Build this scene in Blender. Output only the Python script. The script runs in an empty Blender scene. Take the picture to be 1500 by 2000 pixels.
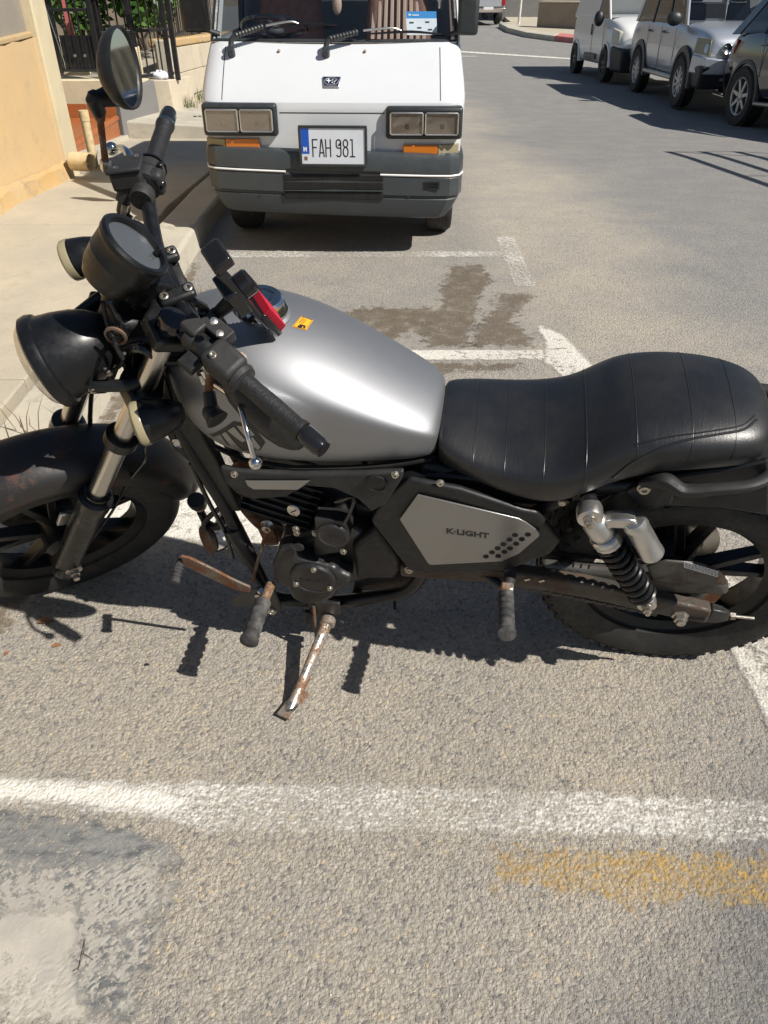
import bpy, bmesh, math, random
import numpy as np
from mathutils import Vector, Matrix
from mathutils.bvhtree import BVHTree
R = math.radians
rng = random.Random(7)
scene = bpy.context.scene
COL = scene.collection

# ------------------------------------------------------------------ camera
TH, CH = 0.6329, 1.4105
cam_data = bpy.data.cameras.new('camera')
cam = bpy.data.objects.new('camera', cam_data)
COL.objects.link(cam)
cam.location = (0, 0, CH)
cam.rotation_euler = (math.pi / 2 - TH, 0, 0)
cam_data.sensor_fit = 'VERTICAL'
cam_data.sensor_height = 32.0
cam_data.lens = 32.0 * 1500 / 2000
cam_data.clip_start = 0.05
cam_data.clip_end = 600
scene.camera = cam

# ------------------------------------------------------------------ world, sun, exposure
SUN = Vector((0.86, -0.48, 1.0)).normalized()
world = bpy.data.worlds.new('World')
scene.world = world
world.use_nodes = True
wn = world.node_tree
wn.nodes.clear()
wo = wn.nodes.new('ShaderNodeOutputWorld')
wb = wn.nodes.new('ShaderNodeBackground')
sky = wn.nodes.new('ShaderNodeTexSky')
sky.sky_type = 'NISHITA'
sky.sun_disc = False
sky.sun_elevation = math.asin(SUN.z)
sky.sun_rotation = math.atan2(SUN.x, SUN.y)
sky.air_density = 1.0
sky.dust_density = 0.6
sky.ozone_density = 1.0
wb.inputs['Strength'].default_value = 0.055
wn.links.new(sky.outputs[0], wb.inputs['Color'])
wn.links.new(wb.outputs[0], wo.inputs['Surface'])
sun_data = bpy.data.lights.new('sun', 'SUN')
sun_data.energy = 5.0
sun_data.angle = R(0.5)
sun_data.color = (1.0, 0.95, 0.875)
sun = bpy.data.objects.new('sun', sun_data)
COL.objects.link(sun)
sun.rotation_euler = SUN.to_track_quat('Z', 'Y').to_euler()
sun.location = (8, -3, 9)
scene.view_settings.view_transform = 'Standard'
scene.view_settings.look = 'None'
scene.view_settings.exposure = 0.32
scene.view_settings.gamma = 1.0
scene.view_settings.use_curve_mapping = False

# ------------------------------------------------------------------ materials
def new_mat(name):
    m = bpy.data.materials.new(name)
    m.use_nodes = True
    nt = m.node_tree
    nt.nodes.clear()
    out = nt.nodes.new('ShaderNodeOutputMaterial')
    bs = nt.nodes.new('ShaderNodeBsdfPrincipled')
    nt.links.new(bs.outputs[0], out.inputs['Surface'])
    return m, nt, bs, out

def col(c):
    return (c[0], c[1], c[2], 1)

def noise(nt, scale, detail=4, rough=0.55, vec=None, dist=0):
    n = nt.nodes.new('ShaderNodeTexNoise')
    n.inputs['Scale'].default_value = scale
    n.inputs['Detail'].default_value = detail
    n.inputs['Roughness'].default_value = rough
    n.inputs['Distortion'].default_value = dist
    if vec is not None:
        nt.links.new(vec, n.inputs['Vector'])
    return n

def ramp(nt, fac, lo, hi):
    n = nt.nodes.new('ShaderNodeMapRange')
    n.interpolation_type = 'SMOOTHSTEP'
    n.inputs['From Min'].default_value = lo
    n.inputs['From Max'].default_value = hi
    nt.links.new(fac, n.inputs['Value'])
    return n.outputs[0]

def mixc(nt, fac, a, b):
    n = nt.nodes.new('ShaderNodeMix')
    n.data_type = 'RGBA'
    for idx, v in ((0, fac), (6, a), (7, b)):
        s = n.inputs[idx]
        if isinstance(v, (tuple, list)):
            s.default_value = col(v)
        elif isinstance(v, (int, float)):
            s.default_value = v
        else:
            nt.links.new(v, s)
    return n.outputs[2]

def mth(nt, op, a, b=None, c=None, clamp=False):
    n = nt.nodes.new('ShaderNodeMath')
    n.operation = op
    n.use_clamp = clamp
    for i, v in enumerate((a, b, c)):
        if v is None:
            continue
        if isinstance(v, (int, float)):
            n.inputs[i].default_value = v
        else:
            nt.links.new(v, n.inputs[i])
    return n.outputs[0]

def coords(nt, kind='Object'):
    n = nt.nodes.new('ShaderNodeTexCoord')
    return n.outputs[kind]

def bump(nt, h, strength=0.3, dist=0.002, prev=None):
    n = nt.nodes.new('ShaderNodeBump')
    n.inputs['Strength'].default_value = strength
    n.inputs['Distance'].default_value = dist
    nt.links.new(h, n.inputs['Height'])
    if prev is not None:
        nt.links.new(prev, n.inputs['Normal'])
    return n.outputs[0]

def mat(name, base, rough=0.5, metal=0.0, dirt=None, dirt_amt=0.5, scale=8.0, bmp=0.0, bscale=120,
        bdist=0.001, coat=0.0, rvar=0.12, spec=0.5, fine=0.0):
    """plain surface with worn colour, roughness variation and fine relief"""
    m, nt, bs, out = new_mat(name)
    v = coords(nt)
    n1 = noise(nt, scale, 6, 0.62, v)
    n2 = noise(nt, scale * 6, 4, 0.6, v)
    f = mth(nt, 'MULTIPLY', ramp(nt, n1.outputs[0], 0.42, 0.72), dirt_amt)
    c = mixc(nt, f, base, dirt if dirt else tuple(x * 0.8 + 0.01 for x in base))
    if fine:
        n3 = noise(nt, bscale, 3, 0.6, v)
        k = mth(nt, 'MULTIPLY', ramp(nt, n3.outputs[0], 0.5, 0.75), fine)
        c = mixc(nt, k, c, tuple(min(1, x * 1.6 + 0.05) for x in base))
    nt.links.new(c, bs.inputs['Base Color'])
    r = nt.nodes.new('ShaderNodeMapRange')
    r.inputs['To Min'].default_value = max(0.02, rough - rvar)
    r.inputs['To Max'].default_value = min(1, rough + rvar)
    r.inputs['From Min'].default_value = 0.3
    r.inputs['From Max'].default_value = 0.7
    nt.links.new(n2.outputs[0], r.inputs['Value'])
    nt.links.new(r.outputs[0], bs.inputs['Roughness'])
    bs.inputs['Metallic'].default_value = metal
    bs.inputs['Specular IOR Level'].default_value = spec
    if coat:
        bs.inputs['Coat Weight'].default_value = coat
        bs.inputs['Coat Roughness'].default_value = 0.06
    if bmp:
        n3 = noise(nt, bscale, 3, 0.6, v)
        nt.links.new(bump(nt, n3.outputs[0], bmp, bdist), bs.inputs['Normal'])
    return m

def rusty(name, base, rust=(0.16, 0.055, 0.02), amt=0.52, rough=0.5, metal=0.6, scale=14):
    m, nt, bs, out = new_mat(name)
    v = coords(nt)
    n1 = noise(nt, scale, 8, 0.68, v)
    n2 = noise(nt, scale * 9, 5, 0.65, v)
    s = mth(nt, 'ADD', mth(nt, 'MULTIPLY', n1.outputs[0], 0.75), mth(nt, 'MULTIPLY', n2.outputs[0], 0.25))
    f = ramp(nt, s, amt - 0.05, amt + 0.09)
    rc = mixc(nt, n2.outputs[0], rust, tuple(x * 0.4 for x in rust))
    nt.links.new(mixc(nt, f, base, rc), bs.inputs['Base Color'])
    nt.links.new(mth(nt, 'MULTIPLY', mth(nt, 'SUBTRACT', 1.0, f), metal), bs.inputs['Metallic'])
    nt.links.new(mth(nt, 'ADD', mth(nt, 'MULTIPLY', f, 0.45), rough), bs.inputs['Roughness'])
    nt.links.new(bump(nt, n2.outputs[0], 0.35, 0.001), bs.inputs['Normal'])
    return m

M = {}
M['black'] = mat('matte_black_paint', (0.006, 0.0065, 0.0075), 0.36, spec=0.4, dirt=(0.016, 0.015, 0.014), dirt_amt=0.3, scale=9, bmp=0.06, bscale=350)
M['black_plastic'] = mat('black_plastic', (0.010, 0.0105, 0.011), 0.48, spec=0.4, dirt=(0.03, 0.028, 0.026), dirt_amt=0.45, scale=14, bmp=0.18, bscale=500, fine=0.12)
M['grey_plastic'] = mat('faded_plastic', (0.021, 0.021, 0.0215), 0.58, spec=0.4, dirt=(0.05, 0.047, 0.042), dirt_amt=0.45, scale=12, bmp=0.2, bscale=480, fine=0.2)
M['rubber'] = mat('tyre_rubber', (0.015, 0.0145, 0.014), 0.72, dirt=(0.055, 0.05, 0.044), dirt_amt=0.5, scale=16, bmp=0.3, bscale=220, fine=0.15)
M['rubber_grip'] = mat('grip_rubber', (0.012, 0.012, 0.013), 0.55, dirt=(0.03, 0.029, 0.027), dirt_amt=0.5, scale=20, bmp=0.8, bscale=260, bdist=0.0015)
M['worn_rubber'] = mat('worn_rubber', (0.03, 0.03, 0.03), 0.75, dirt=(0.15, 0.145, 0.135), dirt_amt=0.7, scale=30, bmp=0.6, bscale=260, bdist=0.0015, fine=0.3)
M['chrome'] = mat('chrome', (0.62, 0.62, 0.61), 0.12, 1.0, dirt=(0.35, 0.33, 0.3), dirt_amt=0.4, scale=20, rvar=0.06)
M['satin'] = mat('satin_metal', (0.50, 0.48, 0.45), 0.24, 1.0, dirt=(0.42, 0.39, 0.35), dirt_amt=0.3, scale=5, rvar=0.03)
M['alu'] = mat('cast_aluminium', (0.6, 0.59, 0.57), 0.32, 0.9, dirt=(0.42, 0.40, 0.37), dirt_amt=0.4, scale=14, rvar=0.05, bmp=0.06, bscale=300)
M['bolt'] = mat('bolt_steel', (0.55, 0.52, 0.46), 0.35, 0.9, dirt=(0.2, 0.13, 0.08), dirt_amt=0.7, scale=60)
M['dark_metal'] = mat('dark_cast_metal', (0.024, 0.024, 0.025), 0.38, 0.3, dirt=(0.07, 0.064, 0.057), dirt_amt=0.45, scale=18, bmp=0.25, bscale=260, fine=0.15)
M['rust_arm'] = rusty('rusty_swingarm', (0.06, 0.054, 0.047), (0.10, 0.058, 0.036), 0.50, 0.45, 0.5, 9)
M['guard'] = rusty('worn_guard', (0.10, 0.095, 0.085), (0.10, 0.05, 0.03), 0.56, 0.45, 0.5, 12)
M['rust'] = rusty('rusty_steel', (0.17, 0.15, 0.12), (0.2, 0.07, 0.025), 0.46, 0.4, 0.6, 22)
M['rust_chrome'] = rusty('pitted_chrome', (0.5, 0.48, 0.44), (0.22, 0.11, 0.05), 0.47, 0.22, 0.9, 16)
M['rust_black'] = rusty('rust_spotted_black', (0.02, 0.019, 0.019), (0.14, 0.05, 0.025), 0.55, 0.45, 0.2, 12)
M['silver'] = mat('satin_silver_paint', (0.27, 0.275, 0.287), 0.50, 0.78, dirt=(0.258, 0.26, 0.265), dirt_amt=0.25, scale=4, rvar=0.015, fine=0.0)
M['silver_panel'] = mat('silver_side_panel', (0.29, 0.285, 0.275), 0.32, 0.75, dirt=(0.25, 0.24, 0.22), dirt_amt=0.4, scale=5, rvar=0.03)
M['decal'] = mat('grey_decal', (0.028, 0.028, 0.028), 0.5, 0.2)
M['hole'] = mat('dark_hole', (0.004, 0.004, 0.004), 0.8)
M['yellow'] = mat('yellow_sticker', (0.75, 0.36, 0.02), 0.45)
M['ink'] = mat('black_print', (0.012, 0.012, 0.013), 0.5)
M['white_print'] = mat('white_print', (0.75, 0.75, 0.74), 0.5)
M['plate_blue'] = mat('plate_blue', (0.01, 0.08, 0.45), 0.4)
M['plate_navy'] = mat('dark_blue_enamel', (0.01, 0.02, 0.06), 0.2)
M['plate_white'] = mat('plate_white', (0.62, 0.66, 0.72), 0.42)
M['red'] = mat('red_rubber', (0.42, 0.012, 0.03), 0.5)
M['gloss_black'] = mat('gloss_black_plastic', (0.01, 0.01, 0.011), 0.14, rvar=0.06)
M['glass_dark'] = mat('dial_face', (0.10, 0.11, 0.125), 0.25, rvar=0.04, spec=0.6)
M['mirror'] = mat('mirror_glass', (0.82, 0.83, 0.84), 0.03, 1.0, dirt=(0.7, 0.71, 0.72), dirt_amt=0.3, rvar=0.02)
M['lens_clear'] = mat('hazy_lens', (0.62, 0.58, 0.47), 0.18, dirt=(0.45, 0.40, 0.28), dirt_amt=0.5, rvar=0.05)
M['lens_smoke'] = mat('smoky_lens', (0.30, 0.26, 0.16), 0.2, dirt=(0.2, 0.17, 0.1), dirt_amt=0.5, rvar=0.05)
M['amber'] = mat('amber_lens', (0.55, 0.16, 0.01), 0.2, dirt=(0.35, 0.1, 0.01), dirt_amt=0.5, rvar=0.05, coat=0.5)
M['red_lens'] = mat('red_lens', (0.35, 0.01, 0.01), 0.15, coat=0.5)
M['tan'] = mat('tan_plastic', (0.35, 0.28, 0.22), 0.5)
M['paint_white'] = mat('white_car_paint', (0.60, 0.62, 0.64), 0.2, dirt=(0.54, 0.55, 0.55), dirt_amt=0.3, scale=2, coat=0.6, rvar=0.02)
M['paint_white2'] = mat('dusty_white_car_paint', (0.74, 0.735, 0.71), 0.25, dirt=(0.68, 0.66, 0.62), dirt_amt=0.5, scale=1.2, coat=0.4, rvar=0.01)
M['paint_silver'] = mat('silver_car_paint', (0.48, 0.51, 0.56), 0.30, 0.5, dirt=(0.43, 0.45, 0.48), dirt_amt=0.3, scale=1.2, coat=0.6, rvar=0.01)
M['paint_black'] = mat('black_car_paint', (0.008, 0.008, 0.011), 0.1, 0.0, dirt=(0.02, 0.02, 0.02), dirt_amt=0.5, scale=3, coat=1.0, rvar=0.04)
M['bumper_grey'] = mat('grey_bumper', (0.040, 0.047, 0.052), 0.42, dirt=(0.06, 0.066, 0.068), dirt_amt=0.5, scale=5, bmp=0.05, bscale=300)
M['trim_dark'] = mat('dark_rubber_trim', (0.022, 0.027, 0.03), 0.45, dirt=(0.05, 0.05, 0.048), dirt_amt=0.4, scale=10)
M['interior'] = mat('dark_interior', (0.045, 0.044, 0.045), 0.7)
M['seat_brown'] = mat('brown_seat_cloth', (0.20, 0.10, 0.07), 0.8, dirt=(0.08, 0.045, 0.03), dirt_amt=0.6, scale=30)
M['bead'] = mat('wooden_beads', (0.5, 0.36, 0.28), 0.6)
M['headliner'] = mat('grey_headliner', (0.2, 0.2, 0.2), 0.9)
M['refl'] = mat('lamp_reflector', (0.42, 0.39, 0.385), 0.3, 0.35, dirt=(0.32, 0.25, 0.23), dirt_amt=0.4, scale=2, rvar=0.02)
M['wheel_silver'] = mat('alloy_wheel', (0.5, 0.49, 0.47), 0.35, 0.7, dirt=(0.3, 0.28, 0.24), dirt_amt=0.4)
M['gate_black'] = mat('black_gate_paint', (0.012, 0.012, 0.013), 0.35, dirt=(0.04, 0.035, 0.03), dirt_amt=0.4, scale=15)
M['paper'] = mat('white_paper', (0.75, 0.77, 0.8), 0.7)
M['paper_blue'] = mat('blue_card', (0.02, 0.25, 0.6), 0.5)
M['cloth_white'] = mat('white_plastic_bag', (0.72, 0.74, 0.8), 0.5, bmp=0.4, bscale=40, bdist=0.01)
M['pipe'] = mat('cream_painted_pipe', (0.62, 0.5, 0.3), 0.55, dirt=(0.42, 0.28, 0.12), dirt_amt=0.7, scale=25)
M['terracotta'] = mat('terracotta_tile', (0.36, 0.115, 0.035), 0.32, dirt=(0.27, 0.09, 0.035), dirt_amt=0.6, scale=9, bmp=0.1, bscale=120)
M['grout'] = mat('tile_grout', (0.30, 0.2, 0.13), 0.9)
M['leaf_dry'] = mat('dry_leaf', (0.2, 0.09, 0.035), 0.7, dirt=(0.1, 0.05, 0.025), dirt_amt=0.7, scale=60)
M['bark'] = mat('twig_bark', (0.09, 0.06, 0.04), 0.9)
M['pole_white'] = mat('white_pole_paint', (0.68, 0.66, 0.6), 0.5, dirt=(0.4, 0.38, 0.33), dirt_amt=0.5, scale=5)
M['red_paint'] = mat('faded_red_kerb_paint', (0.5, 0.14, 0.13), 0.8, dirt=(0.45, 0.3, 0.27), dirt_amt=0.6, scale=3)

def leaf_mat(name, a, b):
    m, nt, bs, out = new_mat(name)
    g = nt.nodes.new('ShaderNodeNewGeometry')
    c = mixc(nt, g.outputs['Random Per Island'], a, b)
    nt.links.new(c, bs.inputs['Base Color'])
    bs.inputs['Roughness'].default_value = 0.5
    tr = nt.nodes.new('ShaderNodeBsdfTranslucent')
    nt.links.new(c, tr.inputs['Color'])
    mx = nt.nodes.new('ShaderNodeMixShader')
    mx.inputs[0].default_value = 0.35
    nt.links.new(bs.outputs[0], mx.inputs[1])
    nt.links.new(tr.outputs[0], mx.inputs[2])
    nt.links.new(mx.outputs[0], out.inputs['Surface'])
    return m
M['leaf'] = leaf_mat('green_leaf', (0.10, 0.2, 0.025), (0.035, 0.09, 0.015))
M['weed'] = leaf_mat('weed_leaf', (0.16, 0.17, 0.06), (0.07, 0.1, 0.03))
M['straw'] = leaf_mat('dry_straw', (0.30, 0.24, 0.12), (0.17, 0.12, 0.06))

def glass_mat(name, tint=(0.55, 0.62, 0.65), refl=1.0):
    m, nt, bs, out = new_mat(name)
    nt.nodes.remove(bs)
    t = nt.nodes.new('ShaderNodeBsdfTransparent'); t.inputs[0].default_value = col(tint)
    g = nt.nodes.new('ShaderNodeBsdfGlossy'); g.inputs['Roughness'].default_value = 0.02
    lw = nt.nodes.new('ShaderNodeLayerWeight'); lw.inputs[0].default_value = 0.5
    fr = mth(nt, 'ADD', mth(nt, 'MULTIPLY', mth(nt, 'POWER', lw.outputs['Facing'], 4.0), 0.93), 0.07)
    mx = nt.nodes.new('ShaderNodeMixShader')
    nt.links.new(mth(nt, 'MULTIPLY', fr, refl, clamp=True), mx.inputs[0])
    nt.links.new(t.outputs[0], mx.inputs[1]); nt.links.new(g.outputs[0], mx.inputs[2])
    nt.links.new(mx.outputs[0], out.inputs['Surface'])
    return m
M['glass'] = glass_mat('car_glass', (0.84, 0.88, 0.9))
M['lamp_glass'] = glass_mat('lamp_glass', (0.9, 0.88, 0.84), 1.0)
M['glass_tint'] = glass_mat('tinted_glass', (0.06, 0.07, 0.085), 0.9)

# leather: fine wrinkles
def leather():
    m, nt, bs, out = new_mat('black_leather')
    v = coords(nt)
    vo = nt.nodes.new('ShaderNodeTexVoronoi'); vo.inputs['Scale'].default_value = 330
    nt.links.new(v, vo.inputs['Vector'])
    mp = nt.nodes.new('ShaderNodeMapping'); mp.inputs['Scale'].default_value = (14, 3, 3)
    nt.links.new(v, mp.inputs['Vector'])
    n1 = noise(nt, 9, 6, 0.6, mp.outputs[0], 0.6)
    n2 = noise(nt, 7, 5, 0.6, v)
    b = bump(nt, vo.outputs['Distance'], 0.18, 0.0006)
    b = bump(nt, n1.outputs[0], 0.16, 0.003, b)
    nt.links.new(b, bs.inputs['Normal'])
    nt.links.new(mixc(nt, ramp(nt, n2.outputs[0], 0.4, 0.75), (0.010, 0.011, 0.013), (0.022, 0.021, 0.02)), bs.inputs['Base Color'])
    r = nt.nodes.new('ShaderNodeMapRange')
    r.inputs['To Min'].default_value = 0.30; r.inputs['To Max'].default_value = 0.47
    nt.links.new(n2.outputs[0], r.inputs['Value']); nt.links.new(r.outputs[0], bs.inputs['Roughness'])
    bs.inputs['Specular IOR Level'].default_value = 0.6
    return m
M['leather'] = leather()

# ------------------------------------------------------------------ stone, plaster, road
def ground_mat(name, kind):
    m, nt, bs, out = new_mat(name)
    g = nt.nodes.new('ShaderNodeNewGeometry')
    P = g.outputs['Position']
    sx = nt.nodes.new('ShaderNodeSeparateXYZ'); nt.links.new(P, sx.inputs[0])
    big = noise(nt, 0.55, 5, 0.6, P)
    mid = noise(nt, 3.2, 5, 0.6, P)
    # stones: distorted cells
    warp = noise(nt, 60, 2, 0.5, P)
    wv = nt.nodes.new('ShaderNodeVectorMath'); wv.operation = 'MULTIPLY_ADD'
    nt.links.new(warp.outputs['Color'], wv.inputs[0]); wv.inputs[1].default_value = (0.007, 0.007, 0.007)
    nt.links.new(P, wv.inputs[2])
    def cells(scale, feat='F1'):
        vo = nt.nodes.new('ShaderNodeTexVoronoi'); vo.feature = feat
        vo.inputs['Scale'].default_value = scale
        nt.links.new(wv.outputs[0], vo.inputs['Vector'])
        return vo
    c1 = cells(135); c2 = cells(290)
    sep1 = nt.nodes.new('ShaderNodeSeparateColor'); nt.links.new(c1.outputs['Color'], sep1.inputs[0])
    sep2 = nt.nodes.new('ShaderNodeSeparateColor'); nt.links.new(c2.outputs['Color'], sep2.inputs[0])
    grit = noise(nt, 420, 3, 0.7, P)
    if kind == 'road':
        # parking bay: pale limestone aggregate; running lane: greyer asphalt
        wob = mth(nt, 'MULTIPLY', mth(nt, 'SUBTRACT', big.outputs[0], 0.5), 2.2)
        lane = ramp(nt, mth(nt, 'ADD', sx.outputs[0], wob), 0.95, 1.95)
        near = mth(nt, 'SUBTRACT', mth(nt, 'ADD', sx.outputs[0], mth(nt, 'MULTIPLY', wob, 0.45)), mth(nt, 'SUBTRACT', sx.outputs[1], 0.42))
        near = mth(nt, 'MULTIPLY', ramp(nt, near, 0.05, 0.50), mth(nt, 'SUBTRACT', 1.0, ramp(nt, sx.outputs[1], 1.0, 1.7)))
        bay = mth(nt, 'MULTIPLY', ramp(nt, sx.outputs[1], 2.2, 3.2), mth(nt, 'SUBTRACT', 1.0, ramp(nt, mth(nt, 'ADD', sx.outputs[0], mth(nt, 'MULTIPLY', wob, 0.3)), 0.4, 0.95)))
        lane = mth(nt, 'MULTIPLY', mth(nt, 'MAXIMUM', mth(nt, 'MAXIMUM', lane, near), mth(nt, 'MULTIPLY', bay, 0.5)), 0.9)
        stone = mixc(nt, sep1.outputs[0], (0.505, 0.452, 0.368), (0.365, 0.334, 0.282))
        stone = mixc(nt, mth(nt, 'GREATER_THAN', sep1.outputs[1], 0.965), stone, (0.56, 0.46, 0.31))
        stone = mixc(nt, mth(nt, 'GREATER_THAN', sep1.outputs[2], 0.94), stone, (0.235, 0.222, 0.205))
        stone = mixc(nt, mth(nt, 'MULTIPLY', sep2.outputs[0], 0.35), stone, (0.32, 0.30, 0.265))
        grey = mixc(nt, sep1.outputs[0], (0.29, 0.287, 0.28), (0.175, 0.178, 0.183))
        grey = mixc(nt, mth(nt, 'GREATER_THAN', sep2.outputs[1], 0.9), grey, (0.4, 0.37, 0.3))
        c = mixc(nt, lane, stone, grey)
        c = mixc(nt, mth(nt, 'MULTIPLY', near, 0.45), c, (0.10, 0.103, 0.108))
        tone = mixc(nt, ramp(nt, mid.outputs[0], 0.3, 0.72), (0.86, 0.87, 0.9), (1.04, 1.02, 0.99))
        mul = nt.nodes.new('ShaderNodeMix'); mul.data_type = 'RGBA'; mul.blend_type = 'MULTIPLY'; mul.inputs[0].default_value = 1
        nt.links.new(c, mul.inputs[6]); nt.links.new(tone, mul.inputs[7]); c = mul.outputs[2]
        # grime streaks, darker matrix between stones; colour also darkens in the relief's hollows
        crev = ramp(nt, c1.outputs['Distance'], 0.42, 0.72)
        c = mixc(nt, mth(nt, 'MULTIPLY', crev, 0.30), c, (0.2, 0.18, 0.155))
        spots = noise(nt, 1.7, 7, 0.7, P)
        c = mixc(nt, mth(nt, 'MULTIPLY', ramp(nt, spots.outputs[0], 0.60, 0.74), 0.30), c, (0.12, 0.11, 0.10))
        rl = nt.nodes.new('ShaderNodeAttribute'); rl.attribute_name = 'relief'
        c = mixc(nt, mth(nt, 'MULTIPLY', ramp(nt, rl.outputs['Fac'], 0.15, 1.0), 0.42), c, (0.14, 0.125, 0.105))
        nt.links.new(c, bs.inputs['Base Color'])
        bs.inputs['Roughness'].default_value = 0.88
        h = mth(nt, 'MULTIPLY', mth(nt, 'SUBTRACT', 1.0, c1.outputs['Distance']), 0.8)
        h = mth(nt, 'ADD', h, mth(nt, 'MULTIPLY', mth(nt, 'SUBTRACT', 1.0, c2.outputs['Distance']), 0.45))
        h = mth(nt, 'ADD', h, mth(nt, 'MULTIPLY', sep1.outputs[2], 0.4))
        h = mth(nt, 'ADD', h, mth(nt, 'MULTIPLY', grit.outputs[0], 0.7))
        h = mth(nt, 'ADD', h, mth(nt, 'MULTIPLY', noise(nt, 95, 4, 0.65, P).outputs[0], 1.3))
        nt.links.new(bump(nt, h, 0.8, 0.0042), bs.inputs['Normal'])
    else:
        base, alt, dark, sc, bs_, bd = {
            'concrete': ((0.47, 0.415, 0.315), (0.40, 0.36, 0.285), (0.24, 0.21, 0.17), 0.35, 0.45, 0.0025),
            'kerb': ((0.50, 0.46, 0.37), (0.42, 0.39, 0.32), (0.2, 0.18, 0.15), 0.6, 0.5, 0.003),
            'plaster': ((0.60, 0.42, 0.215), (0.555, 0.40, 0.22), (0.42, 0.29, 0.15), 0.5, 0.3, 0.0025),
            'plaster_cream': ((0.62, 0.54, 0.36), (0.57, 0.49, 0.33), (0.45, 0.38, 0.25), 0.5, 0.3, 0.0025),
            'plaster_grey': ((0.30, 0.265, 0.215), (0.25, 0.225, 0.19), (0.30, 0.19, 0.10), 0.6, 0.4, 0.003),
            'grey_paint': ((0.19, 0.185, 0.175), (0.175, 0.17, 0.165), (0.12, 0.115, 0.11), 0.4, 0.2, 0.002),
            'limestone': ((0.56, 0.49, 0.37), (0.50, 0.44, 0.34), (0.3, 0.24, 0.17), 0.6, 0.5, 0.004),
            'ochre': ((0.52, 0.34, 0.14), (0.48, 0.36, 0.2), (0.25, 0.18, 0.12), 0.8, 0.6, 0.005),
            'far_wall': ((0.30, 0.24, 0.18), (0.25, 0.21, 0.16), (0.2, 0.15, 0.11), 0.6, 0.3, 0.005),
            'far_grey': ((0.17, 0.165, 0.16), (0.15, 0.145, 0.14), (0.12, 0.115, 0.11), 0.4, 0.2, 0.005),
        }[kind]
        c = mixc(nt, ramp(nt, mid.outputs[0], 0.32, 0.7), base, alt)
        n3 = noise(nt, 6, 9, 0.72, P, 0.4)
        c = mixc(nt, mth(nt, 'MULTIPLY', ramp(nt, n3.outputs[0], 0.52, 0.72), sc), c, dark)
        n4 = noise(nt, 55, 4, 0.7, P)
        c = mixc(nt, mth(nt, 'MULTIPLY', ramp(nt, n4.outputs[0], 0.55, 0.75), 0.25), c, dark)
        nt.links.new(c, bs.inputs['Base Color'])
        bs.inputs['Roughness'].default_value = 0.85
        h = mth(nt, 'ADD', mth(nt, 'MULTIPLY', n4.outputs[0], 1.0), mth(nt, 'MULTIPLY', grit.outputs[0], 0.35))
        h = mth(nt, 'ADD', h, mth(nt, 'MULTIPLY', n3.outputs[0], 1.2))
        nt.links.new(bump(nt, h, bs_, bd * 2.2), bs.inputs['Normal'])
    return m
for k in ('road', 'concrete', 'kerb', 'plaster', 'plaster_cream', 'plaster_grey', 'grey_paint', 'limestone', 'ochre', 'far_wall', 'far_grey'):
    M[k] = ground_mat(k + '_surface', k)

def worn_sheet(name, a, b, cover, scale=30, edge=0.06, aniso=(1, 1, 1), soft=0.05, rough=0.85, stonebump=True, bmpk=None, amax=1.0, edge_noise=0.04):
    """paint or stain lying on the road; it has worn through where the noise says so.
       UV runs 0..1 across the sheet, so the rim frays"""
    m, nt, bs, out = new_mat(name)
    g = nt.nodes.new('ShaderNodeNewGeometry'); P = g.outputs['Position']
    mp = nt.nodes.new('ShaderNodeMapping'); mp.inputs['Scale'].default_value = aniso
    nt.links.new(P, mp.inputs['Vector'])
    n1 = noise(nt, scale, 7, 0.68, mp.outputs[0]); n2 = noise(nt, 2.6, 3, 0.5, P); n3 = noise(nt, 190, 3, 0.6, P)
    at = nt.nodes.new('ShaderNodeAttribute'); at.attribute_name = 'rim'
    rimf = mth(nt, 'ADD', at.outputs['Fac'], mth(nt, 'MULTIPLY', mth(nt, 'SUBTRACT', noise(nt, 22, 6, 0.7, P).outputs[0], 0.5), edge_noise / max(edge, 1e-4)))
    rim = ramp(nt, rimf, 0.15, 0.6)
    s = mth(nt, 'ADD', mth(nt, 'MULTIPLY', n1.outputs[0], 0.62), mth(nt, 'MULTIPLY', n3.outputs[0], 0.18))
    s = mth(nt, 'ADD', s, mth(nt, 'MULTIPLY', n2.outputs[0], 0.25))
    a_ = ramp(nt, s, cover - soft, cover + soft)
    a_ = mth(nt, 'MULTIPLY', mth(nt, 'MULTIPLY', a_, rim), amax)
    nt.links.new(mixc(nt, ramp(nt, n1.outputs[0], 0.4, 0.65), a, b), bs.inputs['Base Color'])
    bs.inputs['Roughness'].default_value = rough
    warp = noise(nt, 60, 2, 0.5, P)
    wv = nt.nodes.new('ShaderNodeVectorMath'); wv.operation = 'MULTIPLY_ADD'
    nt.links.new(warp.outputs['Color'], wv.inputs[0]); wv.inputs[1].default_value = (0.007, 0.007, 0.007)
    nt.links.new(P, wv.inputs[2])
    vo = nt.nodes.new('ShaderNodeTexVoronoi'); vo.inputs['Scale'].default_value = 135
    nt.links.new(wv.outputs[0], vo.inputs['Vector'])
    h = mth(nt, 'ADD', mth(nt, 'MULTIPLY', mth(nt, 'SUBTRACT', 1, vo.outputs['Distance']), 0.8 if stonebump else 0.25), mth(nt, 'MULTIPLY', n3.outputs[0], 0.6))
    nt.links.new(bump(nt, h, (0.75 if stonebump else 0.5) if bmpk is None else bmpk, 0.0042), bs.inputs['Normal'])
    tr = nt.nodes.new('ShaderNodeBsdfTransparent')
    mx = nt.nodes.new('ShaderNodeMixShader')
    nt.links.new(a_, mx.inputs[0]); nt.links.new(tr.outputs[0], mx.inputs[1]); nt.links.new(bs.outputs[0], mx.inputs[2])
    nt.links.new(mx.outputs[0], out.inputs['Surface'])
    return m
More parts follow.
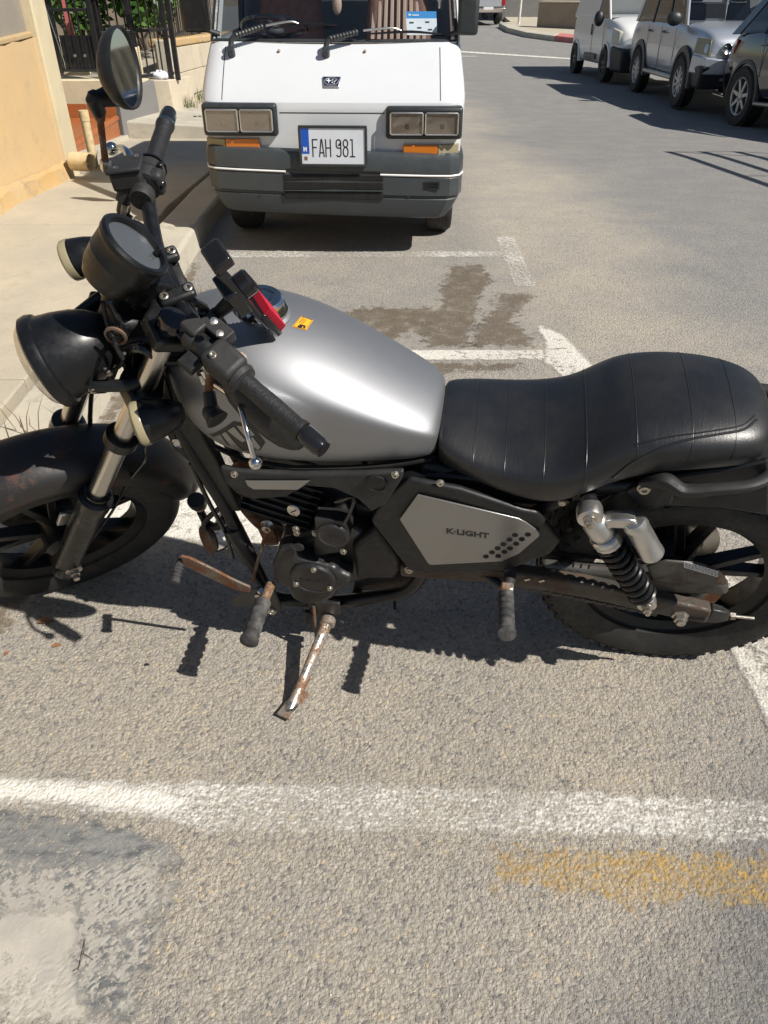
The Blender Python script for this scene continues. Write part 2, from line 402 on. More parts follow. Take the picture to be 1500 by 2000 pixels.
M['mark_bold'] = worn_sheet('white_road_paint', (0.78, 0.75, 0.68), (0.66, 0.63, 0.56), 0.44, 34, soft=0.07, amax=0.93)
M['mark_worn'] = worn_sheet('worn_white_road_paint', (0.78, 0.76, 0.71), (0.66, 0.63, 0.57), 0.548, 52, aniso=(1, 2.2, 1), soft=0.06, amax=0.88, edge_noise=0.12)
M['mark_line'] = worn_sheet('cracked_white_road_paint', (0.78, 0.75, 0.68), (0.62, 0.58, 0.50), 0.465, 30, soft=0.07, amax=0.88)
M['mark_haze'] = worn_sheet('thin_white_road_paint', (0.70, 0.67, 0.60), (0.62, 0.59, 0.53), 0.49, 12, soft=0.14, amax=0.42, edge_noise=0.12)
M['mark_yellow'] = worn_sheet('worn_yellow_road_paint', (0.66, 0.40, 0.06), (0.55, 0.36, 0.12), 0.57, 60, soft=0.07, amax=0.8, edge_noise=0.16)
M['haze_yellow'] = worn_sheet('thin_yellow_road_paint', (0.62, 0.42, 0.16), (0.55, 0.38, 0.16), 0.46, 22, soft=0.14, amax=0.32, edge_noise=0.16)
M['stain'] = worn_sheet('damp_oil_stain', (0.20, 0.155, 0.10), (0.14, 0.11, 0.075), 0.44, 13, soft=0.12, rough=0.6, amax=0.58, edge_noise=0.20)
M['patch'] = worn_sheet('trowelled_cement', (0.50, 0.46, 0.39), (0.40, 0.375, 0.33), 0.43, 10, soft=0.06, stonebump=False, bmpk=0.15, amax=0.9, edge_noise=0.12)
M['patch_holes'] = worn_sheet('thin_cement_wash', (0.48, 0.445, 0.38), (0.41, 0.385, 0.34), 0.485, 60, soft=0.05, stonebump=False, bmpk=0.3, amax=0.8, edge_noise=0.12)
M['dirt'] = worn_sheet('gutter_dirt_film', (0.24, 0.19, 0.13), (0.17, 0.135, 0.095), 0.44, 24, soft=0.10, amax=0.7, edge_noise=0.2)
M['patch_grey'] = worn_sheet('grey_cement_smear', (0.27, 0.27, 0.26), (0.115, 0.12, 0.122), 0.43, 16, aniso=(1, 3.0, 1), soft=0.12, stonebump=False, bmpk=0.3, amax=0.86, edge_noise=0.16)

# ------------------------------------------------------------------ mesh helpers
def link(o, parent=None):
    COL.objects.link(o)
    if parent is not None:
        o.parent = parent
    return o

def smooth_mesh(me, angle=35):
    me.polygons.foreach_set('use_smooth', [True] * len(me.polygons))
    try:
        me.set_sharp_from_angle(angle=R(angle))
    except Exception:
        pass

def mesh(name, V, F, m, parent=None, smooth=True, bevel=0.0, sub=0, seg=2, angle=35, mats=None, fmat=None):
    me = bpy.data.meshes.new(name)
    me.from_pydata([tuple(v) for v in V], [], [tuple(f) for f in F])
    bm = bmesh.new(); bm.from_mesh(me)
    bmesh.ops.recalc_face_normals(bm, faces=bm.faces)
    bm.to_mesh(me); bm.free()
    if smooth:
        if sub:
            me.polygons.foreach_set('use_smooth', [True] * len(me.polygons))
        else:
            smooth_mesh(me, angle)
    for k in (mats or [m]):
        me.materials.append(M[k] if isinstance(k, str) else k)
    if fmat:
        me.polygons.foreach_set('material_index', fmat)
    me.update()
    o = bpy.data.objects.new(name, me)
    link(o, parent)
    if bevel:
        b = o.modifiers.new('bevel', 'BEVEL'); b.width = bevel; b.segments = seg; b.limit_method = 'ANGLE'; b.angle_limit = R(30)
        b.harden_normals = False
    if sub:
        s = o.modifiers.new('sub', 'SUBSURF'); s.levels = sub; s.render_levels = sub
    return o

def join(*parts):
    V, F = [], []
    for v, f in parts:
        n = len(V)
        V += [tuple(x) for x in v]
        F += [tuple(i + n for i in g) for g in f]
    return V, F

def box(c, s, rot=None):
    c = Vector(c); V = []
    for x in (-.5, .5):
        for y in (-.5, .5):
            for z in (-.5, .5):
                p = Vector((x * s[0], y * s[1], z * s[2]))
                if rot is not None:
                    p = rot @ p
                V.append(c + p)
    return V, [(0, 1, 3, 2), (4, 6, 7, 5), (0, 4, 5, 1), (2, 3, 7, 6), (0, 2, 6, 4), (1, 5, 7, 3)]

def hexa(lo, hi):
    """eight corners: four of the bottom ring then four of the top ring"""
    V = list(lo) + list(hi)
    return V, [(0, 3, 2, 1), (4, 5, 6, 7), (0, 1, 5, 4), (1, 2, 6, 5), (2, 3, 7, 6), (3, 0, 4, 7)]

def catmull(P, n=6):
    P = [Vector(p) for p in P]
    if len(P) < 3:
        return P
    Q = [P[0] * 2 - P[1]] + P + [P[-1] * 2 - P[-2]]
    out = []
    for i in range(1, len(Q) - 2):
        a, b, c, d = Q[i - 1], Q[i], Q[i + 1], Q[i + 2]
        for k in range(n):
            t = k / n
            out.append(0.5 * ((2 * b) + (-a + c) * t + (2 * a - 5 * b + 4 * c - d) * t * t + (-a + 3 * b - 3 * c + d) * t ** 3))
    out.append(P[-1])
    return out

def frames(P):
    T = []
    for i in range(len(P)):
        a = P[max(0, i - 1)]; b = P[min(len(P) - 1, i + 1)]
        T.append((b - a).normalized())
    u = T[0].orthogonal().normalized()
    out = []
    for t in T:
        u = (u - t * u.dot(t))
        u = u.normalized() if u.length > 1e-6 else t.orthogonal().normalized()
        out.append((t, u, t.cross(u)))
    return out

def tube(P, r, seg=12, smooth_n=0, cap=True, flat=1.0):
    P = catmull(P, smooth_n) if smooth_n else [Vector(p) for p in P]
    n = len(P)
    if isinstance(r, (int, float)):
        rr = [r] * n
    else:
        rr = list(np.interp(np.linspace(0, 1, n), np.linspace(0, 1, len(r)), r))
    V, F = [], []
    for p, (t, u, w), q in zip(P, frames(P), rr):
        for k in range(seg):
            a = 2 * math.pi * k / seg
            V.append(p + u * (math.cos(a) * q) + w * (math.sin(a) * q * flat))
    for i in range(n - 1):
        for k in range(seg):
            a = i * seg + k; b = i * seg + (k + 1) % seg
            F.append((a, b, b + seg, a + seg))
    if cap:
        F.append(tuple(range(seg - 1, -1, -1)))
        F.append(tuple(range((n - 1) * seg, n * seg)))
    return V, F

def lathe(prof, o, axis, seg=32, cap=True, up=None):
    """prof: list of (radius, distance along axis)"""
    o = Vector(o); ax = Vector(axis).normalized()
    u = ax.orthogonal().normalized() if up is None else (Vector(up) - ax * Vector(up).dot(ax)).normalized()
    w = ax.cross(u)
    V, F = [], []
    for r, h in prof:
        for k in range(seg):
            a = 2 * math.pi * k / seg
            V.append(o + ax * h + u * (r * math.cos(a)) + w * (r * math.sin(a)))
    for i in range(len(prof) - 1):
        for k in range(seg):
            a = i * seg + k; b = i * seg + (k + 1) % seg
            F.append((a, b, b + seg, a + seg))
    if cap:
        F.append(tuple(range(seg - 1, -1, -1)))
        n = (len(prof) - 1) * seg
        F.append(tuple(range(n, n + seg)))
    return V, F

def loft(rings, closed=True, cap=True):
    n = len(rings[0]); V = [v for r in rings for v in r]; F = []
    for i in range(len(rings) - 1):
        for k in range(n if closed else n - 1):
            a = i * n + k; b = i * n + (k + 1) % n
            F.append((a, b, b + n, a + n))
    if cap:
        F.append(tuple(range(n - 1, -1, -1)))
        F.append(tuple(range((len(rings) - 1) * n, len(rings) * n)))
    return V, F

def prism(pts, d):
    """polygon pushed along d"""
    d = Vector(d); n = len(pts)
    V = [Vector(p) for p in pts] + [Vector(p) + d for p in pts]
    F = [tuple(range(n)), tuple(range(2 * n - 1, n - 1, -1))]
    for k in range(n):
        F.append((k, (k + 1) % n, (k + 1) % n + n, k + n))
    return V, F

def ellipsoid(c, s, seg=16, rings=10, rot=None):
    V, F = [], []
    for i in range(1, rings):
        t = math.pi * i / rings
        for k in range(seg):
            a = 2 * math.pi * k / seg
            p = Vector((s[0] * math.sin(t) * math.cos(a), s[1] * math.sin(t) * math.sin(a), s[2] * math.cos(t)))
            if rot is not None:
                p = rot @ p
            V.append(Vector(c) + p)
    for i in range(rings - 2):
        for k in range(seg):
            a = i * seg + k; b = i * seg + (k + 1) % seg
            F.append((a, a + seg, b + seg, b))
    top = Vector((0, 0, s[2])); bot = -top
    if rot is not None:
        top = rot @ top; bot = rot @ bot
    V += [Vector(c) + top, Vector(c) + bot]
    nt_, nb = len(V) - 2, len(V) - 1
    for k in range(seg):
        F.append((nt_, k, (k + 1) % seg))
        b = (rings - 2) * seg
        F.append((nb, b + (k + 1) % seg, b + k))
    return V, F

def empty(name, label, cat, loc=(0, 0, 0), rotz=0.0, group=None):
    o = bpy.data.objects.new(name, None)
    o.empty_display_size = 0.1
    COL.objects.link(o)
    o.location = loc; o.rotation_euler = (0, 0, rotz)
    return tag(o, label, cat, group)

def tag(o, label=None, cat=None, group=None, kind=None):
    if label: o['label'] = label
    if cat: o['category'] = cat
    if group: o['group'] = group
    if kind: o['kind'] = kind
    return o

_fonts = {}
def text_vf(s, size, o, xdir, ydir, depth=0.0008, sx=1.0, shear=0.0, bold=0.0):
    """lettering as geometry laid at o along xdir/ydir"""
    cu = bpy.data.curves.new('t', 'FONT')
    cu.body = s; cu.size = size; cu.extrude = depth; cu.shear = shear; cu.offset = bold
    cu.resolution_u = 3
    ob = bpy.data.objects.new('t', cu)
    COL.objects.link(ob)
    dg = bpy.context.evaluated_depsgraph_get(); dg.update()
    me = bpy.data.meshes.new_from_object(ob.evaluated_get(dg))
    X = Vector(xdir).normalized(); Y = Vector(ydir).normalized(); Z = X.cross(Y)
    V = [Vector(o) + X * (v.co.x * sx) + Y * v.co.y + Z * v.co.z for v in me.vertices]
    F = [tuple(p.vertices) for p in me.polygons]
    bpy.data.objects.remove(ob); bpy.data.curves.remove(cu); bpy.data.meshes.remove(me)
    return V, F

def strokes(lines, o, X, Y, w, d):
    """plate lettering: each stroke a flat bar with square ends; coordinates in X/Y"""
    X = Vector(X); Y = Vector(Y); N = X.cross(Y).normalized(); V, F = [], []
    for ln in lines:
        for (a, b) in zip(ln[:-1], ln[1:]):
            a2 = Vector(a); b2 = Vector(b); t = (b2 - a2)
            if t.length < 1e-6: continue
            t.normalize(); n = Vector((-t.y, t.x)) * w / 2; a2 = a2 - t * w * .42; b2 = b2 + t * w * .42
            q = [a2 + n, b2 + n, b2 - n, a2 - n]
            pts = [Vector(o) + X * p.x + Y * p.y for p in q]
            vf = prism(pts, N * d)
            V, F = join((V, F), vf)
    return V, F

def stick(target, poly, direction, off=0.0012, cuts=3):
    """drape a flat outline on a target surface along a direction (in the target's space)"""
    dg = bpy.context.evaluated_depsgraph_get(); dg.update()
    bvh = BVHTree.FromObject(target, dg)
    bm = bmesh.new()
    fs = [bm.verts.new(p) for p in poly]
    bm.faces.new(fs)
    bmesh.ops.triangulate(bm, faces=bm.faces)
    for _ in range(cuts):
        bmesh.ops.subdivide_edges(bm, edges=bm.edges, cuts=1, use_grid_fill=True)
        bmesh.ops.triangulate(bm, faces=bm.faces)
    d = Vector(direction).normalized()
    for v in bm.verts:
        loc, nor, i, dist = bvh.ray_cast(v.co - d * 0.3, d)
        if loc is not None:
            if nor.dot(d) > 0: nor = -nor
            v.co = loc + nor * off
    bm.verts.index_update()
    V = [v.co.copy() for v in bm.verts]; F = [tuple(v.index for v in f.verts) for f in bm.faces]
    bm.free()
    return V, F

# ------------------------------------------------------------------ ground profile
GY = [-60, 5, 8, 11.7, 16.15, 20.5, 37, 60, 200]
GZ = [0, 0, -.22, -.56, -.74, -.93, -1.16, -1.5, -3.0]
def gh(y):
    return float(np.interp(y, GY, GZ))

# fine relief of the road near the camera, kept as a height field so that paint follows it
RX0, RX1, RY0, RY1, RS = -1.055, 1.42, .22, 2.1, .0033
_nx = int((RX1 - RX0) / RS); _ny = int((RY1 - RY0) / RS)
def _band(seed, wl, spread):
    g_ = np.random.default_rng(seed).standard_normal((_ny + 1, _nx + 1))
    fy_ = np.fft.fftfreq(_ny + 1, RS)[:, None]; fx_ = np.fft.rfftfreq(_nx + 1, RS)[None, :]
    f_ = np.sqrt(fx_ ** 2 + fy_ ** 2) + 1e-9
    w_ = np.exp(-(np.log(f_ * wl) ** 2) / (2 * spread ** 2))
    o_ = np.fft.irfft2(np.fft.rfft2(g_) * w_, s=g_.shape)
    return o_ / o_.std()
_b1 = _band(1, .0092, .42); _b2 = _band(2, .0066, .3); _b3 = _band(3, .05, .6); _b4 = _band(4, .3, .5)
RELIEF = np.tanh(.9 * _b1 + .35 * _b2) * (.62 + .30 * np.tanh(_b4)) + .28 * _b2 + .30 * _b3
_gx = np.linspace(RX0, RX1, _nx + 1)[None, :]; _gy = np.linspace(RY0, RY1, _ny + 1)[:, None]
_sm = 1 / (1 + np.exp(np.clip((_gx + .60 + .05 * _b4 + .02 * _b3) / .02, -40, 40))) * 1 / (1 + np.exp(np.clip((_gy - .76 + .03 * _b4) / .02, -40, 40)))
RELIEF = RELIEF * (1 - .95 * _sm) + .5 * _sm
_ed = np.clip(np.minimum(np.minimum(_gx - RX0, RX1 - _gx), np.minimum(_gy - RY0, RY1 - _gy)) / .12, 0, 1)
HEIGHT = .0026 + .00098 * RELIEF * _ed - .0016 * (1 - _ed)
def relief_at(x, y):
    i = (x - RX0) / RS; j = (y - RY0) / RS
    if not (0 <= i < _nx and 0 <= j < _ny): return 0.0
    i0, j0 = int(i), int(j); a, b = i - i0, j - j0
    return float((HEIGHT[j0, i0] * (1 - a) + HEIGHT[j0, i0 + 1] * a) * (1 - b) + (HEIGHT[j0 + 1, i0] * (1 - a) + HEIGHT[j0 + 1, i0 + 1] * a) * b)

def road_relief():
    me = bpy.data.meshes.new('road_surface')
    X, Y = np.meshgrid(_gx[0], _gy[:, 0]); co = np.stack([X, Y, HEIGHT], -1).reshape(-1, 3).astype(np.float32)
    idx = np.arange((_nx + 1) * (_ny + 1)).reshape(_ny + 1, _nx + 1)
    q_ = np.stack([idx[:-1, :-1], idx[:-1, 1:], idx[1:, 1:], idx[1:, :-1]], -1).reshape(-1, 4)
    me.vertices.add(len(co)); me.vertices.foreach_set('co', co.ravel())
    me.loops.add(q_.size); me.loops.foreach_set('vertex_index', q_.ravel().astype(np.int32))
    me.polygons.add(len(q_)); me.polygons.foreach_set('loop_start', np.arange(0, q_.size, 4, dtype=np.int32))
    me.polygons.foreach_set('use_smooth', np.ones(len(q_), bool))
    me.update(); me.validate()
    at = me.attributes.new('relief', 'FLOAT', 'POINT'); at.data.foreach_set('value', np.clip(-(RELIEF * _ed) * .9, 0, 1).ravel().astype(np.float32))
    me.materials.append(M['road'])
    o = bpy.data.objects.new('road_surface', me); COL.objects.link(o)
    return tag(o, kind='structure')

def sheet(name, outline, m, z=0.004, step=0.05, rim=0.06, kind='structure', parent=None):
    """flat sheet following the road, with a 'rim' attribute = distance from its outline / rim"""
    outline = [p[:2] for p in outline]
    xs = [p[0] for p in outline]; ys = [p[1] for p in outline]
    x0, x1, y0, y1 = min(xs), max(xs), min(ys), max(ys)
    nx = max(2, int((x1 - x0) / step)); ny = max(2, int((y1 - y0) / step))
    P = np.array(outline, float); Q = np.roll(P, -1, 0)
    def dist_in(x, y):
        p = np.array([x, y]); d = Q - P
        t = np.clip(((p - P) * d).sum(1) / (d * d).sum(1), 0, 1)
        dd = np.sqrt(((P + d * t[:, None] - p) ** 2).sum(1)).min()
        c = ((P[:, 1] > y) != (Q[:, 1] > y)) & (x < (Q[:, 0] - P[:, 0]) * (y - P[:, 1]) / (Q[:, 1] - P[:, 1] + 1e-12) + P[:, 0])
        return dd if c.sum() % 2 else -dd
    V, D, idx = [], [], {}
    for j in range(ny + 1):
        for i in range(nx + 1):
            x = x0 + (x1 - x0) * i / nx; y = y0 + (y1 - y0) * j / ny
            idx[i, j] = len(V); V.append((x, y, gh(y) + z + relief_at(x, y))); D.append(dist_in(x, y))
    F = []
    for j in range(ny):
        for i in range(nx):
            q = (idx[i, j], idx[i + 1, j], idx[i + 1, j + 1], idx[i, j + 1])
            if max(D[k] for k in q) > -step * 0.2:
                F.append(q)
    o = mesh(name, V, F, m, parent, smooth=False)
    a = o.data.attributes.new('rim', 'FLOAT', 'POINT')
    a.data.foreach_set('value', [max(0.0, d) / rim for d in D])
    if parent is None:
        tag(o, kind=kind)
    return o

# ------------------------------------------------------------------ ground, road, pavement
def profile_strip(name, x0, x1, y0, y1, m, dz=0.0, nx=2, dy=0.5, thick=0.0):
    ys = sorted(set([y0, y1] + [y for y in GY if y0 < y < y1] + list(np.arange(y0 + dy, y1, dy))))
    V, F = [], []
    for y in ys:
        for i in range(nx + 1):
            V.append((x0 + (x1 - x0) * i / nx, y, gh(y) + dz))
    for j in range(len(ys) - 1):
        for i in range(nx):
            a = j * (nx + 1) + i
            F.append((a, a + 1, a + nx + 2, a + nx + 1))
    if thick:
        n = len(V)
        V += [(x, y, z - thick) for x, y, z in V]
        F += [tuple(n + k for k in reversed(f)) for f in F]
        w = nx + 1
        for j in range(len(ys) - 1):
            for c in (0, nx):
                a = j * w + c; F.append((a, a + w, a + w + n, a + n))
        for i in range(nx):
            for r in (0, len(ys) - 1):
                a = r * w + i; F.append((a, a + 1, a + 1 + n, a + n))
    return mesh(name, V, F, m, smooth=False)

tag(profile_strip('ground', -150, 150, -60, 200, 'far_grey', -0.05, dy=10), kind='structure')
tag(profile_strip('road', -1.3, 40, -8, 62, 'road', 0.0, dy=1.0), kind='structure')

road_relief()
# near bay line, yellow remnant, bay lines, stains, cement smears
LINE = [(-0.8829,0.9927,-0.0003), (-0.4854,0.9715,-0.0004), (0.0000,0.9643,-0.0006), (0.4786,0.9435,-0.0005), (0.8959,0.9257,-0.0006), (0.8451,0.8143,-0.0006), (0.4512,0.8302,-0.0005), (0.0000,0.8442,-0.0005), (-0.3218,0.8357,-0.0007), (-0.4292,0.8661,-0.0004), (-0.6529,0.8930,-0.0002), (-0.8436,0.9024,-0.0006)]
sheet('road_marking', LINE, 'mark_haze', 0.0005, 0.006, 0.035)
sheet('road_marking', LINE, 'mark_worn', 0.0008, 0.006, 0.03)
sheet('road_marking', [(-0.8811,0.9888,-0.0001), (-0.6836,0.9838,-0.0001), (-0.4615,0.9616,-0.0003), (-0.3689,0.9257,-0.0006), (-0.4251,0.8706,-0.0006), (-0.6542,0.8966,-0.0005), (-0.8444,0.9045,-0.0003)], 'mark_bold', 0.0011, 0.005, 0.05)
sheet('road_marking', [(.2, .828), (.75, .815), (1.3, .79), (1.3, .665), (.6, .70), (.45, .69), (.35, .715), (.19, .722)], 'haze_yellow', 0.0004, 0.006, 0.05)
sheet('road_marking', [(.2, .828), (.75, .815), (1.3, .79), (1.3, .665), (.6, .70), (.45, .69), (.35, .715), (.19, .722)], 'mark_yellow', 0.0006, 0.006, 0.045)
sheet('road_marking', [(.03 - 1.0, 3.00), (.70, 3.005), (.70, 3.12), (-.97, 3.12)], 'mark_line', 0.003, 0.03, 0.03)
sheet('road_marking', [(.66, 3.0), (.76, 2.7), (.84, 1.5), (.85, 1.0), (1.0, 1.0), (.985, 1.5), (.90, 2.9), (.82, 3.28), (.68, 3.45), (.70, 3.2)], 'mark_line', 0.0045, 0.03, 0.05)
sheet('road_marking', [(-.9, 4.34), (.76, 4.36), (.76, 4.46), (-.9, 4.48)], 'mark_worn', 0.003, 0.03, 0.03)
sheet('road_marking', [(.665, 4.75), (.80, 4.75), (.80, 3.85), (.66, 3.9)], 'mark_worn', 0.0045, 0.03, 0.04)
sheet('road_marking', [(-1.02, 1.80), (-.40, 1.72), (-.18, 1.74), (.05, 1.82), (.05, 1.95), (-.3, 2.02), (-1.02, 2.12)], 'mark_bold', 0.003, 0.02, 0.08)
sheet('road_marking', [(1.5, 26.6), (9, 21.0), (9, 20.7), (1.5, 26.2)], 'mark_bold', 0.006, 0.12, 0.05)
sheet('road_marking', [(-2, 25.2), (2.6, 24.6), (2.6, 24.2), (-2, 24.8)], 'mark_worn', 0.006, 0.12, 0.05)
for pts in ([(.36, 4.24), (.56, 4.26), (.60, 4.0), (.50, 3.75), (.46, 3.45), (.40, 3.2), (.42, 3.13), (.18, 3.13), (.14, 3.3), (.0, 3.14), (-.45, 3.14), (-.5, 3.45), (-.1, 3.62), (.26, 3.62), (.28, 3.9)],
            [(.55, 3.80), (.80, 3.82), (.70, 3.6), (.62, 3.45), (.68, 3.25), (.66, 3.13), (.36, 3.13), (.40, 3.35), (.52, 3.6)],
            [(.05, 3.0), (.58, 3.0), (.60, 2.90), (.3, 2.88), (.15, 2.80), (.0, 2.85)]):
    sheet('road_stain', pts, 'stain', 0.0018, 0.025, 0.07)

sheet('road_patch', [(-0.8487,0.9140,-0.0006), (-0.6552,0.8998,-0.0001), (-0.4307,0.8727,-0.0004), (-0.3872,0.8357,-0.0007), (-0.3783,0.7243,-0.0004), (-0.3799,0.6088,-0.0003), (-0.3878,0.5001,-0.0001), (-0.6683,0.5001,-0.0001)], 'patch_grey', 0.0006, 0.006, 0.07)
sheet('road_patch', [(-0.8146,0.8357,-0.0007), (-0.5965,0.8143,-0.0006), (-0.4224,0.8357,-0.0007), (-0.3702,0.7534,-0.0006), (-0.3769,0.6342,-0.0006), (-0.3713,0.5001,-0.0001), (-0.6683,0.5001,-0.0001)], 'patch_holes', 0.0009, 0.006, 0.09)
sheet('road_patch', [(-0.7539,0.6963,-0.0005), (-0.6483,0.7129,-0.0004), (-0.5527,0.7075,-0.0007), (-0.5239,0.6513,-0.0002), (-0.5117,0.5924,-0.0004), (-0.4497,0.5001,-0.0001), (-0.6683,0.5001,-0.0001)], 'patch', 0.0012, 0.006, 0.045)
# kerb of separate cast stones
def stone(x0, x1, y0, y1, z0a, z1a, z0b, z1b, jit=0.0):
    """block between y0 and y1; z at the near end (a) and the far end (b)"""
    j = lambda: rng.uniform(-jit, jit)
    lo = [(x0 + j(), y0, z0a), (x1 + j(), y0, z0a), (x1 + j(), y1, z0b), (x0 + j(), y1, z0b)]
    hi = [(x0 + j(), y0 + j(), z1a + j()), (x1 + j() - 0.02, y0 + j(), z1a + j()), (x1 + j() - 0.02, y1 + j(), z1b + j()), (x0 + j(), y1 + j(), z1b + j())]
    return hexa(lo, hi)

pav = bpy.data.objects.new('pavement', None); COL.objects.link(pav); tag(pav, kind='structure')
y = -1.9
while y < 8.4:
    L = 0.92
    xk = -1.045 - 0.012 * max(0, y)* 0.4
    v, f = stone(xk - 0.245, xk, y + 0.006, min(y + L, 8.55) - 0.006, gh(y) - .12, gh(y) + .125, gh(y + L) - .12, gh(y + L) + .125, 0.004)
    mesh('kerb_stone', v, f, 'kerb', pav, bevel=0.022, seg=3)
    y += L
y = -2.0
for L in (2.4, 2.2, 2.0, 2.1, 2.0, 1.9):
    y1 = min(y + L, 8.62)
    # the slab follows the slope: split at profile knots
    V, F = [], []
    ys = sorted(set([y + .004, y1 - .004] + [k for k in GY if y + .01 < k < y1 - .01]))
    for yy in ys:
        for x in (-3.4 if y > 6 else -2.5, -1.325 - .005 * yy):
            V.append((x, yy, gh(yy) + .118)); V.append((x, yy, gh(yy) - .1))
    for k in range(len(ys) - 1):
        a = k * 4
        F += [(a, a + 4, a + 6, a + 2), (a + 1, a + 3, a + 7, a + 5), (a + 2, a + 6, a + 7, a + 3), (a, a + 1, a + 5, a + 4)]
    n = (len(ys) - 1) * 4
    F += [(0, 2, 3, 1), (n, n + 1, n + 3, n + 2)]
    mesh('paving_slab', V, F, 'concrete', pav, smooth=False, bevel=0.006)
    y = y1
# ramped slab step beside the gate and the higher pavement beyond it
mesh('step_slab', *hexa([(-2.62, 8.60, -.3), (-1.08, 8.60, -.3), (-1.08, 9.55, -.4), (-2.62, 9.9, -.4)], [(-2.62, 8.60, .005), (-1.12, 8.60, -.075), (-1.12, 9.50, -.10), (-2.56, 9.85, -.02)]), 'kerb', pav, bevel=0.02, seg=3)
mesh('paving_slab', *hexa([(-2.6, 9.86, -.5), (-1.1, 9.51, -.5), (-1.0, 13.5, -.8), (-3.4, 13.5, -.8)], [(-2.6, 9.86, -.03), (-1.12, 9.51, -.115), (-1.0, 13.5, -.42), (-3.4, 13.5, -.40)]), 'concrete', pav, bevel=0.01)
mesh('kerb_step', *hexa([(-3.4, 8.62, -.3), (-2.625, 8.62, -.3), (-2.625, 9.86, -.4), (-3.4, 9.86, -.4)], [(-3.4, 8.62, -.10), (-2.625, 8.62, -.10), (-2.625, 9.86, -.10), (-3.4, 9.86, -.10)]), 'concrete', pav)
# drain cover crack marks on the slab
mesh('drain_slot', *join(*[box((-2.02 + .05 * k, 9.12 + .01 * (k % 2), -.034), (.035, .016, .006)) for k in range(4)]), 'hole', pav, smooth=False)

# ------------------------------------------------------------------ yellow house wall
w = empty('house_wall', 'yellow plastered house wall with a grey weathered band above a low ledge', 'wall', (-2.4, 4, 0))
def onw(name, v, f, m, **k):
    return mesh(name, [Vector(p) - Vector((-2.4, 4, 0)) for p in v], f, m, w, **k)
V, F = [], []
ny, nz = 46, 14
for j in range(nz + 1):
    for i in range(ny + 1):
        yy = 0.2 + 5.85 * i / ny; zz = -.1 + 1.03 * j / nz
        V.append((-2.35 + .004 * math.sin(yy * 3 + zz * 5) + rng.uniform(-.0015, .0015), yy, zz if j < nz else .93 + rng.uniform(-.006, .006)))
for j in range(nz):
    for i in range(ny):
        a = j * (ny + 1) + i; F.append((a, a + 1, a + ny + 2, a + ny + 1))
onw('plaster_face', V, F, 'plaster')
onw('wall_core', *box((-2.52, 3.1, .41), (.3, 5.9, 1.02)), 'plaster', smooth=False)
onw('ledge', *box((-2.415, 3.1, .945), (.12, 5.9, .04)), 'ochre', bevel=.012)
onw('upper_band', *box((-2.50, 3.1, 1.6), (.22, 5.9, 1.3)), 'plaster_grey', bevel=.01)
V, F = [], []
ny = 60
for i in range(ny + 1):
    yy = 0.2 + 5.85 * i / ny; g = gh(yy) + .10
    b = rng.uniform(-.006, .006)
    V += [(-2.35, yy, g + .13 + rng.uniform(-.012, .012)), (-2.315 + b, yy, g + .10 + rng.uniform(-.012, .012)), (-2.30 + b * .6, yy, g + .02), (-2.285 + b, yy, g)]
for i in range(ny):
    for k in range(3):
        a = i * 4 + k; F.append((a, a + 4, a + 5, a + 1))
onw('plinth', V, F, 'ochre')
onw('corner_trim', *hexa([(-2.60, 6.05, -.2), (-2.318, 6.05, -.2), (-2.318, 6.30, -.2), (-2.60, 6.30, -.2)], [(-2.60, 6.05, 2.3), (-2.318, 6.05, 2.3), (-2.318, 6.30, 2.3), (-2.60, 6.30, 2.3)]), 'plaster_cream', bevel=.012)

# drain pipe at the wall's foot
p = empty('drain_pipe', 'short cream painted pipe elbow at the end of the yellow wall', 'pipe', (-2.30, 6.18, gh(6.18) + .12))
p0 = Vector(p.location)
def onp(name, vf, m, **k):
    return mesh(name, [Vector(q) - p0 for q in vf[0]], vf[1], m, p, **k)
pz = gh(6.18) + .12
onp('pipe_elbow', join(lathe([(.062, 0), (.064, .01), (.064, .15), (.055, .15), (.055, .02)], (-2.27, 6.02, pz + .13), (1, -.25, 0), 28, cap=False), lathe([(.05, 0), (.05, .02)], (-2.27, 6.02, pz + .13), (1, -.25, 0), 20)), 'pipe')
onp('upright', tube([(-2.255, 6.42, pz - .12), (-2.255, 6.42, pz + .38)], .032, 18), 'pipe')
onp('clip', tube([(-2.255, 6.42, pz + .33), (-2.255, 6.42, pz + .40)], .036, 18), 'pipe')

# ------------------------------------------------------------------ tiled steps
t = empty('tiled_steps', 'terracotta tiled doorstep with rounded nosing behind the yellow wall', 'steps', (-2.9, 7.8, -.1))
t0 = Vector(t.location)
def ont(name, vf, m, **k):
    return mesh(name, [Vector(q) - t0 for q in vf[0]], vf[1], m, t, **k)
ont('step_core', box((-3.0, 7.62, -.11), (.68, 1.74, .30)), 'grout', smooth=False)
ont('base_strip', hexa([(-2.66, 6.7, -.3), (-2.60, 6.7, -.3), (-2.60, 8.6, -.3), (-2.66, 8.6, -.3)], [(-2.66, 6.7, .03), (-2.61, 6.7, .03), (-2.61, 8.6, -.12), (-2.66, 8.6, -.12)]), 'kerb')
for k in range(6):   # riser tiles facing the street
    ya = 6.78 + k * .285
    za = -.0 - .135 * k / 5
    ont('riser_tile', hexa([(-2.665, ya, za - .12), (-2.652, ya, za - .12), (-2.652, ya + .279, za - .12), (-2.665, ya + .279, za - .12)],
                           [(-2.665, ya, .032), (-2.652, ya, .032), (-2.652, ya + .279, .032), (-2.665, ya + .279, .032)]), 'terracotta', bevel=.002)
for k in range(6):
    ya = 6.78 + k * .285
    for q in range(3):
        xa = -2.72 - q * .285
        ont('tread_tile', box((xa - .14, ya + .14, .045), (.279, .279, .014)), 'terracotta', bevel=.002)
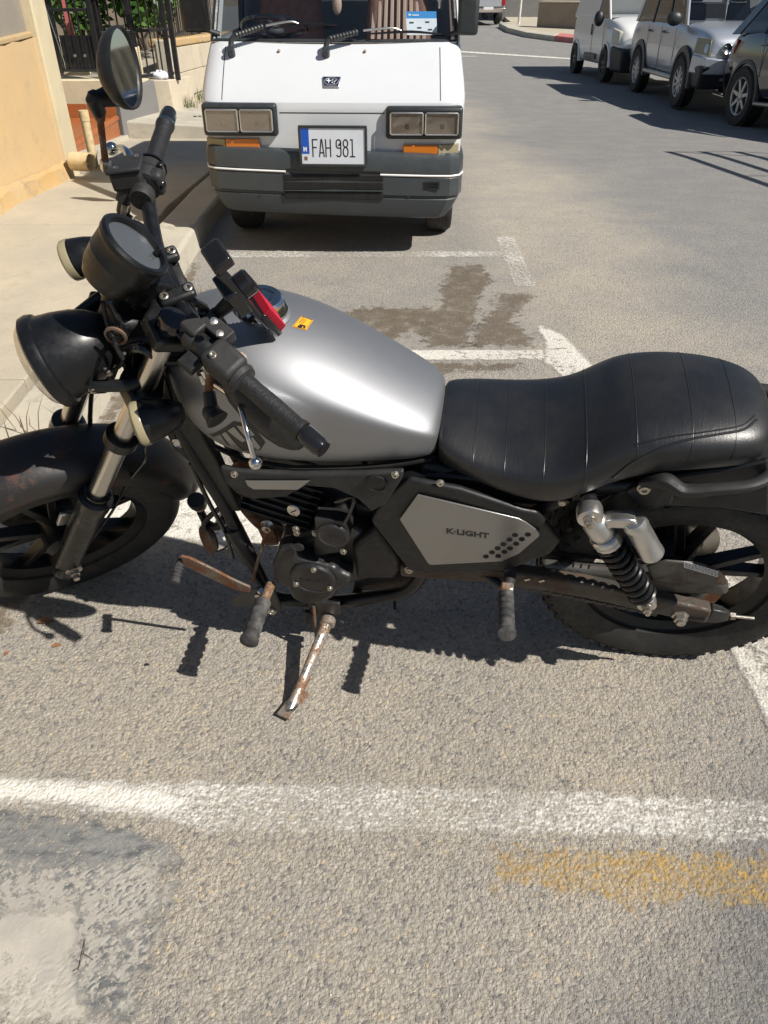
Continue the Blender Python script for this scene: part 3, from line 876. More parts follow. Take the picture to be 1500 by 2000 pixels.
for k in range(3):
    ont('nosing', tube([(-2.675, 6.78 + k * .58, .042), (-2.675, 6.78 + k * .58 + .574, .042)], .030, 16), 'terracotta')
for k in range(4):   # next riser, facing the camera
    ont('riser_tile', box((-2.80 - k * .285, 8.50, .11), (.279, .014, .13)), 'terracotta', bevel=.002)

# ------------------------------------------------------------------ low cream wall, grey wall, block, stone wall
o = mesh('low_wall', *hexa([(-5.0, 8.56, -.2), (-2.70, 8.56, -.2), (-2.48, 9.32, -.3), (-5.0, 9.1, -.3)], [(-5.0, 8.56, .375), (-2.66, 8.56, .375), (-2.50, 9.30, .30), (-5.0, 9.05, .375)]), 'plaster_cream', bevel=.01)
tag(o, 'low cream rendered wall carrying the black gate above the tiled steps', 'wall')
o = mesh('grey_wall', *hexa([(-2.72, 8.545, -.3), (-2.63, 8.52, -.3), (-2.42, 9.28, -.3), (-2.52, 9.32, -.3)], [(-2.70, 8.545, .25), (-2.615, 8.52, .25), (-2.44, 9.28, .285), (-2.52, 9.32, .285)]), 'grey_paint', bevel=.006)
tag(o, 'sloping grey painted wall end between the tiled steps and the whitewashed block', 'wall')
o = mesh('concrete_block', *hexa([(-2.53, 9.40, -.15), (-2.30, 9.44, -.15), (-2.20, 10.1, -.2), (-2.45, 10.1, -.2)], [(-2.53, 9.40, .275), (-2.32, 9.44, .265), (-2.22, 10.1, .235), (-2.47, 10.1, .245)]), 'limestone', bevel=.01)
tag(o, 'weathered whitewashed concrete block at the foot of the stone wall', 'block')
o = mesh('rubbish_bag', *ellipsoid((-2.44, 9.52, .30), (.10, .09, .05), 20, 12), 'cloth_white')
for v in o.data.vertices:
    v.co += Vector((rng.uniform(-.012, .012), rng.uniform(-.012, .012), rng.uniform(-.008, .01)))
tag(o, 'crumpled white plastic bag lying on the whitewashed block', 'bag')
o = mesh('gate_pillar', *box((-2.66, 9.38, .42), (.15, .16, .32)), 'plaster_cream', bevel=.01)
tag(o, 'short cream pillar standing on the low wall beside the black gate', 'pillar')

sw = empty('stone_wall', 'pale limestone block wall topped with a weathered capping, behind the van', 'wall', (-2.4, 10.2, -.2))
s0 = Vector(sw.location)
def ons(name, vf, m, **k):
    return mesh(name, [Vector(q) - s0 for q in vf[0]], vf[1], m, sw, **k)
def wallpt(s, z, off=0):   # wall line runs away from the camera
    a = Vector((-2.40, 10.12, 0)); b = Vector((-2.30, 14.6, 0)); d = (b - a).normalized(); n = Vector((d.y, -d.x, 0))
    return a + d * s + n * off + Vector((0, 0, z))
def wblock(s0_, s1_, z0, z1, th=.2, j=.004):
    jj = rng.uniform(-j, j)
    drop = lambda s: -.055 * s
    c = []
    for z in (z0, z1):
        for (s, of) in ((s0_, jj), (s1_, jj), (s1_, -th), (s0_, -th)):
            c.append(wallpt(s, z + drop(s), of))
    return hexa(c[:4], c[4:])
for r_, (za, zb) in enumerate(((-.02, .24), (.245, .50))):
    s = -.02 if r_ else -.02
    k = 0
    while s < 4.2:
        L = (.42 if (k + r_) % 2 else .62)
        ons('stone_block', wblock(s, s + L - .007, za, zb), 'limestone', bevel=.006)
        s += L; k += 1
for k in range(14):
    ons('stone_block', wblock(.02 + k * .3, .02 + k * .3 + .26, -.4, -.03, .2, .012), 'limestone', bevel=.015)
for k in range(5):
    ons('cap_stone', wblock(-.03 + k * .85, .81 + k * .85, .505, .59, .26, .01), 'ochre', bevel=.02)
V, F = [], []
ons('end_pier', hexa([(-2.56, 10.02, -.3), (-2.395, 10.02, -.3), (-2.395, 10.11, -.3), (-2.56, 10.11, -.3)], [(-2.56, 10.02, .58), (-2.395, 10.02, .58), (-2.395, 10.11, .58), (-2.56, 10.11, .58)]), 'kerb', bevel=.006)

# black steel gate and railings
def railing(root, o0, a, b, z0, z1, n, bar=.009, rails=(0.0, 1.0), name='bar', sq=True):
    a = Vector(a); b = Vector(b)
    for k in range(n):
        q = a.lerp(b, (k + .5) / n)
        mesh(name, *box(Vector((q.x, q.y, (z0 + z1) / 2)) - o0, (bar * 1.6, bar * 1.6, z1 - z0)), 'gate_black', root, smooth=False)
    d = (b - a); ang = math.atan2(d.y, d.x); rt = Matrix.Rotation(ang, 3, 'Z')
    for r_ in rails:
        mesh('rail', *box((a + b) / 2 + Vector((0, 0, z0 + (z1 - z0) * r_)) - Vector((0, 0, (a.z + b.z) / 2)) - o0, (d.length, .03, .028), rt), 'gate_black', root, bevel=.003)

g = empty('metal_gate', 'black steel gate leaf with a solid lower panel above the low cream wall', 'gate', (-3.0, 9.0, .38))
g0 = Vector(g.location)
railing(g, g0, (-3.62, 9.02, 0), (-2.92, 9.02, 0), .40, 1.62, 9, rails=(0.005, .43, .62))
for x in (-3.62, -3.31, -2.90):
    mesh('post', *box(Vector((x, 9.02, .98)) - g0, (.045, .045, 1.2)), 'gate_black', g, bevel=.004)
mesh('lower_panel', *box(Vector((-3.09, 9.035, .56)) - g0, (.34, .012, .30)), 'gate_black', g, bevel=.002)
for x in (-3.13, -3.03):
    mesh('knob', *lathe([(.0, .03), (.012, .03), (.016, .018), (.012, 0)], Vector((x, 9.025, .535)) - g0, (0, -1, 0), 14), 'bolt', g)
mesh('latch_rod', *tube([Vector((-3.24, 8.99, .46)) - g0, Vector((-3.32, 8.99, .98)) - g0], .006, 8), 'chrome', g)
g = empty('railing', 'black steel railing with slim upright bars right of the gate leaf', 'railing', (-2.6, 9.3, .38))
g0 = Vector(g.location)
railing(g, g0, (-2.88, 9.12, 0), (-2.30, 9.62, 0), .30, 1.7, 9, rails=(.01, .3))
for (x, yy) in ((-2.88, 9.12), (-2.62, 9.35), (-2.33, 9.60), (-2.27, 9.66)):
    mesh('post', *box(Vector((x, yy, .95)) - g0, (.05, .05, 1.42)), 'gate_black', g, bevel=.004)
mesh('top_beam', *box(Vector((-2.9, 9.1, 1.03)) - g0, (1.5, .05, .05), Matrix.Rotation(.25, 3, 'Z')), 'gate_black', g, bevel=.004)
g = empty('wall_fence', 'fine black bar fence standing on the capping of the limestone block wall', 'fence', (-2.5, 10.1, .6))
g0 = Vector(g.location)
railing(g, g0, tuple(wallpt(.0, 0, -.12)), tuple(wallpt(2.9, 0, -.12)), .50, 1.45, 30, .006, rails=(.08, .95))
# sloping stair parapet seen through the gate
o = mesh('stair_parapet', *hexa([(-3.75, 9.5, .3), (-3.2, 9.5, .3), (-3.2, 9.65, .3), (-3.75, 9.65, .3)], [(-3.75, 9.5, .78), (-3.2, 9.5, .52), (-3.2, 9.65, .52), (-3.75, 9.65, .78)]), 'plaster_cream', bevel=.01)
tag(o, 'sloping cream stair parapet seen through the bars of the gate', 'parapet')
o = mesh('garden_wall', *box((-4.8, 12.6, .9), (4.6, .2, 2.6)), 'far_wall')
tag(o, 'shaded brown garden wall far behind the gate and the bushes', 'wall')
o = mesh('garden_floor', *box((-4.6, 11.0, .1), (4.0, 3.3, .3)), 'concrete', smooth=False)
tag(o, kind='structure')

def bush(c, s, n, m='leaf', size=.05, seed=1):
    r2 = random.Random(seed); V, F = [], []
    for _ in range(n):
        while True:
            q = Vector((r2.uniform(-1, 1), r2.uniform(-1, 1), r2.uniform(-1, 1)))
            if q.length < 1 and (q.length > .45 or r2.random() < .3): break
        lump = .8 + .35 * math.sin(q.x * 5 + seed) * math.cos(q.z * 6)
        p_ = Vector((q.x * s[0] * lump, q.y * s[1] * lump, q.z * s[2] * lump)) + Vector(c)
        d = Vector((r2.gauss(0, 1), r2.gauss(0, 1), r2.gauss(.3, 1))).normalized(); u = d.orthogonal().normalized()
        L = size * r2.uniform(.6, 1.5); W = L * .28
        n0 = len(V)
        V += [p_, p_ + d * L * .5 + u * W, p_ + d * L, p_ + d * L * .5 - u * W]
        F.append((n0, n0 + 1, n0 + 2, n0 + 3))
    return V, F
def plant(name, label, c, s, n, size, seed, cat='bush'):
    root = empty(name, label, cat, (c[0], c[1], c[2] - s[2]))
    r0 = Vector(root.location)
    v, f = bush(Vector(c) - r0, s, n, 'leaf', size, seed)
    mesh('foliage', v, f, 'leaf', root, smooth=False)
    st = [tube([(rng.uniform(-.1, .1), 0, -.1), (rng.uniform(-.3, .3) * s[0], rng.uniform(-.3, .3) * s[1], s[2] * .9), (rng.uniform(-.8, .8) * s[0], rng.uniform(-.5, .5) * s[1], s[2] * 1.5)], [.018, .006], 6, 3) for _ in range(5)]
    mesh('stem', *join(*st), 'bark', root)
plant('bush', 'leafy green bush growing behind the black gate leaf', (-3.55, 10.6, .95), (.45, .4, .45), 1500, .08, 3)
plant('bush', 'taller green bush with narrow leaves behind the railing posts', (-2.85, 10.5, 1.05), (.35, .4, .5), 1500, .09, 4)
plant('bush', 'spindly shrub behind the fine fence on the limestone wall', (-2.85, 11.6, .95), (.3, .8, .45), 900, .07, 5)
o = mesh('red_towel', *prism([(-3.44, 9.8, .55), (-3.36, 9.8, .55), (-3.385, 9.8, .95), (-3.43, 9.8, .98)], (0, .02, 0)), 'red_paint')
tag(o, 'narrow red cloth hanging behind the bars of the gate leaf', 'cloth')
# overhanging twig of leaves at the top left corner
root = empty('creeper', 'small yellow green creeper sprig on the ledge of the yellow wall', 'plant', (-2.35, 4.9, 1.0))
mesh('foliage', *bush((0, 0, .05), (.06, .16, .06), 90, size=.035, seed=9), 'weed', root, smooth=False)
mesh('stem', *tube([(-.1, -.2, .1), (0, 0, .06), (.02, .12, 0)], .003, 5, 3), 'bark', root)

def tuft(label, c, n, h, m='weed', spread=.05, seed=0, lean=.5):
    r2 = random.Random(seed); V, F = [], []
    for _ in range(n):
        a = r2.uniform(0, 6.28); b = Vector((r2.gauss(0, spread), r2.gauss(0, spread), 0))
        d = Vector((math.cos(a), math.sin(a), 0)); hh = h * r2.uniform(.5, 1.2); w_ = .0022 if m == 'straw' else .004
        u = Vector((-d.y, d.x, 0)) * w_
        q = [b, b + d * hh * lean * .3 + Vector((0, 0, hh * .55)), b + d * hh * lean + Vector((0, 0, hh))]
        n0 = len(V); V += [q[0] - u, q[0] + u, q[1] + u * .8, q[1] - u * .8, q[2]]
        F += [(n0, n0 + 1, n0 + 2, n0 + 3), (n0 + 3, n0 + 2, n0 + 4)]
    o = mesh('weed_tuft', V, F, m, smooth=False); o.location = c
    return tag(o, label, 'weed')
tuft('dry straw tuft growing from the kerb joint above the front wheel', (-1.12, 2.18, .12), 13, .19, 'straw', .07, 1, .7)
tuft('small green weed at the foot of the whitewashed block', (-2.22, 9.75, -.08), 60, .16, 'weed', .05, 2)
tuft('weeds along the base of the limestone wall', (-2.25, 10.6, -.1), 90, .14, 'weed', .12, 3)
tuft('low dry weed in the road beside the kerb corner', (-1.0, 3.75, 0), 60, .05, 'straw', .05, 4)
tuft('tiny weed by the drain pipe elbow', (-2.22, 6.25, .06), 40, .12, 'straw', .03, 5)

# leaves and litter on the road
def dryleaf(label, c, L, rz, m='leaf_dry', curl=.012):
    P_ = [(-1, 0), (-.6, .32), (-.1, .45), (.45, .3), (1, 0), (.5, -.34), (-.1, -.42), (-.6, -.26)]
    V = [(0, 0, curl * .2)] + [(x * L / 2, y_ * L / 2, curl * (abs(y_) * 1.6 + .25 * x * x) + rng.uniform(0, .003)) for x, y_ in P_]
    F = [(0, k + 1, (k + 1) % 8 + 1) for k in range(8)]
    o = mesh('fallen_leaf', V, F, m, smooth=False); o.location = c; o.rotation_euler = (0, 0, rz)
    sm = o.modifiers.new('solid', 'SOLIDIFY'); sm.thickness = .0008
    return tag(o, label, 'leaf')
dryleaf('curled brown dry leaf on the road left of the gear lever shadow', (-0.8760,1.4341,-0.0003), .045, .1, curl=.02)
dryleaf('small dark brown leaf fragment below the larger curled leaf', (-0.8181,1.3506,-0.0000), .026, .3)
dryleaf('tiny dark leaf scrap left of the footpeg shadow', (-0.5766,1.2866,-0.0007), .012, .5, 'ink')
dryleaf('tiny brown leaf scrap on the road at the left picture edge', (-0.9331,1.3267,-0.0003), .018, 1.2)
o = mesh('twig', *join(tube([(-0.5273,0.6450,0.0039), (-0.5202,0.6211,0.0098), (-0.5228,0.5946,0.0039)], .0007, 5, 3), tube([(-0.5205,0.6203,0.0076), (-0.5016,0.6111,0.0040)], .0006, 5), tube([(-0.5220,0.6004,0.0039), (-0.5294,0.5921,0.0060)], .0007, 5)), 'bark')
tag(o, 'thin broken twig lying on the smooth cement patch', 'twig')

# ------------------------------------------------------------------ far end of the street
fk = bpy.data.objects.new('far_pavement', None); COL.objects.link(fk); tag(fk, kind='structure')
def gz(x, y, dz): return (x, y, gh(y) + dz)
ko = [(4.62, 36.5), (4.60, 33.5), (4.95, 31.2), (5.6, 29.6), (6.5, 28.2), (9, 26.2), (16, 22.5)]
ki = [(5.2, 37.2), (5.1, 34.0), (5.4, 32.2), (6.0, 30.8), (6.8, 29.6), (9.4, 27.8), (16.5, 24)]
for k in range(len(ko) - 1):
    a, b, c, d = ko[k], ko[k + 1], ki[k + 1], ki[k]
    mesh('kerb_stone', *hexa([gz(*a, -.1), gz(*b, -.1), gz(*c, -.1), gz(*d, -.1)], [gz(*a, .16), gz(*b, .16), gz(*c, .16), gz(*d, .16)]), 'red_paint' if k in (3, 4) else 'kerb', fk, bevel=.02)
mesh('paving_slab', *prism([gz(x, y, .15) for x, y in ki] + [gz(18, 32, .15), gz(12, 40, .15), gz(5.5, 42, .15)], (0, 0, -.2)), 'concrete', fk, smooth=False)
o = mesh('low_boundary_wall', *hexa([gz(5.72, 34, 0), gz(16, 25.6, 0), gz(16.3, 26, 0), gz(6.0, 34.3, 0)], [gz(5.72, 34, .92), gz(16, 25.6, 1.1), gz(16.3, 26, 1.1), gz(6.0, 34.3, .92)]), 'far_wall', bevel=.02)
tag(o, 'pale low boundary wall curving round the far street corner', 'wall')
o = mesh('wall_capping', *hexa([gz(5.68, 34.0, .922), gz(16, 25.55, 1.102), gz(16.4, 26.0, 1.102), gz(6.04, 34.4, .922)], [gz(5.68, 34.0, .97), gz(16, 25.55, 1.15), gz(16.4, 26.0, 1.15), gz(6.04, 34.4, .97)]), 'limestone', bevel=.01)
tag(o, 'thin pale capping on the low boundary wall at the corner', 'capping')
o = mesh('far_building', *box((9.5, 45.5, 1.5), (8.4, 9, 7)), 'far_grey', smooth=False)
tag(o, 'plain grey building wall behind the far street corner', 'building')
o = mesh('far_building', *box((-3, 62, 2), (18, 8, 9)), 'far_wall', smooth=False)
tag(o, 'brown shaded house front at the very end of the street', 'building')
o = mesh('sign_pole', *tube([(5.31, 35.8, -1.2), (5.36, 35.8, 2.2)], .05, 10), 'pole_white')
tag(o, 'slim white pole standing on the far street corner', 'pole')
# yard wall beyond the parked cars, seen through their windows
yw = empty('yard_wall', 'cream yard wall with upright ribs beyond the row of parked cars', 'wall', (11.5, 18, -1))
mesh('wall_panel', *box((0, 0, 1.4), (.25, 26, 3.4)), 'plaster_cream', yw, smooth=False)
for k in range(60):
    mesh('rib', *box((-.15, -12.8 + k * .43, 1.5), (.05, .16, 3.1)), 'far_wall', yw, smooth=False)
sp = profile_strip('side_pavement', 7.4, 40, -8, 24, 'concrete', .14, dy=1.0, thick=.2)
tag(sp, kind='structure')

th_ = empty('town_house', 'cream rendered town house with shuttered windows across the street', 'house', (16.5, 2, .1))
mesh('house_front', *box((0, 0, 3.6), (.4, 26, 7.2)), 'plaster_cream', th_, smooth=False)
for fl in (1.4, 4.6):
    for k in range(7):
        y_ = -11 + k * 3.6
        wf = mesh('window', *box((-.215, y_, fl), (.06, 1.2, 1.7)), 'trim_dark', th_, bevel=.01)
        mesh('shutter', *join(*[box((-.26, y_, fl - .75 + q * .1), (.03, 1.1, .03)) for q in range(16)]), 'gate_black', wf, smooth=False)
        mesh('sill', *box((-.30, y_, fl - .92), (.22, 1.4, .08)), 'limestone', wf, bevel=.01)
mesh('balcony_slab', *box((-.7, 1, 2.95), (1.2, 8, .16)), 'limestone', th_, bevel=.01)
for k in range(40):
    mesh('balcony_bar', *box((-1.25, -2.9 + k * .2, 3.5), (.02, .02, 1.0)), 'gate_black', th_, smooth=False)
mesh('balcony_rail', *box((-1.25, 1, 4.02), (.05, 8, .04)), 'gate_black', th_, smooth=False)

# steel pipe rack added outside the picture on the right to cast rail shadows
rk = empty('shadow_rack', 'unseen steel pipe rack added beyond the right picture edge to cast rail shadows', 'rack', (4.7, 6.4, -.1))
for x in (-.35, 0, .35):
    mesh('rail', *tube([(x, -1.6, 1.5), (x, 1.35, 1.5)], .035, 8), 'dark_metal', rk)
for y_ in (-1.6, -.2, 1.35):
    mesh('cross_bar', *tube([(-.35, y_, 1.47), (.35, y_, 1.47)], .012 if y_ > -1 else .03, 8), 'dark_metal', rk)
for x in (-.35, .35):
    for y_ in (-1.6, 1.35):
        mesh('leg', *tube([(x, y_, gh(6.4 + y_) + .1), (x, y_, 1.48)], .018, 8), 'dark_metal', rk)

# gutter dirt and loose grit on the road
sheet('gutter_dirt', [(-1.05, .3), (-.95, .4), (-.98, 1.2), (-.93, 1.7), (-.99, 2.4), (-.95, 3.1), (-1.0, 4.2), (-1.07, 4.3)], 'dirt', 0.0035, 0.02, 0.05)
V, F = [], []
for k in range(520):
    x = rng.uniform(-.9, 1.2) if k % 3 else rng.uniform(-1.0, -.8); y_ = rng.uniform(.45, 1.6) if k % 2 else rng.uniform(1.6, 4.0)
    r_ = rng.uniform(.0012, .0032); z = gh(y_) + .0028 + r_ * .3
    n0 = len(V)
    V += [(x + r_ * a * rng.uniform(.7, 1.3), y_ + r_ * b * rng.uniform(.7, 1.3), z + r_ * c * .7) for a, b, c in ((1, 0, 0), (0, 1, 0), (-1, 0, 0), (0, -1, 0), (0, 0, 1), (0, 0, -1))]
    F += [(n0 + i, n0 + j, n0 + 4) for i, j in ((0, 1), (1, 2), (2, 3), (3, 0))] + [(n0 + j, n0 + i, n0 + 5) for i, j in ((0, 1), (1, 2), (2, 3), (3, 0))]
tag(mesh('loose_grit', V, F, 'kerb', smooth=False), kind='stuff')

# ------------------------------------------------------------------ motorcycle
POSE = Matrix([[-0.989178, -0.142888, -0.033304, 0.659228], [0.146717, -0.963357, -0.22454, 1.382819], [0.0, -0.226996, 0.973896, 0.0], [0.0, 0.0, 0.0, 1.0]])
STEER = Matrix([[0.843183, -0.528705, -0.097541, 0.247499], [0.528705, 0.782512, 0.328856, -0.834436], [-0.097541, -0.328856, 0.939329, 0.153945], [0.0, 0.0, 0.0, 1.0]])

moto = bpy.data.objects.new('motorcycle', None); COL.objects.link(moto)
moto.matrix_world = POSE
tag(moto, 'silver and black naked motorcycle leaning on its side stand across the parking bay', 'motorcycle')
AX = Vector((-math.sin(0.5564), 0, math.cos(0.5564)))      # steering axis direction
BK = Vector((math.cos(0.5564), 0, math.sin(0.5564)))       # across it, forwards

def bp(name, vf, m, parent=None, steer=False, **k):
    par = parent if parent is not None else moto
    o = mesh(name, vf[0], vf[1], m, par, **k)
    if steer and parent is None:
        o.matrix_local = STEER
    return o
def sp_(name, vf, m, parent=None, **k):
    return bp(name, vf, m, parent, True, **k)
def bolt(parent, c, axis, r=.007, h=.006, m='bolt', steer=False, hexa_=True):
    pr = [(r * 1.25, 0), (r * 1.25, .0015), (r, .0016), (r * .95, h), (r * .5, h), (r * .42, h * .55)]
    return bp('bolt', lathe(pr, c, axis, 12), m, parent, steer, angle=30)

WR = 0.3011
# ---- wheels -------------------------------------------------------
def make_wheel(root, c, Rt, wt, rim_r, hub_w, lugs, nsp=5):
    c = Vector(c)
    # tyre: rounded section, revolved about the axle (y axis)
    sec = []
    for k in range(17):
        a = math.pi * (k / 16) - 0.0
        y_ = -math.cos(a) * wt / 2
        r = rim_r + (Rt - rim_r) * (0.32 + 0.68 * math.sin(a) ** 0.55) if 0 < k < 16 else rim_r + (Rt - rim_r) * .22
        sec.append((r, y_ if 0 < k < 16 else y_ * .86))
    sec = [(rim_r - .002, -wt * .36)] + sec + [(rim_r - .002, wt * .36)]
    v, f = lathe([(r, h) for r, h in sec], c, (0, 1, 0), 96, cap=False)
    n = len(sec); N = 96
    f += [((n - 1) * N + k, (n - 1) * N + (k + 1) % N, (k + 1) % N, k) for k in range(N)]
    tyre = bp('tyre', (v, f), 'rubber', root)
    if lugs:
        V, F = [], []
        for k in range(lugs):
            for sd in (-1, 1):
                a = 2 * math.pi * (k + (.5 if sd > 0 else 0)) / lugs
                rot = Matrix.Rotation(-a, 3, 'Y')
                for (ry, rr, sz) in ((wt * .415, Rt - .029, (.014, .013, .018)), (wt * .24, Rt - .0065, (.015, .030, .009)), (wt * .03, Rt - .0015, (.018, .02, .008))):
                    q = rot @ Vector((0, 0, rr)); q.y = sd * ry
                    V, F = join((V, F), box(c + q, sz, rot @ Matrix.Rotation(sd * -.5 if ry > wt * .3 else 0, 3, 'X')))
        tb = bp('tread_blocks', (V, F), 'rubber', root, smooth=False); tb['kind'] = 'stuff'
    w2 = wt * .36
    rim = bp('rim', (lambda vf: (vf[0], vf[1] + [((9) * 72 + k, 9 * 72 + (k + 1) % 72, (k + 1) % 72, k) for k in range(72)]))(
        lathe([(rim_r + .012, -w2), (rim_r + .012, -w2 + .006), (rim_r - .004, -w2 + .009), (rim_r - .014, -w2 * .4), (rim_r - .016, w2 * .4), (rim_r - .004, w2 - .009), (rim_r + .012, w2 - .006), (rim_r + .012, w2), (rim_r - .024, w2 * .5), (rim_r - .024, -w2 * .5)], c, (0, 1, 0), 72, cap=False)), 'black', root)
    bp('hub', lathe([(.03, -hub_w), (.045, -hub_w * .8), (.048, -.02), (.048, .02), (.045, hub_w * .8), (.03, hub_w)], c, (0, 1, 0), 28), 'black', root)
    for k in range(nsp):
        for s in (-1, 1):
            a = 2 * math.pi * k / nsp + .35
            a1 = a + s * .20
            p0_ = c + Vector((math.cos(a) * .042, 0, math.sin(a) * .042)); p1_ = c + Vector((math.cos(a1) * (rim_r - .016), 0, math.sin(a1) * (rim_r - .016)))
            d = (p1_ - p0_); L = d.length; d.normalize(); n_ = Vector((-d.z, 0, d.x))
            lo = [p0_ + n_ * .011 + Vector((0, .017, 0)), p0_ - n_ * .011 + Vector((0, .017, 0)), p0_ - n_ * .011 - Vector((0, .017, 0)), p0_ + n_ * .011 - Vector((0, .017, 0))]
            hi = [p1_ + n_ * .009 + Vector((0, .013, 0)), p1_ - n_ * .009 + Vector((0, .013, 0)), p1_ - n_ * .009 - Vector((0, .013, 0)), p1_ + n_ * .009 - Vector((0, .013, 0))]
            bp('spoke', hexa(lo, hi), 'black', root, bevel=.003)
    return root

rw = bpy.data.objects.new('rear_wheel', None); link(rw, moto)
make_wheel(rw, (0, 0, WR), WR, .135, .205, .09, 52)
bp('sprocket', lathe([(.095, .055), (.098, .057), (.098, .061), (.07, .062), (.068, .066), (.04, .07)], (0, 0, WR), (0, 1, 0), 40), 'rust', rw)
bp('sprocket_carrier', lathe([(.06, .03), (.062, .05), (.055, .075), (.03, .085)], (0, 0, WR), (0, 1, 0), 28), 'dark_metal', rw)
bp('brake_disc', lathe([(.105, -.072), (.105, -.068), (.07, -.067), (.07, -.073)], (0, 0, WR), (0, 1, 0), 40), 'satin', rw)
fw = bpy.data.objects.new('front_wheel', None); link(fw, moto); fw.matrix_local = STEER
FA = Vector((1.4655, 0, .297))
make_wheel(fw, FA, .297, .112, .206, .075, 0)
bp('brake_disc', lathe([(.13, -.072), (.13, -.068), (.085, -.067), (.085, -.073)], FA, (0, 1, 0), 40), 'satin', fw)
# front brake caliper on the right fork leg
bp('brake_caliper', box(FA + Vector((-.07, -.075, .11)), (.05, .05, .10), Matrix.Rotation(.5, 3, 'Y')), 'satin', None, True, bevel=.01)
bp('reflector', box(FA + Vector((-.055, .07, .16)), (.03, .01, .05), Matrix.Rotation(-.55, 3, 'Y')), 'alu', None, True, bevel=.003)

# ---- fork ---------------------------------------------------------
for s in (1, -1):
    base = Vector((1.474, s * .098, .297)) - BK * 0.004
    pt = lambda h, s_=s: Vector((1.474, s_ * .098, .297)) + AX * h
    sl = sp_('fork_slider', lathe([(.020, -.055), (.027, -.045), (.030, -.02), (.031, .10), (.033, .20), (.034, .262), (.0365, .268), (.0365, .30), (.030, .305), (.0245, .306)], pt(0), AX, 28), 'black')
    bp('axle_lug', lathe([(.030, -.022), (.031, .02), (.026, .026)], pt(-.015) + Vector((0, 0, 0)), (0, s, 0), 22), 'black', sl)
    if s > 0:
        bp('fork_seal', lathe([(.0265, .305), (.0285, .309), (.0285, .320), (.0225, .322)], pt(0), AX, 28), 'gloss_black', sl)
        bp('axle_nut', lathe([(.016, .026), (.016, .030), (.012, .031), (.012, .041), (.0085, .042), (.0085, .052), (.006, .054)], Vector((1.466, .098, .297)), (0, 1, 0), 6), 'bolt', sl, smooth=False)
        bp('axle_washer', lathe([(.0195, .020), (.0195, .029)], Vector((1.466, .098, .297)), (0, 1, 0), 24), 'bolt', sl)
    sp_('fork_tube', tube([pt(.28), pt(.84)], .0205, 24), 'satin')
    sp_('fork_clamp', lathe([(.028, 0), (.0325, .003), (.0325, .026), (.028, .029)], pt(.50), AX, 28), 'black')
    sp_('fork_cap', lathe([(.024, 0), (.026, .004), (.024, .018), (.014, .02)], pt(.835), AX, 20), 'gloss_black')
# yokes
lowc = Vector((1.474, 0, .297)) + AX * .64
upc = Vector((1.474, 0, .297)) + AX * .80
def yoke(name, c, th):
    out = [(-.05, .07), (-.06, .02), (-.06, -.02), (-.05, -.07), (-.025, -.128), (.03, -.128), (.035, -.07), (.01, -.04), (.01, .04), (.035, .07), (.03, .128), (-.025, .128)]
    sp_(name, prism([c + BK * a + Vector((0, b, 0)) for a, b in out], AX * th), 'black', bevel=.006)
yoke('lower_yoke', lowc, .035)
yoke('upper_yoke', upc, .028)
sp_('steering_stem', tube([lowc - BK * .035 - AX * .01, upc - BK * .035 + AX * .04], .028, 20), 'black')
sp_('stem_nut', lathe([(.019, 0), (.019, .010), (.012, .011), (.012, .018)], upc - BK * .035 + AX * .028, AX, 6), 'satin', smooth=False)
sp_('ignition_lock', lathe([(.017, -.02), (.017, .022), (.014, .025), (.008, .025), (.007, .022)], upc + BK * .055 + AX * .0, AX, 24), 'black_plastic')

# ---- front fender ---------------------------------------------------
rings = []
A0, A1 = R(187), R(28)
for i in range(33):
    a = A0 + (A1 - A0) * i / 32
    e = Vector((math.cos(a), 0, math.sin(a)))
    tp = 1.0
    if i < 4: tp = .62 + .38 * math.sin(i / 4 * math.pi / 2)
    rr = .318
    ring = []
    for (w_, h_) in ((-.074, -.034), (-.075, -.005), (-.068, .014), (-.045, .030), (-.018, .036), (.018, .036), (.045, .030), (.068, .014), (.075, -.005), (.074, -.034), (.070, -.032), (.066, -.002), (.05, .020), (.02, .030), (-.02, .030), (-.05, .020), (-.066, -.002), (-.070, -.032)):
        ring.append(FA + e * (rr + h_) + Vector((0, w_ * tp, 0)))
    rings.append(ring)
fender = sp_('front_fender', loft(rings), 'rust_black', sub=1)
# brake hose and speedometer cable
pt = lambda h, s_=1: Vector((1.474, s_ * .098, .297)) + AX * h
sp_('speedometer_cable', tube([upc + Vector((.02, .05, -.03)), pt(.62) + Vector((-.06, .03, 0)), pt(.50) + Vector((-.05, .02, 0)), pt(.38) + Vector((-.085, .0, 0)), pt(.25) + Vector((-.10, -.03, -.0)), FA + Vector((-.13, .03, .02)), FA + Vector((-.05, .06, -.03))], .0035, 8, 6), 'gloss_black')
sp_('brake_hose', tube([Vector((1.02, -.20, .95)), Vector((1.12, -.13, .90)), upc + Vector((.07, -.06, -.05)), lowc + Vector((.05, -.05, -.05)), pt(.45, -1) + Vector((.0, .05, 0)), pt(.2, -1) + Vector((-.06, .03, 0))], .005, 8, 6), 'gloss_black')

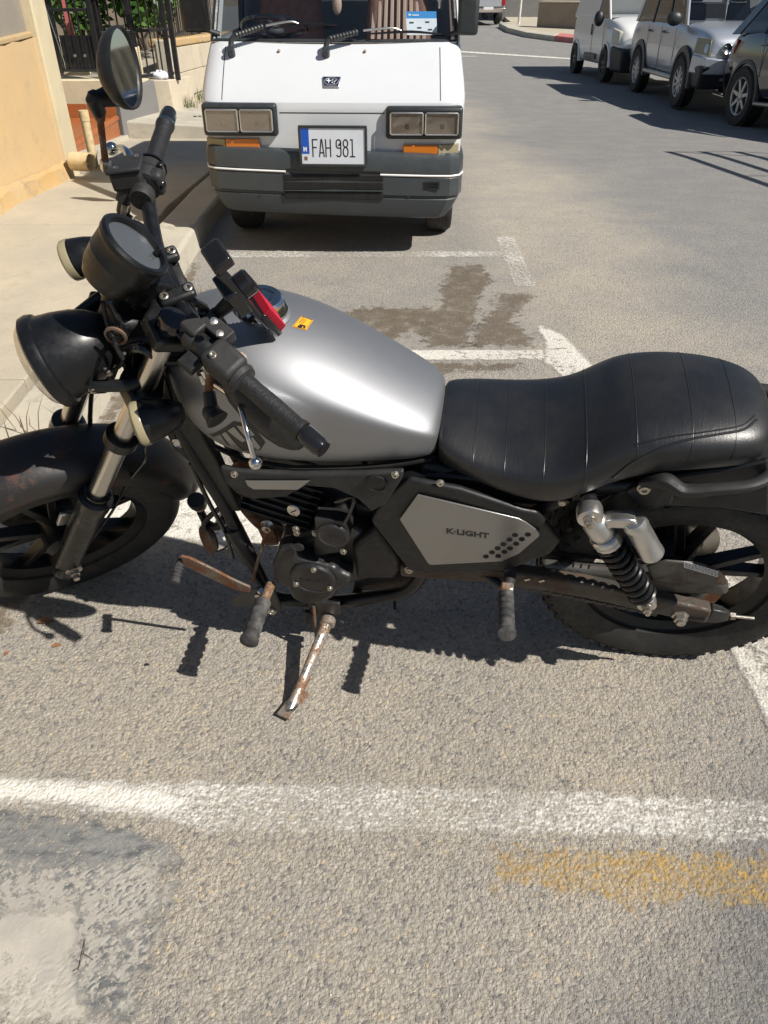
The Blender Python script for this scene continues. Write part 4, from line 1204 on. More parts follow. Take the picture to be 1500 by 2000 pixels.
# ---- headlamp ---------------------------------------------------------
HC = Vector((1.2454,-0.0000,0.8990)); HD = Vector((.975, 0, -.12)).normalized()
hl = sp_('headlamp', lathe([(.0, -.122), (.022, -.120), (.038, -.112), (.053, -.093), (.065, -.067), (.073, -.036), (.0775, -.009), (.0825, -.006), (.0855, .003), (.084, .014), (.078, .018)], HC, HD, 56, cap=False), 'black', angle=28)
bp('headlamp_lens', lathe([(.079, .010), (.078, .018), (.070, .028), (.053, .036), (.028, .041), (.0001, .043)], HC, HD, 48, cap=False), 'lamp_glass', hl)
bp('reflector', lathe([(.077, .009), (.066, -.012), (.049, -.034), (.027, -.048), (.0001, -.051)], HC, HD, 40, cap=False), 'lens_clear', hl)
bp('bulb', ellipsoid(HC + HD * -.028, (.012, .012, .018), 12, 8), 'chrome', hl)
for s in (1, -1):
    sp_('headlamp_bracket', tube([HC + Vector((-.045, s * .072, -.01)), HC + Vector((-.11, s * .098, -.01)), Vector((1.474, s * .098, .297)) + AX * .70], [.011, .012, .014], 12, 4), 'black')
    bolt(hl, HC + Vector((-.045, s * .078, -.01)), (0, s, 0), .006)
# ---- gauge --------------------------------------------------------------
GC = Vector((1.0382,-0.0000,1.0911)); GD = Vector((-.79, 0, .61)).normalized()
gg = sp_('gauge', lathe([(0.0000, -0.0900), (0.0270, -0.0882), (0.0405, -0.0810), (0.0486, -0.0648), (0.0536, -0.0396), (0.0551, -0.0351), (0.0547, -0.0333), (0.0571, -0.0072), (0.0594, -0.0027), (0.0601, 0.0054), (0.0567, 0.0099), (0.0504, 0.0090), (0.0477, 0.0027)], GC, GD, 56, cap=False), 'black', angle=22)
bp('gauge_glass', lathe([(0.0481, 0.0027), (0.0324, 0.0049), (0.0001, 0.0059)], GC, GD, 48, cap=False), 'lamp_glass', gg)
bp('gauge_face', lathe([(0.0481, 0.0005), (0.0001, 0.0005)], GC, GD, 48, cap=False), 'glass_dark', gg)
gu = (Vector((1, 0, 0)) - GD * GD.x).normalized()
bp('reset_knob', lathe([(.0055, .004), (.006, .016), (.005, .018)], GC - gu * .041, GD, 14), 'gloss_black', gg)
sp_('gauge_bracket', prism([Vector((x, -.035, z)) for x, z in ((1.09, 1.02), (1.06, .98), (1.0, .975), (1.0, 1.01), (1.06, 1.06))], (0, .07, 0)), 'black', bevel=.006)

# ---- handlebar, clamps ----------------------------------------------------
barL = [(1.003, .0, .988), (1.004, .06, .990), (.995, .11, .993), (.978, .19, 1.008), (.960, .27, 1.028), (.897, .415, 1.020)]
barR = [(1.003, .0, .988), (1.004, -.06, .988), (.998, -.11, .984), (.980, -.195, .982), (.955, -.255, .980), (.872, -.415, .945)]
bar = sp_('handlebar', tube(list(reversed(barL))[:-1] + barR, .0135, 20, 6), 'black')
for (w_, zz) in ((.042, .990), (-.042, .989)):
    cl = sp_('bar_clamp', box((1.004, w_, zz - .025), (.052, .030, .048)), 'black', bevel=.008, seg=3)
    bp('clamp_cap', box((1.004, w_, zz + .011), (.062, .030, .017)), 'black_plastic', cl, bevel=.007, seg=3)
    for dx in (-.021, .021):
        bp('clamp_bolt', lathe([(.0075, 0), (.0078, .002), (.0065, .003), (.004, .003), (.0035, -.002)], (1.004 + dx, w_, zz + .0195), (0, 0, 1), 16), 'bolt', cl)
sp_('riser_cover', box((1.004, 0, .975), (.05, .052, .04)), 'grey_plastic', bevel=.008)
# grips
def axis_pts(P, s, a, b):
    P = [Vector(p) for p in P]; d = (P[-1] - P[-2]).normalized(); e = P[-1]
    return e - d * a, e - d * b, d
gl0, gl1, gdL = axis_pts(barL, 1, .176, .0)
gr0, gr1, gdR = axis_pts(barR, -1, .176, .0)
for (a, d) in ((gl0, gdL), (gr0, gdR)):
    gp = sp_('grip', lathe([(.0135, 0), (.022, .001), (.022, .006), (.0162, .010), (.0155, .03), (.0162, .07), (.0155, .118), (.0175, .126), (.0175, .130), (.014, .131)], a, d, 28), 'rubber_grip')
    bp('bar_end', lathe([(.0135, .130), (.0155, .134), (.0160, .140), (.0156, .166), (.013, .173), (.005, .174)], a, d, 26), 'gloss_black', gp)
bp('ring', lathe([(.0182, .1305), (.0182, .1355)], gr0, gdR, 24), 'chrome', gp)

# ---- left controls ----------------------------------------------------------
def frame3(d, up=(0, 0, 1)):
    d = Vector(d).normalized(); u = (Vector(up) - d * d.dot(Vector(up))).normalized(); w_ = d.cross(u)
    return Matrix((d, u, w_)).transposed()
FL = frame3(gdL); FR = frame3(gdR)
sc = gl0 - gdL * .034
sh = sp_('switch_housing', join(box(sc + FL @ Vector((0, .006, .0)), (.062, .050, .050), FL)), 'grey_plastic', bevel=.010, seg=3)
bp('housing_lip', lathe([(.024, -.008), (.027, -.002), (.024, .006)], gl0, gdL, 24), 'grey_plastic', sh)
for k, (a, b) in enumerate(((-.012, -.026), (.012, -.026))):
    bp('switch_button', box(sc + FL @ Vector((a, .010, b)), (.014, .012, .010), FL), 'tan' if k else 'gloss_black', sh, bevel=.003)
bolt(sh, sc + FL @ Vector((-.012, .031, .010)), gdL.cross(FL @ Vector((0, 0, 1))) * -1 if False else FL @ Vector((0, 1, 0)), .005)
pc = gl0 - gdL * .080
pch = sp_('clutch_perch', join(lathe([(.019, -.016), (.020, -.010), (.020, .010), (.019, .016)], pc, gdL, 22), box(pc + FL @ Vector((0, -.004, .026)), (.030, .016, .040), FL)), 'black_plastic', bevel=.002)
mc = gl0 - gdL * .105
sp_('choke_perch', join(lathe([(.018, -.012), (.020, -.006), (.020, .010), (.018, .014)], mc, gdL, 22), box(mc + FL @ Vector((-.006, .016, -.010)), (.034, .022, .030), FL)), 'grey_plastic', bevel=.004)
lever_pts = [(1.0129,0.1850,0.9858), (1.0086,0.2000,0.9737), (0.9876,0.2500,0.9833), (0.9861,0.2900,1.0064), (0.9921,0.3350,1.0041), (0.9969,0.3650,0.9654)]
lv = sp_('clutch_lever', tube(lever_pts, [.0085, .008, .0055, .005, .0045, .0045], 12, 6), 'chrome')
bp('lever_ball', ellipsoid(lever_pts[-1], (.0115, .0115, .0115), 18, 12), 'chrome', lv)
bp('lever_pivot', lathe([(.012, -.012), (.012, .012), (.008, .014)], (1.0059,0.1900,1.0192), FL @ Vector((0, 1, 0)), 18), 'alu', lv)
sp_('clutch_cable', tube([(1.0193,0.1700,0.9299), (1.0221,0.1500,0.9904), (1.0297,0.1200,1.0128), (1.0504,0.0600,0.9715), (1.0817,0.0300,0.9535), (1.1202,0.0500,0.9734), (1.1283,0.0800,0.9865), (1.1276,0.0900,0.9571)], .0042, 10, 6), 'gloss_black')
sp_('cable_ferrule', tube([(1.0199,0.1700,0.9270), (1.0200,0.1650,0.9478)], .0062, 12), 'alu')
sp_('cable_ring', (lambda c, ax_: lathe([(.015, -.003), (.019, -.002), (.019, .002), (.015, .003), (.015, -.003)], c, ax_, 24, cap=False))((1.1231,0.0600,0.9798), (.5, .8, .2)), 'rust')
# left mirror turned below the bar, seen edge on
ma = Vector((0.9995,0.1950,1.0178)); mb_ = Vector((1.0221,0.2150,0.9521)); mj = Vector((1.0278,0.2400,0.9437))
ms = sp_('mirror_stem', tube([ma, ma.lerp(mb_, .5), mb_], [.0085, .0065, .0075], 14), 'rust')
bp('stem_clamp', lathe([(.011, -.010), (.012, 0), (.012, .014), (.010, .02)], ma, (mb_ - ma), 6), 'alu', ms, smooth=False)
bp('stem_joint', join(tube([mb_ - (mb_ - ma) * .15, mj], [.010, .015, .012], 16), ellipsoid(mj, (.016, .016, .016), 16, 10)), 'black_plastic', ms)
m0 = Vector((0.9901,0.2350,1.0285)); m1 = Vector((0.9120,0.3300,0.8780))
mc_ = (m0 + m1) / 2; ml = (m1 - m0).normalized()
def mirror(parent_name, c, long_d, nrm, L, W, stem=None):
    """oval mirror head: domed back, rim, glass"""
    long_d = Vector(long_d).normalized(); nrm = Vector(nrm); nrm = (nrm - long_d * nrm.dot(long_d)).normalized(); wd = long_d.cross(nrm)
    def ring(s, h, n=40):
        out = []
        for k in range(n):
            a = 2 * math.pi * k / n
            x = math.cos(a); y_ = math.sin(a)
            egg = 1 - .10 * x
            out.append(c + long_d * (L / 2 * s * x) + wd * (W / 2 * s * y_ * egg) + nrm * h)
        return out
    back = sp_(parent_name, loft([ring(.35, -.028), ring(.62, -.024), ring(.86, -.014), ring(.97, -.004), ring(1.0, .006), ring(.985, .010), ring(.93, .010), ring(.915, .006)], cap=False), 'black_plastic', angle=50)
    bk = back.data
    bp('mirror_glass', (ring(.925, .0065) , [tuple(range(40))]), 'mirror', back, smooth=False)
    bp('mirror_back', (ring(.36, -.028), [tuple(range(40))]), 'black_plastic', back, smooth=False)
    return back
vdir = Vector((-.071, -.487, -.871)); nL = ml.cross(vdir).normalized()
if nL.dot(Vector((-0.8883,-0.3076,0.2622))) < 0: nL = -nL
lm = mirror('mirror_head', mc_, ml, nL + vdir * .12, (m1 - m0).length, .088)
bp('mirror_neck', tube([mj, mj.lerp(mc_, .25) + Vector((0.0155,0.0051,-0.0045))], [.014, .02], 14), 'black_plastic', lm)

# ---- right controls ------------------------------------------------------------
# brake master cylinder: a box reservoir tilted towards the rider
rc = Vector((0.9971,-0.2350,1.0173))
rx = Vector((-0.9077,0.2991,0.0601)).normalized(); rz = Vector((-0.0421,-0.3201,0.9296)).normalized(); rz = (rz - rx * rz.dot(rx)).normalized(); ry = rz.cross(rx)
RM = Matrix((rx, ry, rz)).transposed()
mcyl = sp_('brake_reservoir', box(rc + RM @ Vector((0, 0, -.012)), (.056, .050, .034), RM), 'grey_plastic', bevel=.006, seg=3)
bp('reservoir_lid', box(rc + RM @ Vector((0, 0, .008)), (.062, .056, .008), RM), 'grey_plastic', mcyl, bevel=.003)
for a, b in ((.021, .018), (-.012, -.018)):
    bp('lid_screw', lathe([(.0045, 0), (.0048, .001), (.003, .0012), (.0026, -.001)], rc + RM @ Vector((a, b, .012)), rz, 12), 'bolt', mcyl)
bp('cylinder_body', tube([rc + RM @ Vector((.03, .0, -.028)), rc + RM @ Vector((-.005, -.005, -.034)), (1.0260,-0.2150,0.9696)], [.015, .017, .012], 18, 4), 'grey_plastic', mcyl)
bp('hose_boot', tube([(1.0207,-0.2150,0.9711), (1.0295,-0.2100,0.9544), (1.0377,-0.2050,0.9396)], [.011, .0125, .008], 14), 'black_plastic', mcyl)
bp('banjo_bolt', tube([(1.0221,-0.2100,0.9690), (1.0317,-0.2050,0.9526)], .0095, 6), 'bolt', mcyl, smooth=False)
# throttle and switch housings round the bar
tcx = gr0 - gdR * .030
thr = sp_('throttle_housing', join(lathe([(.020, -.030), (.0275, -.027), (.029, -.008), (.029, .008), (.0275, .022), (.021, .026)], tcx, gdR, 32)), 'grey_plastic')
bp('housing_seam', lathe([(.0295, -.001), (.0295, .001)], tcx, gdR, 32), 'hole', thr)
bp('housing_bulge', box(tcx + Vector((-0.0100,0.0210,0.0054)), (.03, .045, .03), FR), 'grey_plastic', thr, bevel=.01, seg=3)
bp('starter_button', ellipsoid(tcx + Vector((-0.0164,0.0309,0.0053)), (.009, .009, .009)), 'gloss_black', thr)
bp('kill_switch', box(tcx + Vector((-0.0262,0.0046,0.0160)), (.012, .02, .01), FR), 'gloss_black', thr, bevel=.003)
bp('grip_flange', lathe([(.0285, .026), (.0285, .030), (.024, .031)], tcx, gdR, 30), 'gloss_black', thr)
sp_('brake_perch', lathe([(.0195, -.012), (.021, -.008), (.021, .012), (.0195, .014)], gr0 - gdR * .085, gdR, 24), 'grey_plastic')
bl = sp_('brake_lever', tube([(0.9841,-0.2500,1.0125), (0.9825,-0.2700,1.0149), (0.9864,-0.3000,1.0015), (0.9949,-0.3350,0.9754)], [.0075, .007, .006, .0055], 14, 6), 'chrome')
bp('lever_ball', ellipsoid((1.0039,-0.3500,0.9633), (.0125, .0125, .0125), 20, 12), 'chrome', bl)
# right mirror
ra = Vector((1.0274,-0.2450,1.0263)); rb = Vector((1.0044,-0.2450,1.1299)); rj = Vector((1.0046,-0.2450,1.1543)); rk = Vector((0.9835,-0.2500,1.1593))
ms = sp_('mirror_stem', tube([ra, ra.lerp(rb, .4), rb], [.0065, .0055, .0062], 14), 'rust')
bp('stem_clamp', lathe([(.010, -.006), (.010, .010), (.008, .014)], ra, (rb - ra), 6), 'alu', ms, smooth=False)
bp('stem_ferrule', tube([rb - (rb - ra).normalized() * .012, rb + (rb - ra).normalized() * .004], [.0085, .0105], 14), 'rust', ms)
bp('stem_joint', tube([rb, rj, rj + (rk - rj) * .3], [.0115, .0135, .012], 16, 3), 'black_plastic', ms)
mcR = Vector((0.9487,-0.2400,1.1966))
rmir = mirror('mirror_head', mcR, Vector((-0.3613,-0.8622,0.3563)), Vector((-0.8181,0.5216,0.1830)), .122, .098)
bp('mirror_neck', tube([rj, rk + Vector((-0.0143,-0.0064,-0.0167))], [.0115, .018], 16), 'black_plastic', rmir)

# ---- turn signals ---------------------------------------------------------------
def signal(c, axis, lens, steer=True, r=.036, ln=.062, stem_to=None):
    c = Vector(c); ax = Vector(axis).normalized()
    s_ = bp('turn_signal', lathe([(.0, -ln), (r * .32, -ln + .002), (r * .62, -ln * .8), (r * .85, -ln * .45), (r * .97, -ln * .12), (r, .0), (r * .985, .002)], c, ax, 36, cap=False), 'black', None, steer)
    bp('signal_lens', lathe([(r * 1.0, -.002), (r * 1.03, .0), (r * 1.02, .011), (r * .92, .015), (r * .5, .019), (.0001, .020)], c, ax, 36, cap=False), lens, s_)
    bp('signal_stem', tube([c - ax * ln * .55, stem_to], [.010, .008], 12), 'rubber_grip', s_)
    return s_
signal((1.1424,0.1580,0.8570), (0.9761,-0.1061,-0.0306), 'lens_smoke', stem_to=Vector((1.1317,0.1050,0.7454)), r=.040, ln=.075)
signal((1.1427,-0.1580,0.9373), (0.9240,-0.1409,-0.1701), 'lens_smoke', stem_to=Vector((1.0892,-0.1000,0.9565)), r=.036, ln=.068)

# ---- phone holder -----------------------------------------------------------------
q0 = Vector((0.9463,0.1350,1.1606)); q1 = Vector((0.8848,0.1350,0.9779))
pd = (q1 - q0).normalized(); pn = Vector((-0.7175,-0.0948,0.5345)); pn = (pn - pd * pn.dot(pd)).normalized(); pw = pd.cross(pn)
PM = Matrix((pd, pn, pw)).transposed(); pl = (q1 - q0).length; pc0 = (q0 + q1) / 2
ph = sp_('phone_holder', join(box(pc0, (pl * .92, .012, .045), PM), box(pc0 - pn * .010 - pd * .01, (.060, .022, .050), PM)), 'gloss_black', bevel=.003)
bp('clamp_knob', lathe([(.018, 0), (.0215, .003), (.0215, .020), (.018, .024)], pc0 - pd * .012 + pn * .004, pn, 22), 'gloss_black', ph, angle=25)
for k in range(7):
    bp('vent_slot', box(pc0 + pd * (.002 + k * .004 - .012) + pn * .0285, (.0015, .001, .022), PM), 'hole', ph, smooth=False)
bp('upper_claw', box(q0 + pn * .012, (.020, .032, .046), PM), 'gloss_black', ph, bevel=.004)
bp('claw_pad', box(q0 + pn * .016 + pd * .012, (.006, .022, .034), PM), 'red', ph, bevel=.001)
bp('lower_claw', box(q1 - pd * .012 + pn * .004, (.070, .014, .050), PM), 'gloss_black', ph, bevel=.004)
for k in range(10):
    bp('pad_rib', box(q1 - pd * (.048 - k * .0068) + pn * .016, (.0026, .015, .044), PM @ Matrix.Rotation(.35, 3, 'Z')), 'red', ph, bevel=.0008)
bp('lower_tab', box(pc0 + pd * .028 - pn * .018, (.016, .008, .020), PM), 'red', ph, bevel=.002)
bp('mount_arm', tube([pc0 - pn * .012, (0.9589,0.1350,1.0438), (0.9787,0.1300,1.0098)], [.014, .010, .014], 14), 'black_plastic', ph)
sp_('mount_clamp', join(lathe([(.018, -.014), (.022, -.010), (.022, .010), (.018, .014)], (0.9842,0.1250,0.9918), (Vector(barL[3]) - Vector(barL[2])), 22), box((0.9676,0.1280,1.0176), (.030, .030, .026), PM)), 'black_plastic', bevel=.004)
# lights bracket with two rivets between clamp and switch
sb = sp_('accessory_clamp', join(box((0.9701,0.1650,1.0442), (.055, .026, .026), FL), lathe([(.018, -.012), (.021, -.008), (.021, .012), (.018, .014)], Vector(barL[3]) - gdL * .01, gdL, 22)), 'grey_plastic', bevel=.006)
bp('rivet', lathe([(.0065, 0), (.006, .003), (.003, .004)], (0.9730,0.1820,1.0915), (-0.1872,0.0293,0.9870), 14), 'alu', sb)
bp('rivet', lathe([(.0065, 0), (.006, .003), (.003, .004)], (0.9711,0.1880,1.0661), (-0.1872,0.0293,0.9870), 14), 'alu', sb)
sp_('toggle_switch', join(box((0.9804,0.1300,1.0711), (.010, .012, .034), Matrix.Rotation(.5, 3, 'Y')), tube([(0.9807,0.1300,1.0580), (0.9787,0.1300,1.0351)], .008, 10)), 'gloss_black', bevel=.003)

# ---- wiring -------------------------------------------------------------------------
for k, pts in enumerate((
    [(1.1184,0.0500,0.9448), (1.0694,0.0800,0.9604), (1.0384,0.1000,0.9296), (1.0042,0.1400,0.9488)],
    [(1.1313,0.0500,0.9181), (1.0936,0.0900,0.9664), (1.0673,0.1100,0.9387), (1.0340,0.1200,0.9313)],
    [(1.1199,0.0200,1.0199), (1.1318,0.0300,0.9534), (1.1327,0.0400,0.8882), (1.1374,0.0500,0.8364)],
    [(1.1082,0.0300,1.0258), (1.1073,0.0500,0.9804), (1.1103,0.0500,0.9045), (1.1317,0.0600,0.8567)],
    [(1.1643,0.0300,0.9108), (1.1599,0.0500,0.8870), (1.1398,0.0700,0.9116), (1.1223,0.0800,0.9551)],
    [(1.0843,0.0300,0.8064), (1.0949,0.0600,0.7749), (1.1198,0.0800,0.7763)],
    [(1.0696,-0.0200,0.9845), (1.0780,-0.0000,0.9571), (1.0774,0.0300,0.9203), (1.0846,0.0300,0.8423)])):
    sp_('wiring_loom', tube(pts, (.006, .009, .004, .005, .003, .004, .006)[k], 10, 5), 'gloss_black' if k % 2 else 'rubber_grip')
sp_('lower_shroud', join(box(lowc + BK * .02 + AX * .07, (.07, .12, .08), frame3(BK, AX)), box(lowc + BK * .035 - AX * .03, (.05, .10, .06), frame3(BK, AX))), 'black_plastic', bevel=.012)
for s_ in (.045, -.01):
    bp('shroud_bolt', lathe([(.006, 0), (.006, .004), (.003, .0045)], (1.1637,0.0600,0.8909) if s_ > 0 else (1.1999,0.0500,0.8439), (0, 1, 0), 10), 'bolt', None, True)

# ---- frame ------------------------------------------------------------------------------
fr = bp('frame', join(
    tube([(1.125, 0, .64), (1.035, 0, .82)], .030, 18),
    tube([(1.10, 0, .70), (.9, 0, .80), (.70, 0, .74), (.55, 0, .68)], .022, 12, 4),
    tube([(1.06, .045, .70), (1.0292,0.0600,0.5844), (0.9913,0.0700,0.4556), (0.9567,0.0850,0.2964), (0.9263,0.0900,0.1633), (0.8641,0.0900,0.1478), (0.7738,0.0900,0.1572), (0.6590,0.0900,0.1992), (0.5854,0.0900,0.2433), (0.5448,0.0900,0.3481), (0.5302,0.0800,0.4278), (0.5538,0.0700,0.5129)], .0155, 16, 5),
    tube([(1.06, -.045, .70), (1.02, -.06, .58), (.985, -.07, .40), (.96, -.085, .26), (.92, -.09, .165), (.85, -.09, .15), (.72, -.09, .155), (.60, -.09, .19), (.56, -.09, .28), (.56, -.08, .40), (.58, -.07, .55)], .0155, 16, 5),
    tube([(.62, .09, .62), (.45, .10, .645), (.25, .105, .655), (.05, .10, .68), (-.12, .09, .70)], .014, 12, 4),
    tube([(.62, -.09, .62), (.45, -.10, .645), (.25, -.105, .655), (.05, -.10, .68), (-.12, -.09, .70)], .014, 12, 4),
    tube([(.58, .09, .33), (.45, .10, .45), (.28, .105, .62)], .013, 12, 4),
    tube([(.25, -.10, .65), (.25, .10, .65)], .012, 10), tube([(.72, -.09, .155), (.72, .09, .155)], .012, 10)), 'black')
bp('down_tube_guard', tube([(0.9834,0.0770,0.3950), (0.9559,0.0900,0.2933)], [.022, .020], 16), 'dark_metal', fr)
gus = [(1.0343,0.0600,0.8477), (1.0047,0.0600,0.8615), (1.0062,0.0640,0.7816), (1.0033,0.0700,0.7167), (0.9913,0.0750,0.6614), (0.9755,0.0800,0.6032), (0.9646,0.0800,0.5198), (0.9540,0.0800,0.4550), (1.0068,0.0700,0.4365), (1.0265,0.0660,0.5130), (1.0458,0.0600,0.5750), (1.0752,0.0560,0.6052), (1.0806,0.0560,0.6481), (1.0699,0.0560,0.7177)]
bp('head_gusset', prism(gus, (0, -.03, 0)), 'black_plastic', fr, bevel=.005)
bp('gusset_ring', lathe([(.0065, 0), (.0115, .0), (.0125, .004), (.0085, .006), (.0065, .004)], (1.0567,0.0620,0.6363), (0, 1, 0), 24), 'satin', fr)
bolt(fr, (1.0315,0.0650,0.8518), (0, 1, 0), .007)
bp('radiator_shroud', prism([(1.0066,0.0620,0.8515), (0.9967,0.0660,0.8025), (1.0232,0.0640,0.7613), (1.0240,0.0620,0.8089)], (0, -.03, 0)), 'grey_plastic', fr, bevel=.005)

# ---- fuel tank -----------------------------------------------------------------------------
def sec(x, zc, w, zs, zb, wb, lean=0.0):
    """x, crown z, half width at shoulder, shoulder z, bottom z, bottom half width"""
    h = zc - zs
    half = [(0, zc), (.30 * w, zc - .06 * h), (.58 * w, zc - .22 * h), (.80 * w, zc - .45 * h), (.93 * w, zc - .68 * h), (.985 * w, zc - .86 * h), (1.0 * w, zs - .10 * h),
            (1.0 * w, zs - .30 * (zs - zb)), (.3 * w + .7 * max(w, wb) , zs - .60 * (zs - zb)), (wb * .97 + .03 * w, zs - .86 * (zs - zb)), (wb * .86, zb + .002), (wb * .45, zb), (0, zb)]
    ring = [Vector((x + lean * (z - zb), y_, z)) for y_, z in half]
    ring += [Vector((x + lean * (z - zb), -y_, z)) for y_, z in reversed(half[1:-1])]
    return ring
tank_s = [sec(.528, .742, .060, .725, .690, .06), sec(.533, .757, .092, .728, .676, .085), sec(.56, .775, .104, .742, .672, .098), sec(.62, .812, .120, .766, .670, .115), sec(.70, .862, .134, .802, .666, .128),
          sec(.78, .905, .143, .833, .662, .134), sec(.86, .930, .145, .850, .660, .132), sec(.93, .938, .136, .852, .664, .120), sec(.985, .930, .112, .846, .680, .098), sec(1.02, .912, .085, .84, .72, .07), sec(1.035, .89, .055, .83, .76, .045)]
tank = bp('fuel_tank', loft(tank_s), 'silver', sub=2)
seamz = bp('tank_seam', loft([[Vector((x, s * (w_ + .002), z + dz)) for (s, w_, dz) in ((1, w, .0), (1, w, .006), (1, w - .01, .006), (1, w - .01, 0))] for x, w, z in ((.54, .088, .668), (.62, .112, .664), (.70, .124, .660), (.80, .131, .656), (.90, .122, .657), (.96, .102, .667))]), 'hole', tank)
cap_o = Vector((0.8522,0.0000,0.9398))
bp('fuel_cap', lathe([(.046, -.026), (.047, -.014), (.043, -.006), (.040, -.002), (.0405, .004), (.036, .009), (.026, .009), (.025, .006), (.020, .0055), (.019, .010), (.0001, .011)], cap_o, (-.08, 0, 1), 48, cap=False), 'chrome', tank, angle=25)
bp('cap_seat', lathe([(.056, -.040), (.052, -.024), (.046, -.020)], cap_o, (-.08, 0, 1), 40, cap=False), 'silver', tank)
DOWN = (0.1183,-0.6425,-0.7571)
stk = [(0.7938,0.0300,0.9140), (0.7808,0.0200,0.9424), (0.7599,0.0200,0.9365), (0.7697,0.0300,0.9104)]
bp('warning_sticker', stick(tank, stk, DOWN, .0010, 3), 'yellow', tank, smooth=True)
def stk_at(a, b):   # point inside the sticker, a along its long side
    p00, p01, p11, p10 = [Vector(p) for p in stk]
    return p00.lerp(p10, b).lerp(p01.lerp(p11, b), a)
def quad(a0, b0, a1, b1): return [stk_at(a0, b0), stk_at(a1, b0), stk_at(a1, b1), stk_at(a0, b1)]
bp('sticker_print', join(*[stick(tank, quad(*q_), DOWN, .0016, 1) for q_ in ((.03, .05, .97, .08), (.03, .92, .97, .95), (.03, .08, .06, .92), (.94, .08, .97, .92), (.08, .30, .22, .62), (.24, .35, .34, .80), (.10, .68, .22, .84), (.42, .22, .90, .27), (.42, .36, .86, .40), (.42, .48, .80, .52))]), 'ink', tank, smooth=False)
LAT = (0, -1, 0)
def side_poly(pts, off, m, name, cuts=3, parent=None):
    P_ = [Vector(p) for p in pts]
    for p in P_: p.y = .2
    return bp(name, stick(tank, P_, LAT, off, cuts), m, parent or tank)
side_poly([(0.9568,0.1200,0.7201), (0.8918,0.1200,0.7814), (0.8559,0.1200,0.7799), (0.8397,0.1200,0.7360), (0.8558,0.1200,0.7081), (0.9002,0.1200,0.6926)], .0008, 'decal', 'tank_badge')
bars = [[(0.9482,0.1200,0.7183), (0.9275,0.1200,0.7374), (0.9227,0.1200,0.7010), (0.9324,0.1200,0.7026)], [(0.9239,0.1200,0.7404), (0.9132,0.1200,0.7504), (0.8931,0.1200,0.6988), (0.9130,0.1200,0.6993)], [(0.9084,0.1200,0.7547), (0.8932,0.1200,0.7688), (0.8767,0.1200,0.7361), (0.8859,0.1200,0.7287)], [(0.8750,0.1200,0.7350), (0.8609,0.1200,0.7493), (0.8517,0.1200,0.7217), (0.8594,0.1200,0.7104)], [(0.8876,0.1200,0.7731), (0.8645,0.1200,0.7741), (0.8561,0.1200,0.7548), (0.8751,0.1200,0.7453)]]
badge = join(*[stick(tank, [Vector((p[0], .2, p[2])) for p in b], LAT, .0016, 2) for b in bars])
bp('badge_bars', badge, 'silver_panel', tank)

# ---- seat -----------------------------------------------------------------------------------
def seat_sec(x, zc, w, zs, zb, wb, lean=0.0):
    h = zc - zs
    half = [(0, zc), (.35 * w, zc - .03 * h), (.66 * w, zc - .16 * h), (.86 * w, zc - .40 * h), (.97 * w, zc - .72 * h), (1.0 * w, zs - .05 * h), (1.005 * w, zs - .35 * (zs - zb)), (.5 * (w + wb), zs - .7 * (zs - zb)), (wb, zb + .004), (wb * .8, zb), (0, zb)]
    f_ = lambda z: x + lean * (z - zb)
    return [Vector((f_(z), y_, z)) for y_, z in half] + [Vector((f_(z), -y_, z)) for y_, z in reversed(half[1:-1])]
seat_data = [(.532, .728, .085, .708, .668, .080, 0), (.525, .733, .100, .708, .665, .094, 0), (.47, .724, .126, .694, .660, .122, 0), (.40, .715, .140, .684, .638, .134, 0), (.33, .723, .146, .684, .620, .138, 0),
             (.28, .742, .146, .698, .640, .140, 0), (.235, .776, .143, .730, .676, .138, .1), (.195, .801, .139, .758, .698, .134, .15), (.15, .813, .136, .774, .718, .130, .1), (.09, .818, .132, .780, .726, .126, 0), (.03, .816, .122, .779, .730, .116, 0),
             (-.015, .808, .108, .773, .730, .102, 0), (-.040, .794, .086, .762, .730, .080, 0), (-.054, .772, .056, .752, .732, .050, 0)]
seat = bp('seat', loft([seat_sec(*d) for d in seat_data]), 'leather', sub=2)
def interp_sec(x):
    xs = [-d[0] for d in seat_data]
    d = [x] + [float(np.interp(-x, xs, [e[k] for e in seat_data])) for k in range(1, 7)]
    return seat_sec(*d)
def seat_line(x, n=6, side=1):
    r_ = interp_sec(x); pts = [Vector(p) for p in (list(reversed(r_[-5:])) + r_[:7])] if True else []
    pts = [r_[-k] for k in range(5, 0, -1)] + [r_[k] for k in range(0, n + 1)]
    dg = bpy.context.evaluated_depsgraph_get(); dg.update()
    bvh = seat_line.bvh
    out = []
    for p in catmull(pts, 4):
        ce = Vector((p.x, 0, .70)); d = (ce - p).normalized()
        loc, nor, i, _ = bvh.ray_cast(p - d * .12, d)
        out.append((loc + nor * .0002) if loc is not None else p)
    return out
dg = bpy.context.evaluated_depsgraph_get(); dg.update(); seat_line.bvh = BVHTree.FromObject(seat, dg)
for x in (.462, .405, .335, .262, .178, .100, .030):
    bp('seat_seam', tube(seat_line(x, 6), .0008, 6), 'leather', seat)
def drape(bvh, near, far, n=6, off=.0008):
    out = []
    for p, q_ in zip(catmull(near, n), catmull(far, n)):
        d = (q_ - p).normalized(); loc, nor, i, _ = bvh.ray_cast(p, d)
        if loc is not None: out.append(loc + (nor if nor.dot(d) < 0 else -nor) * off)
    return out
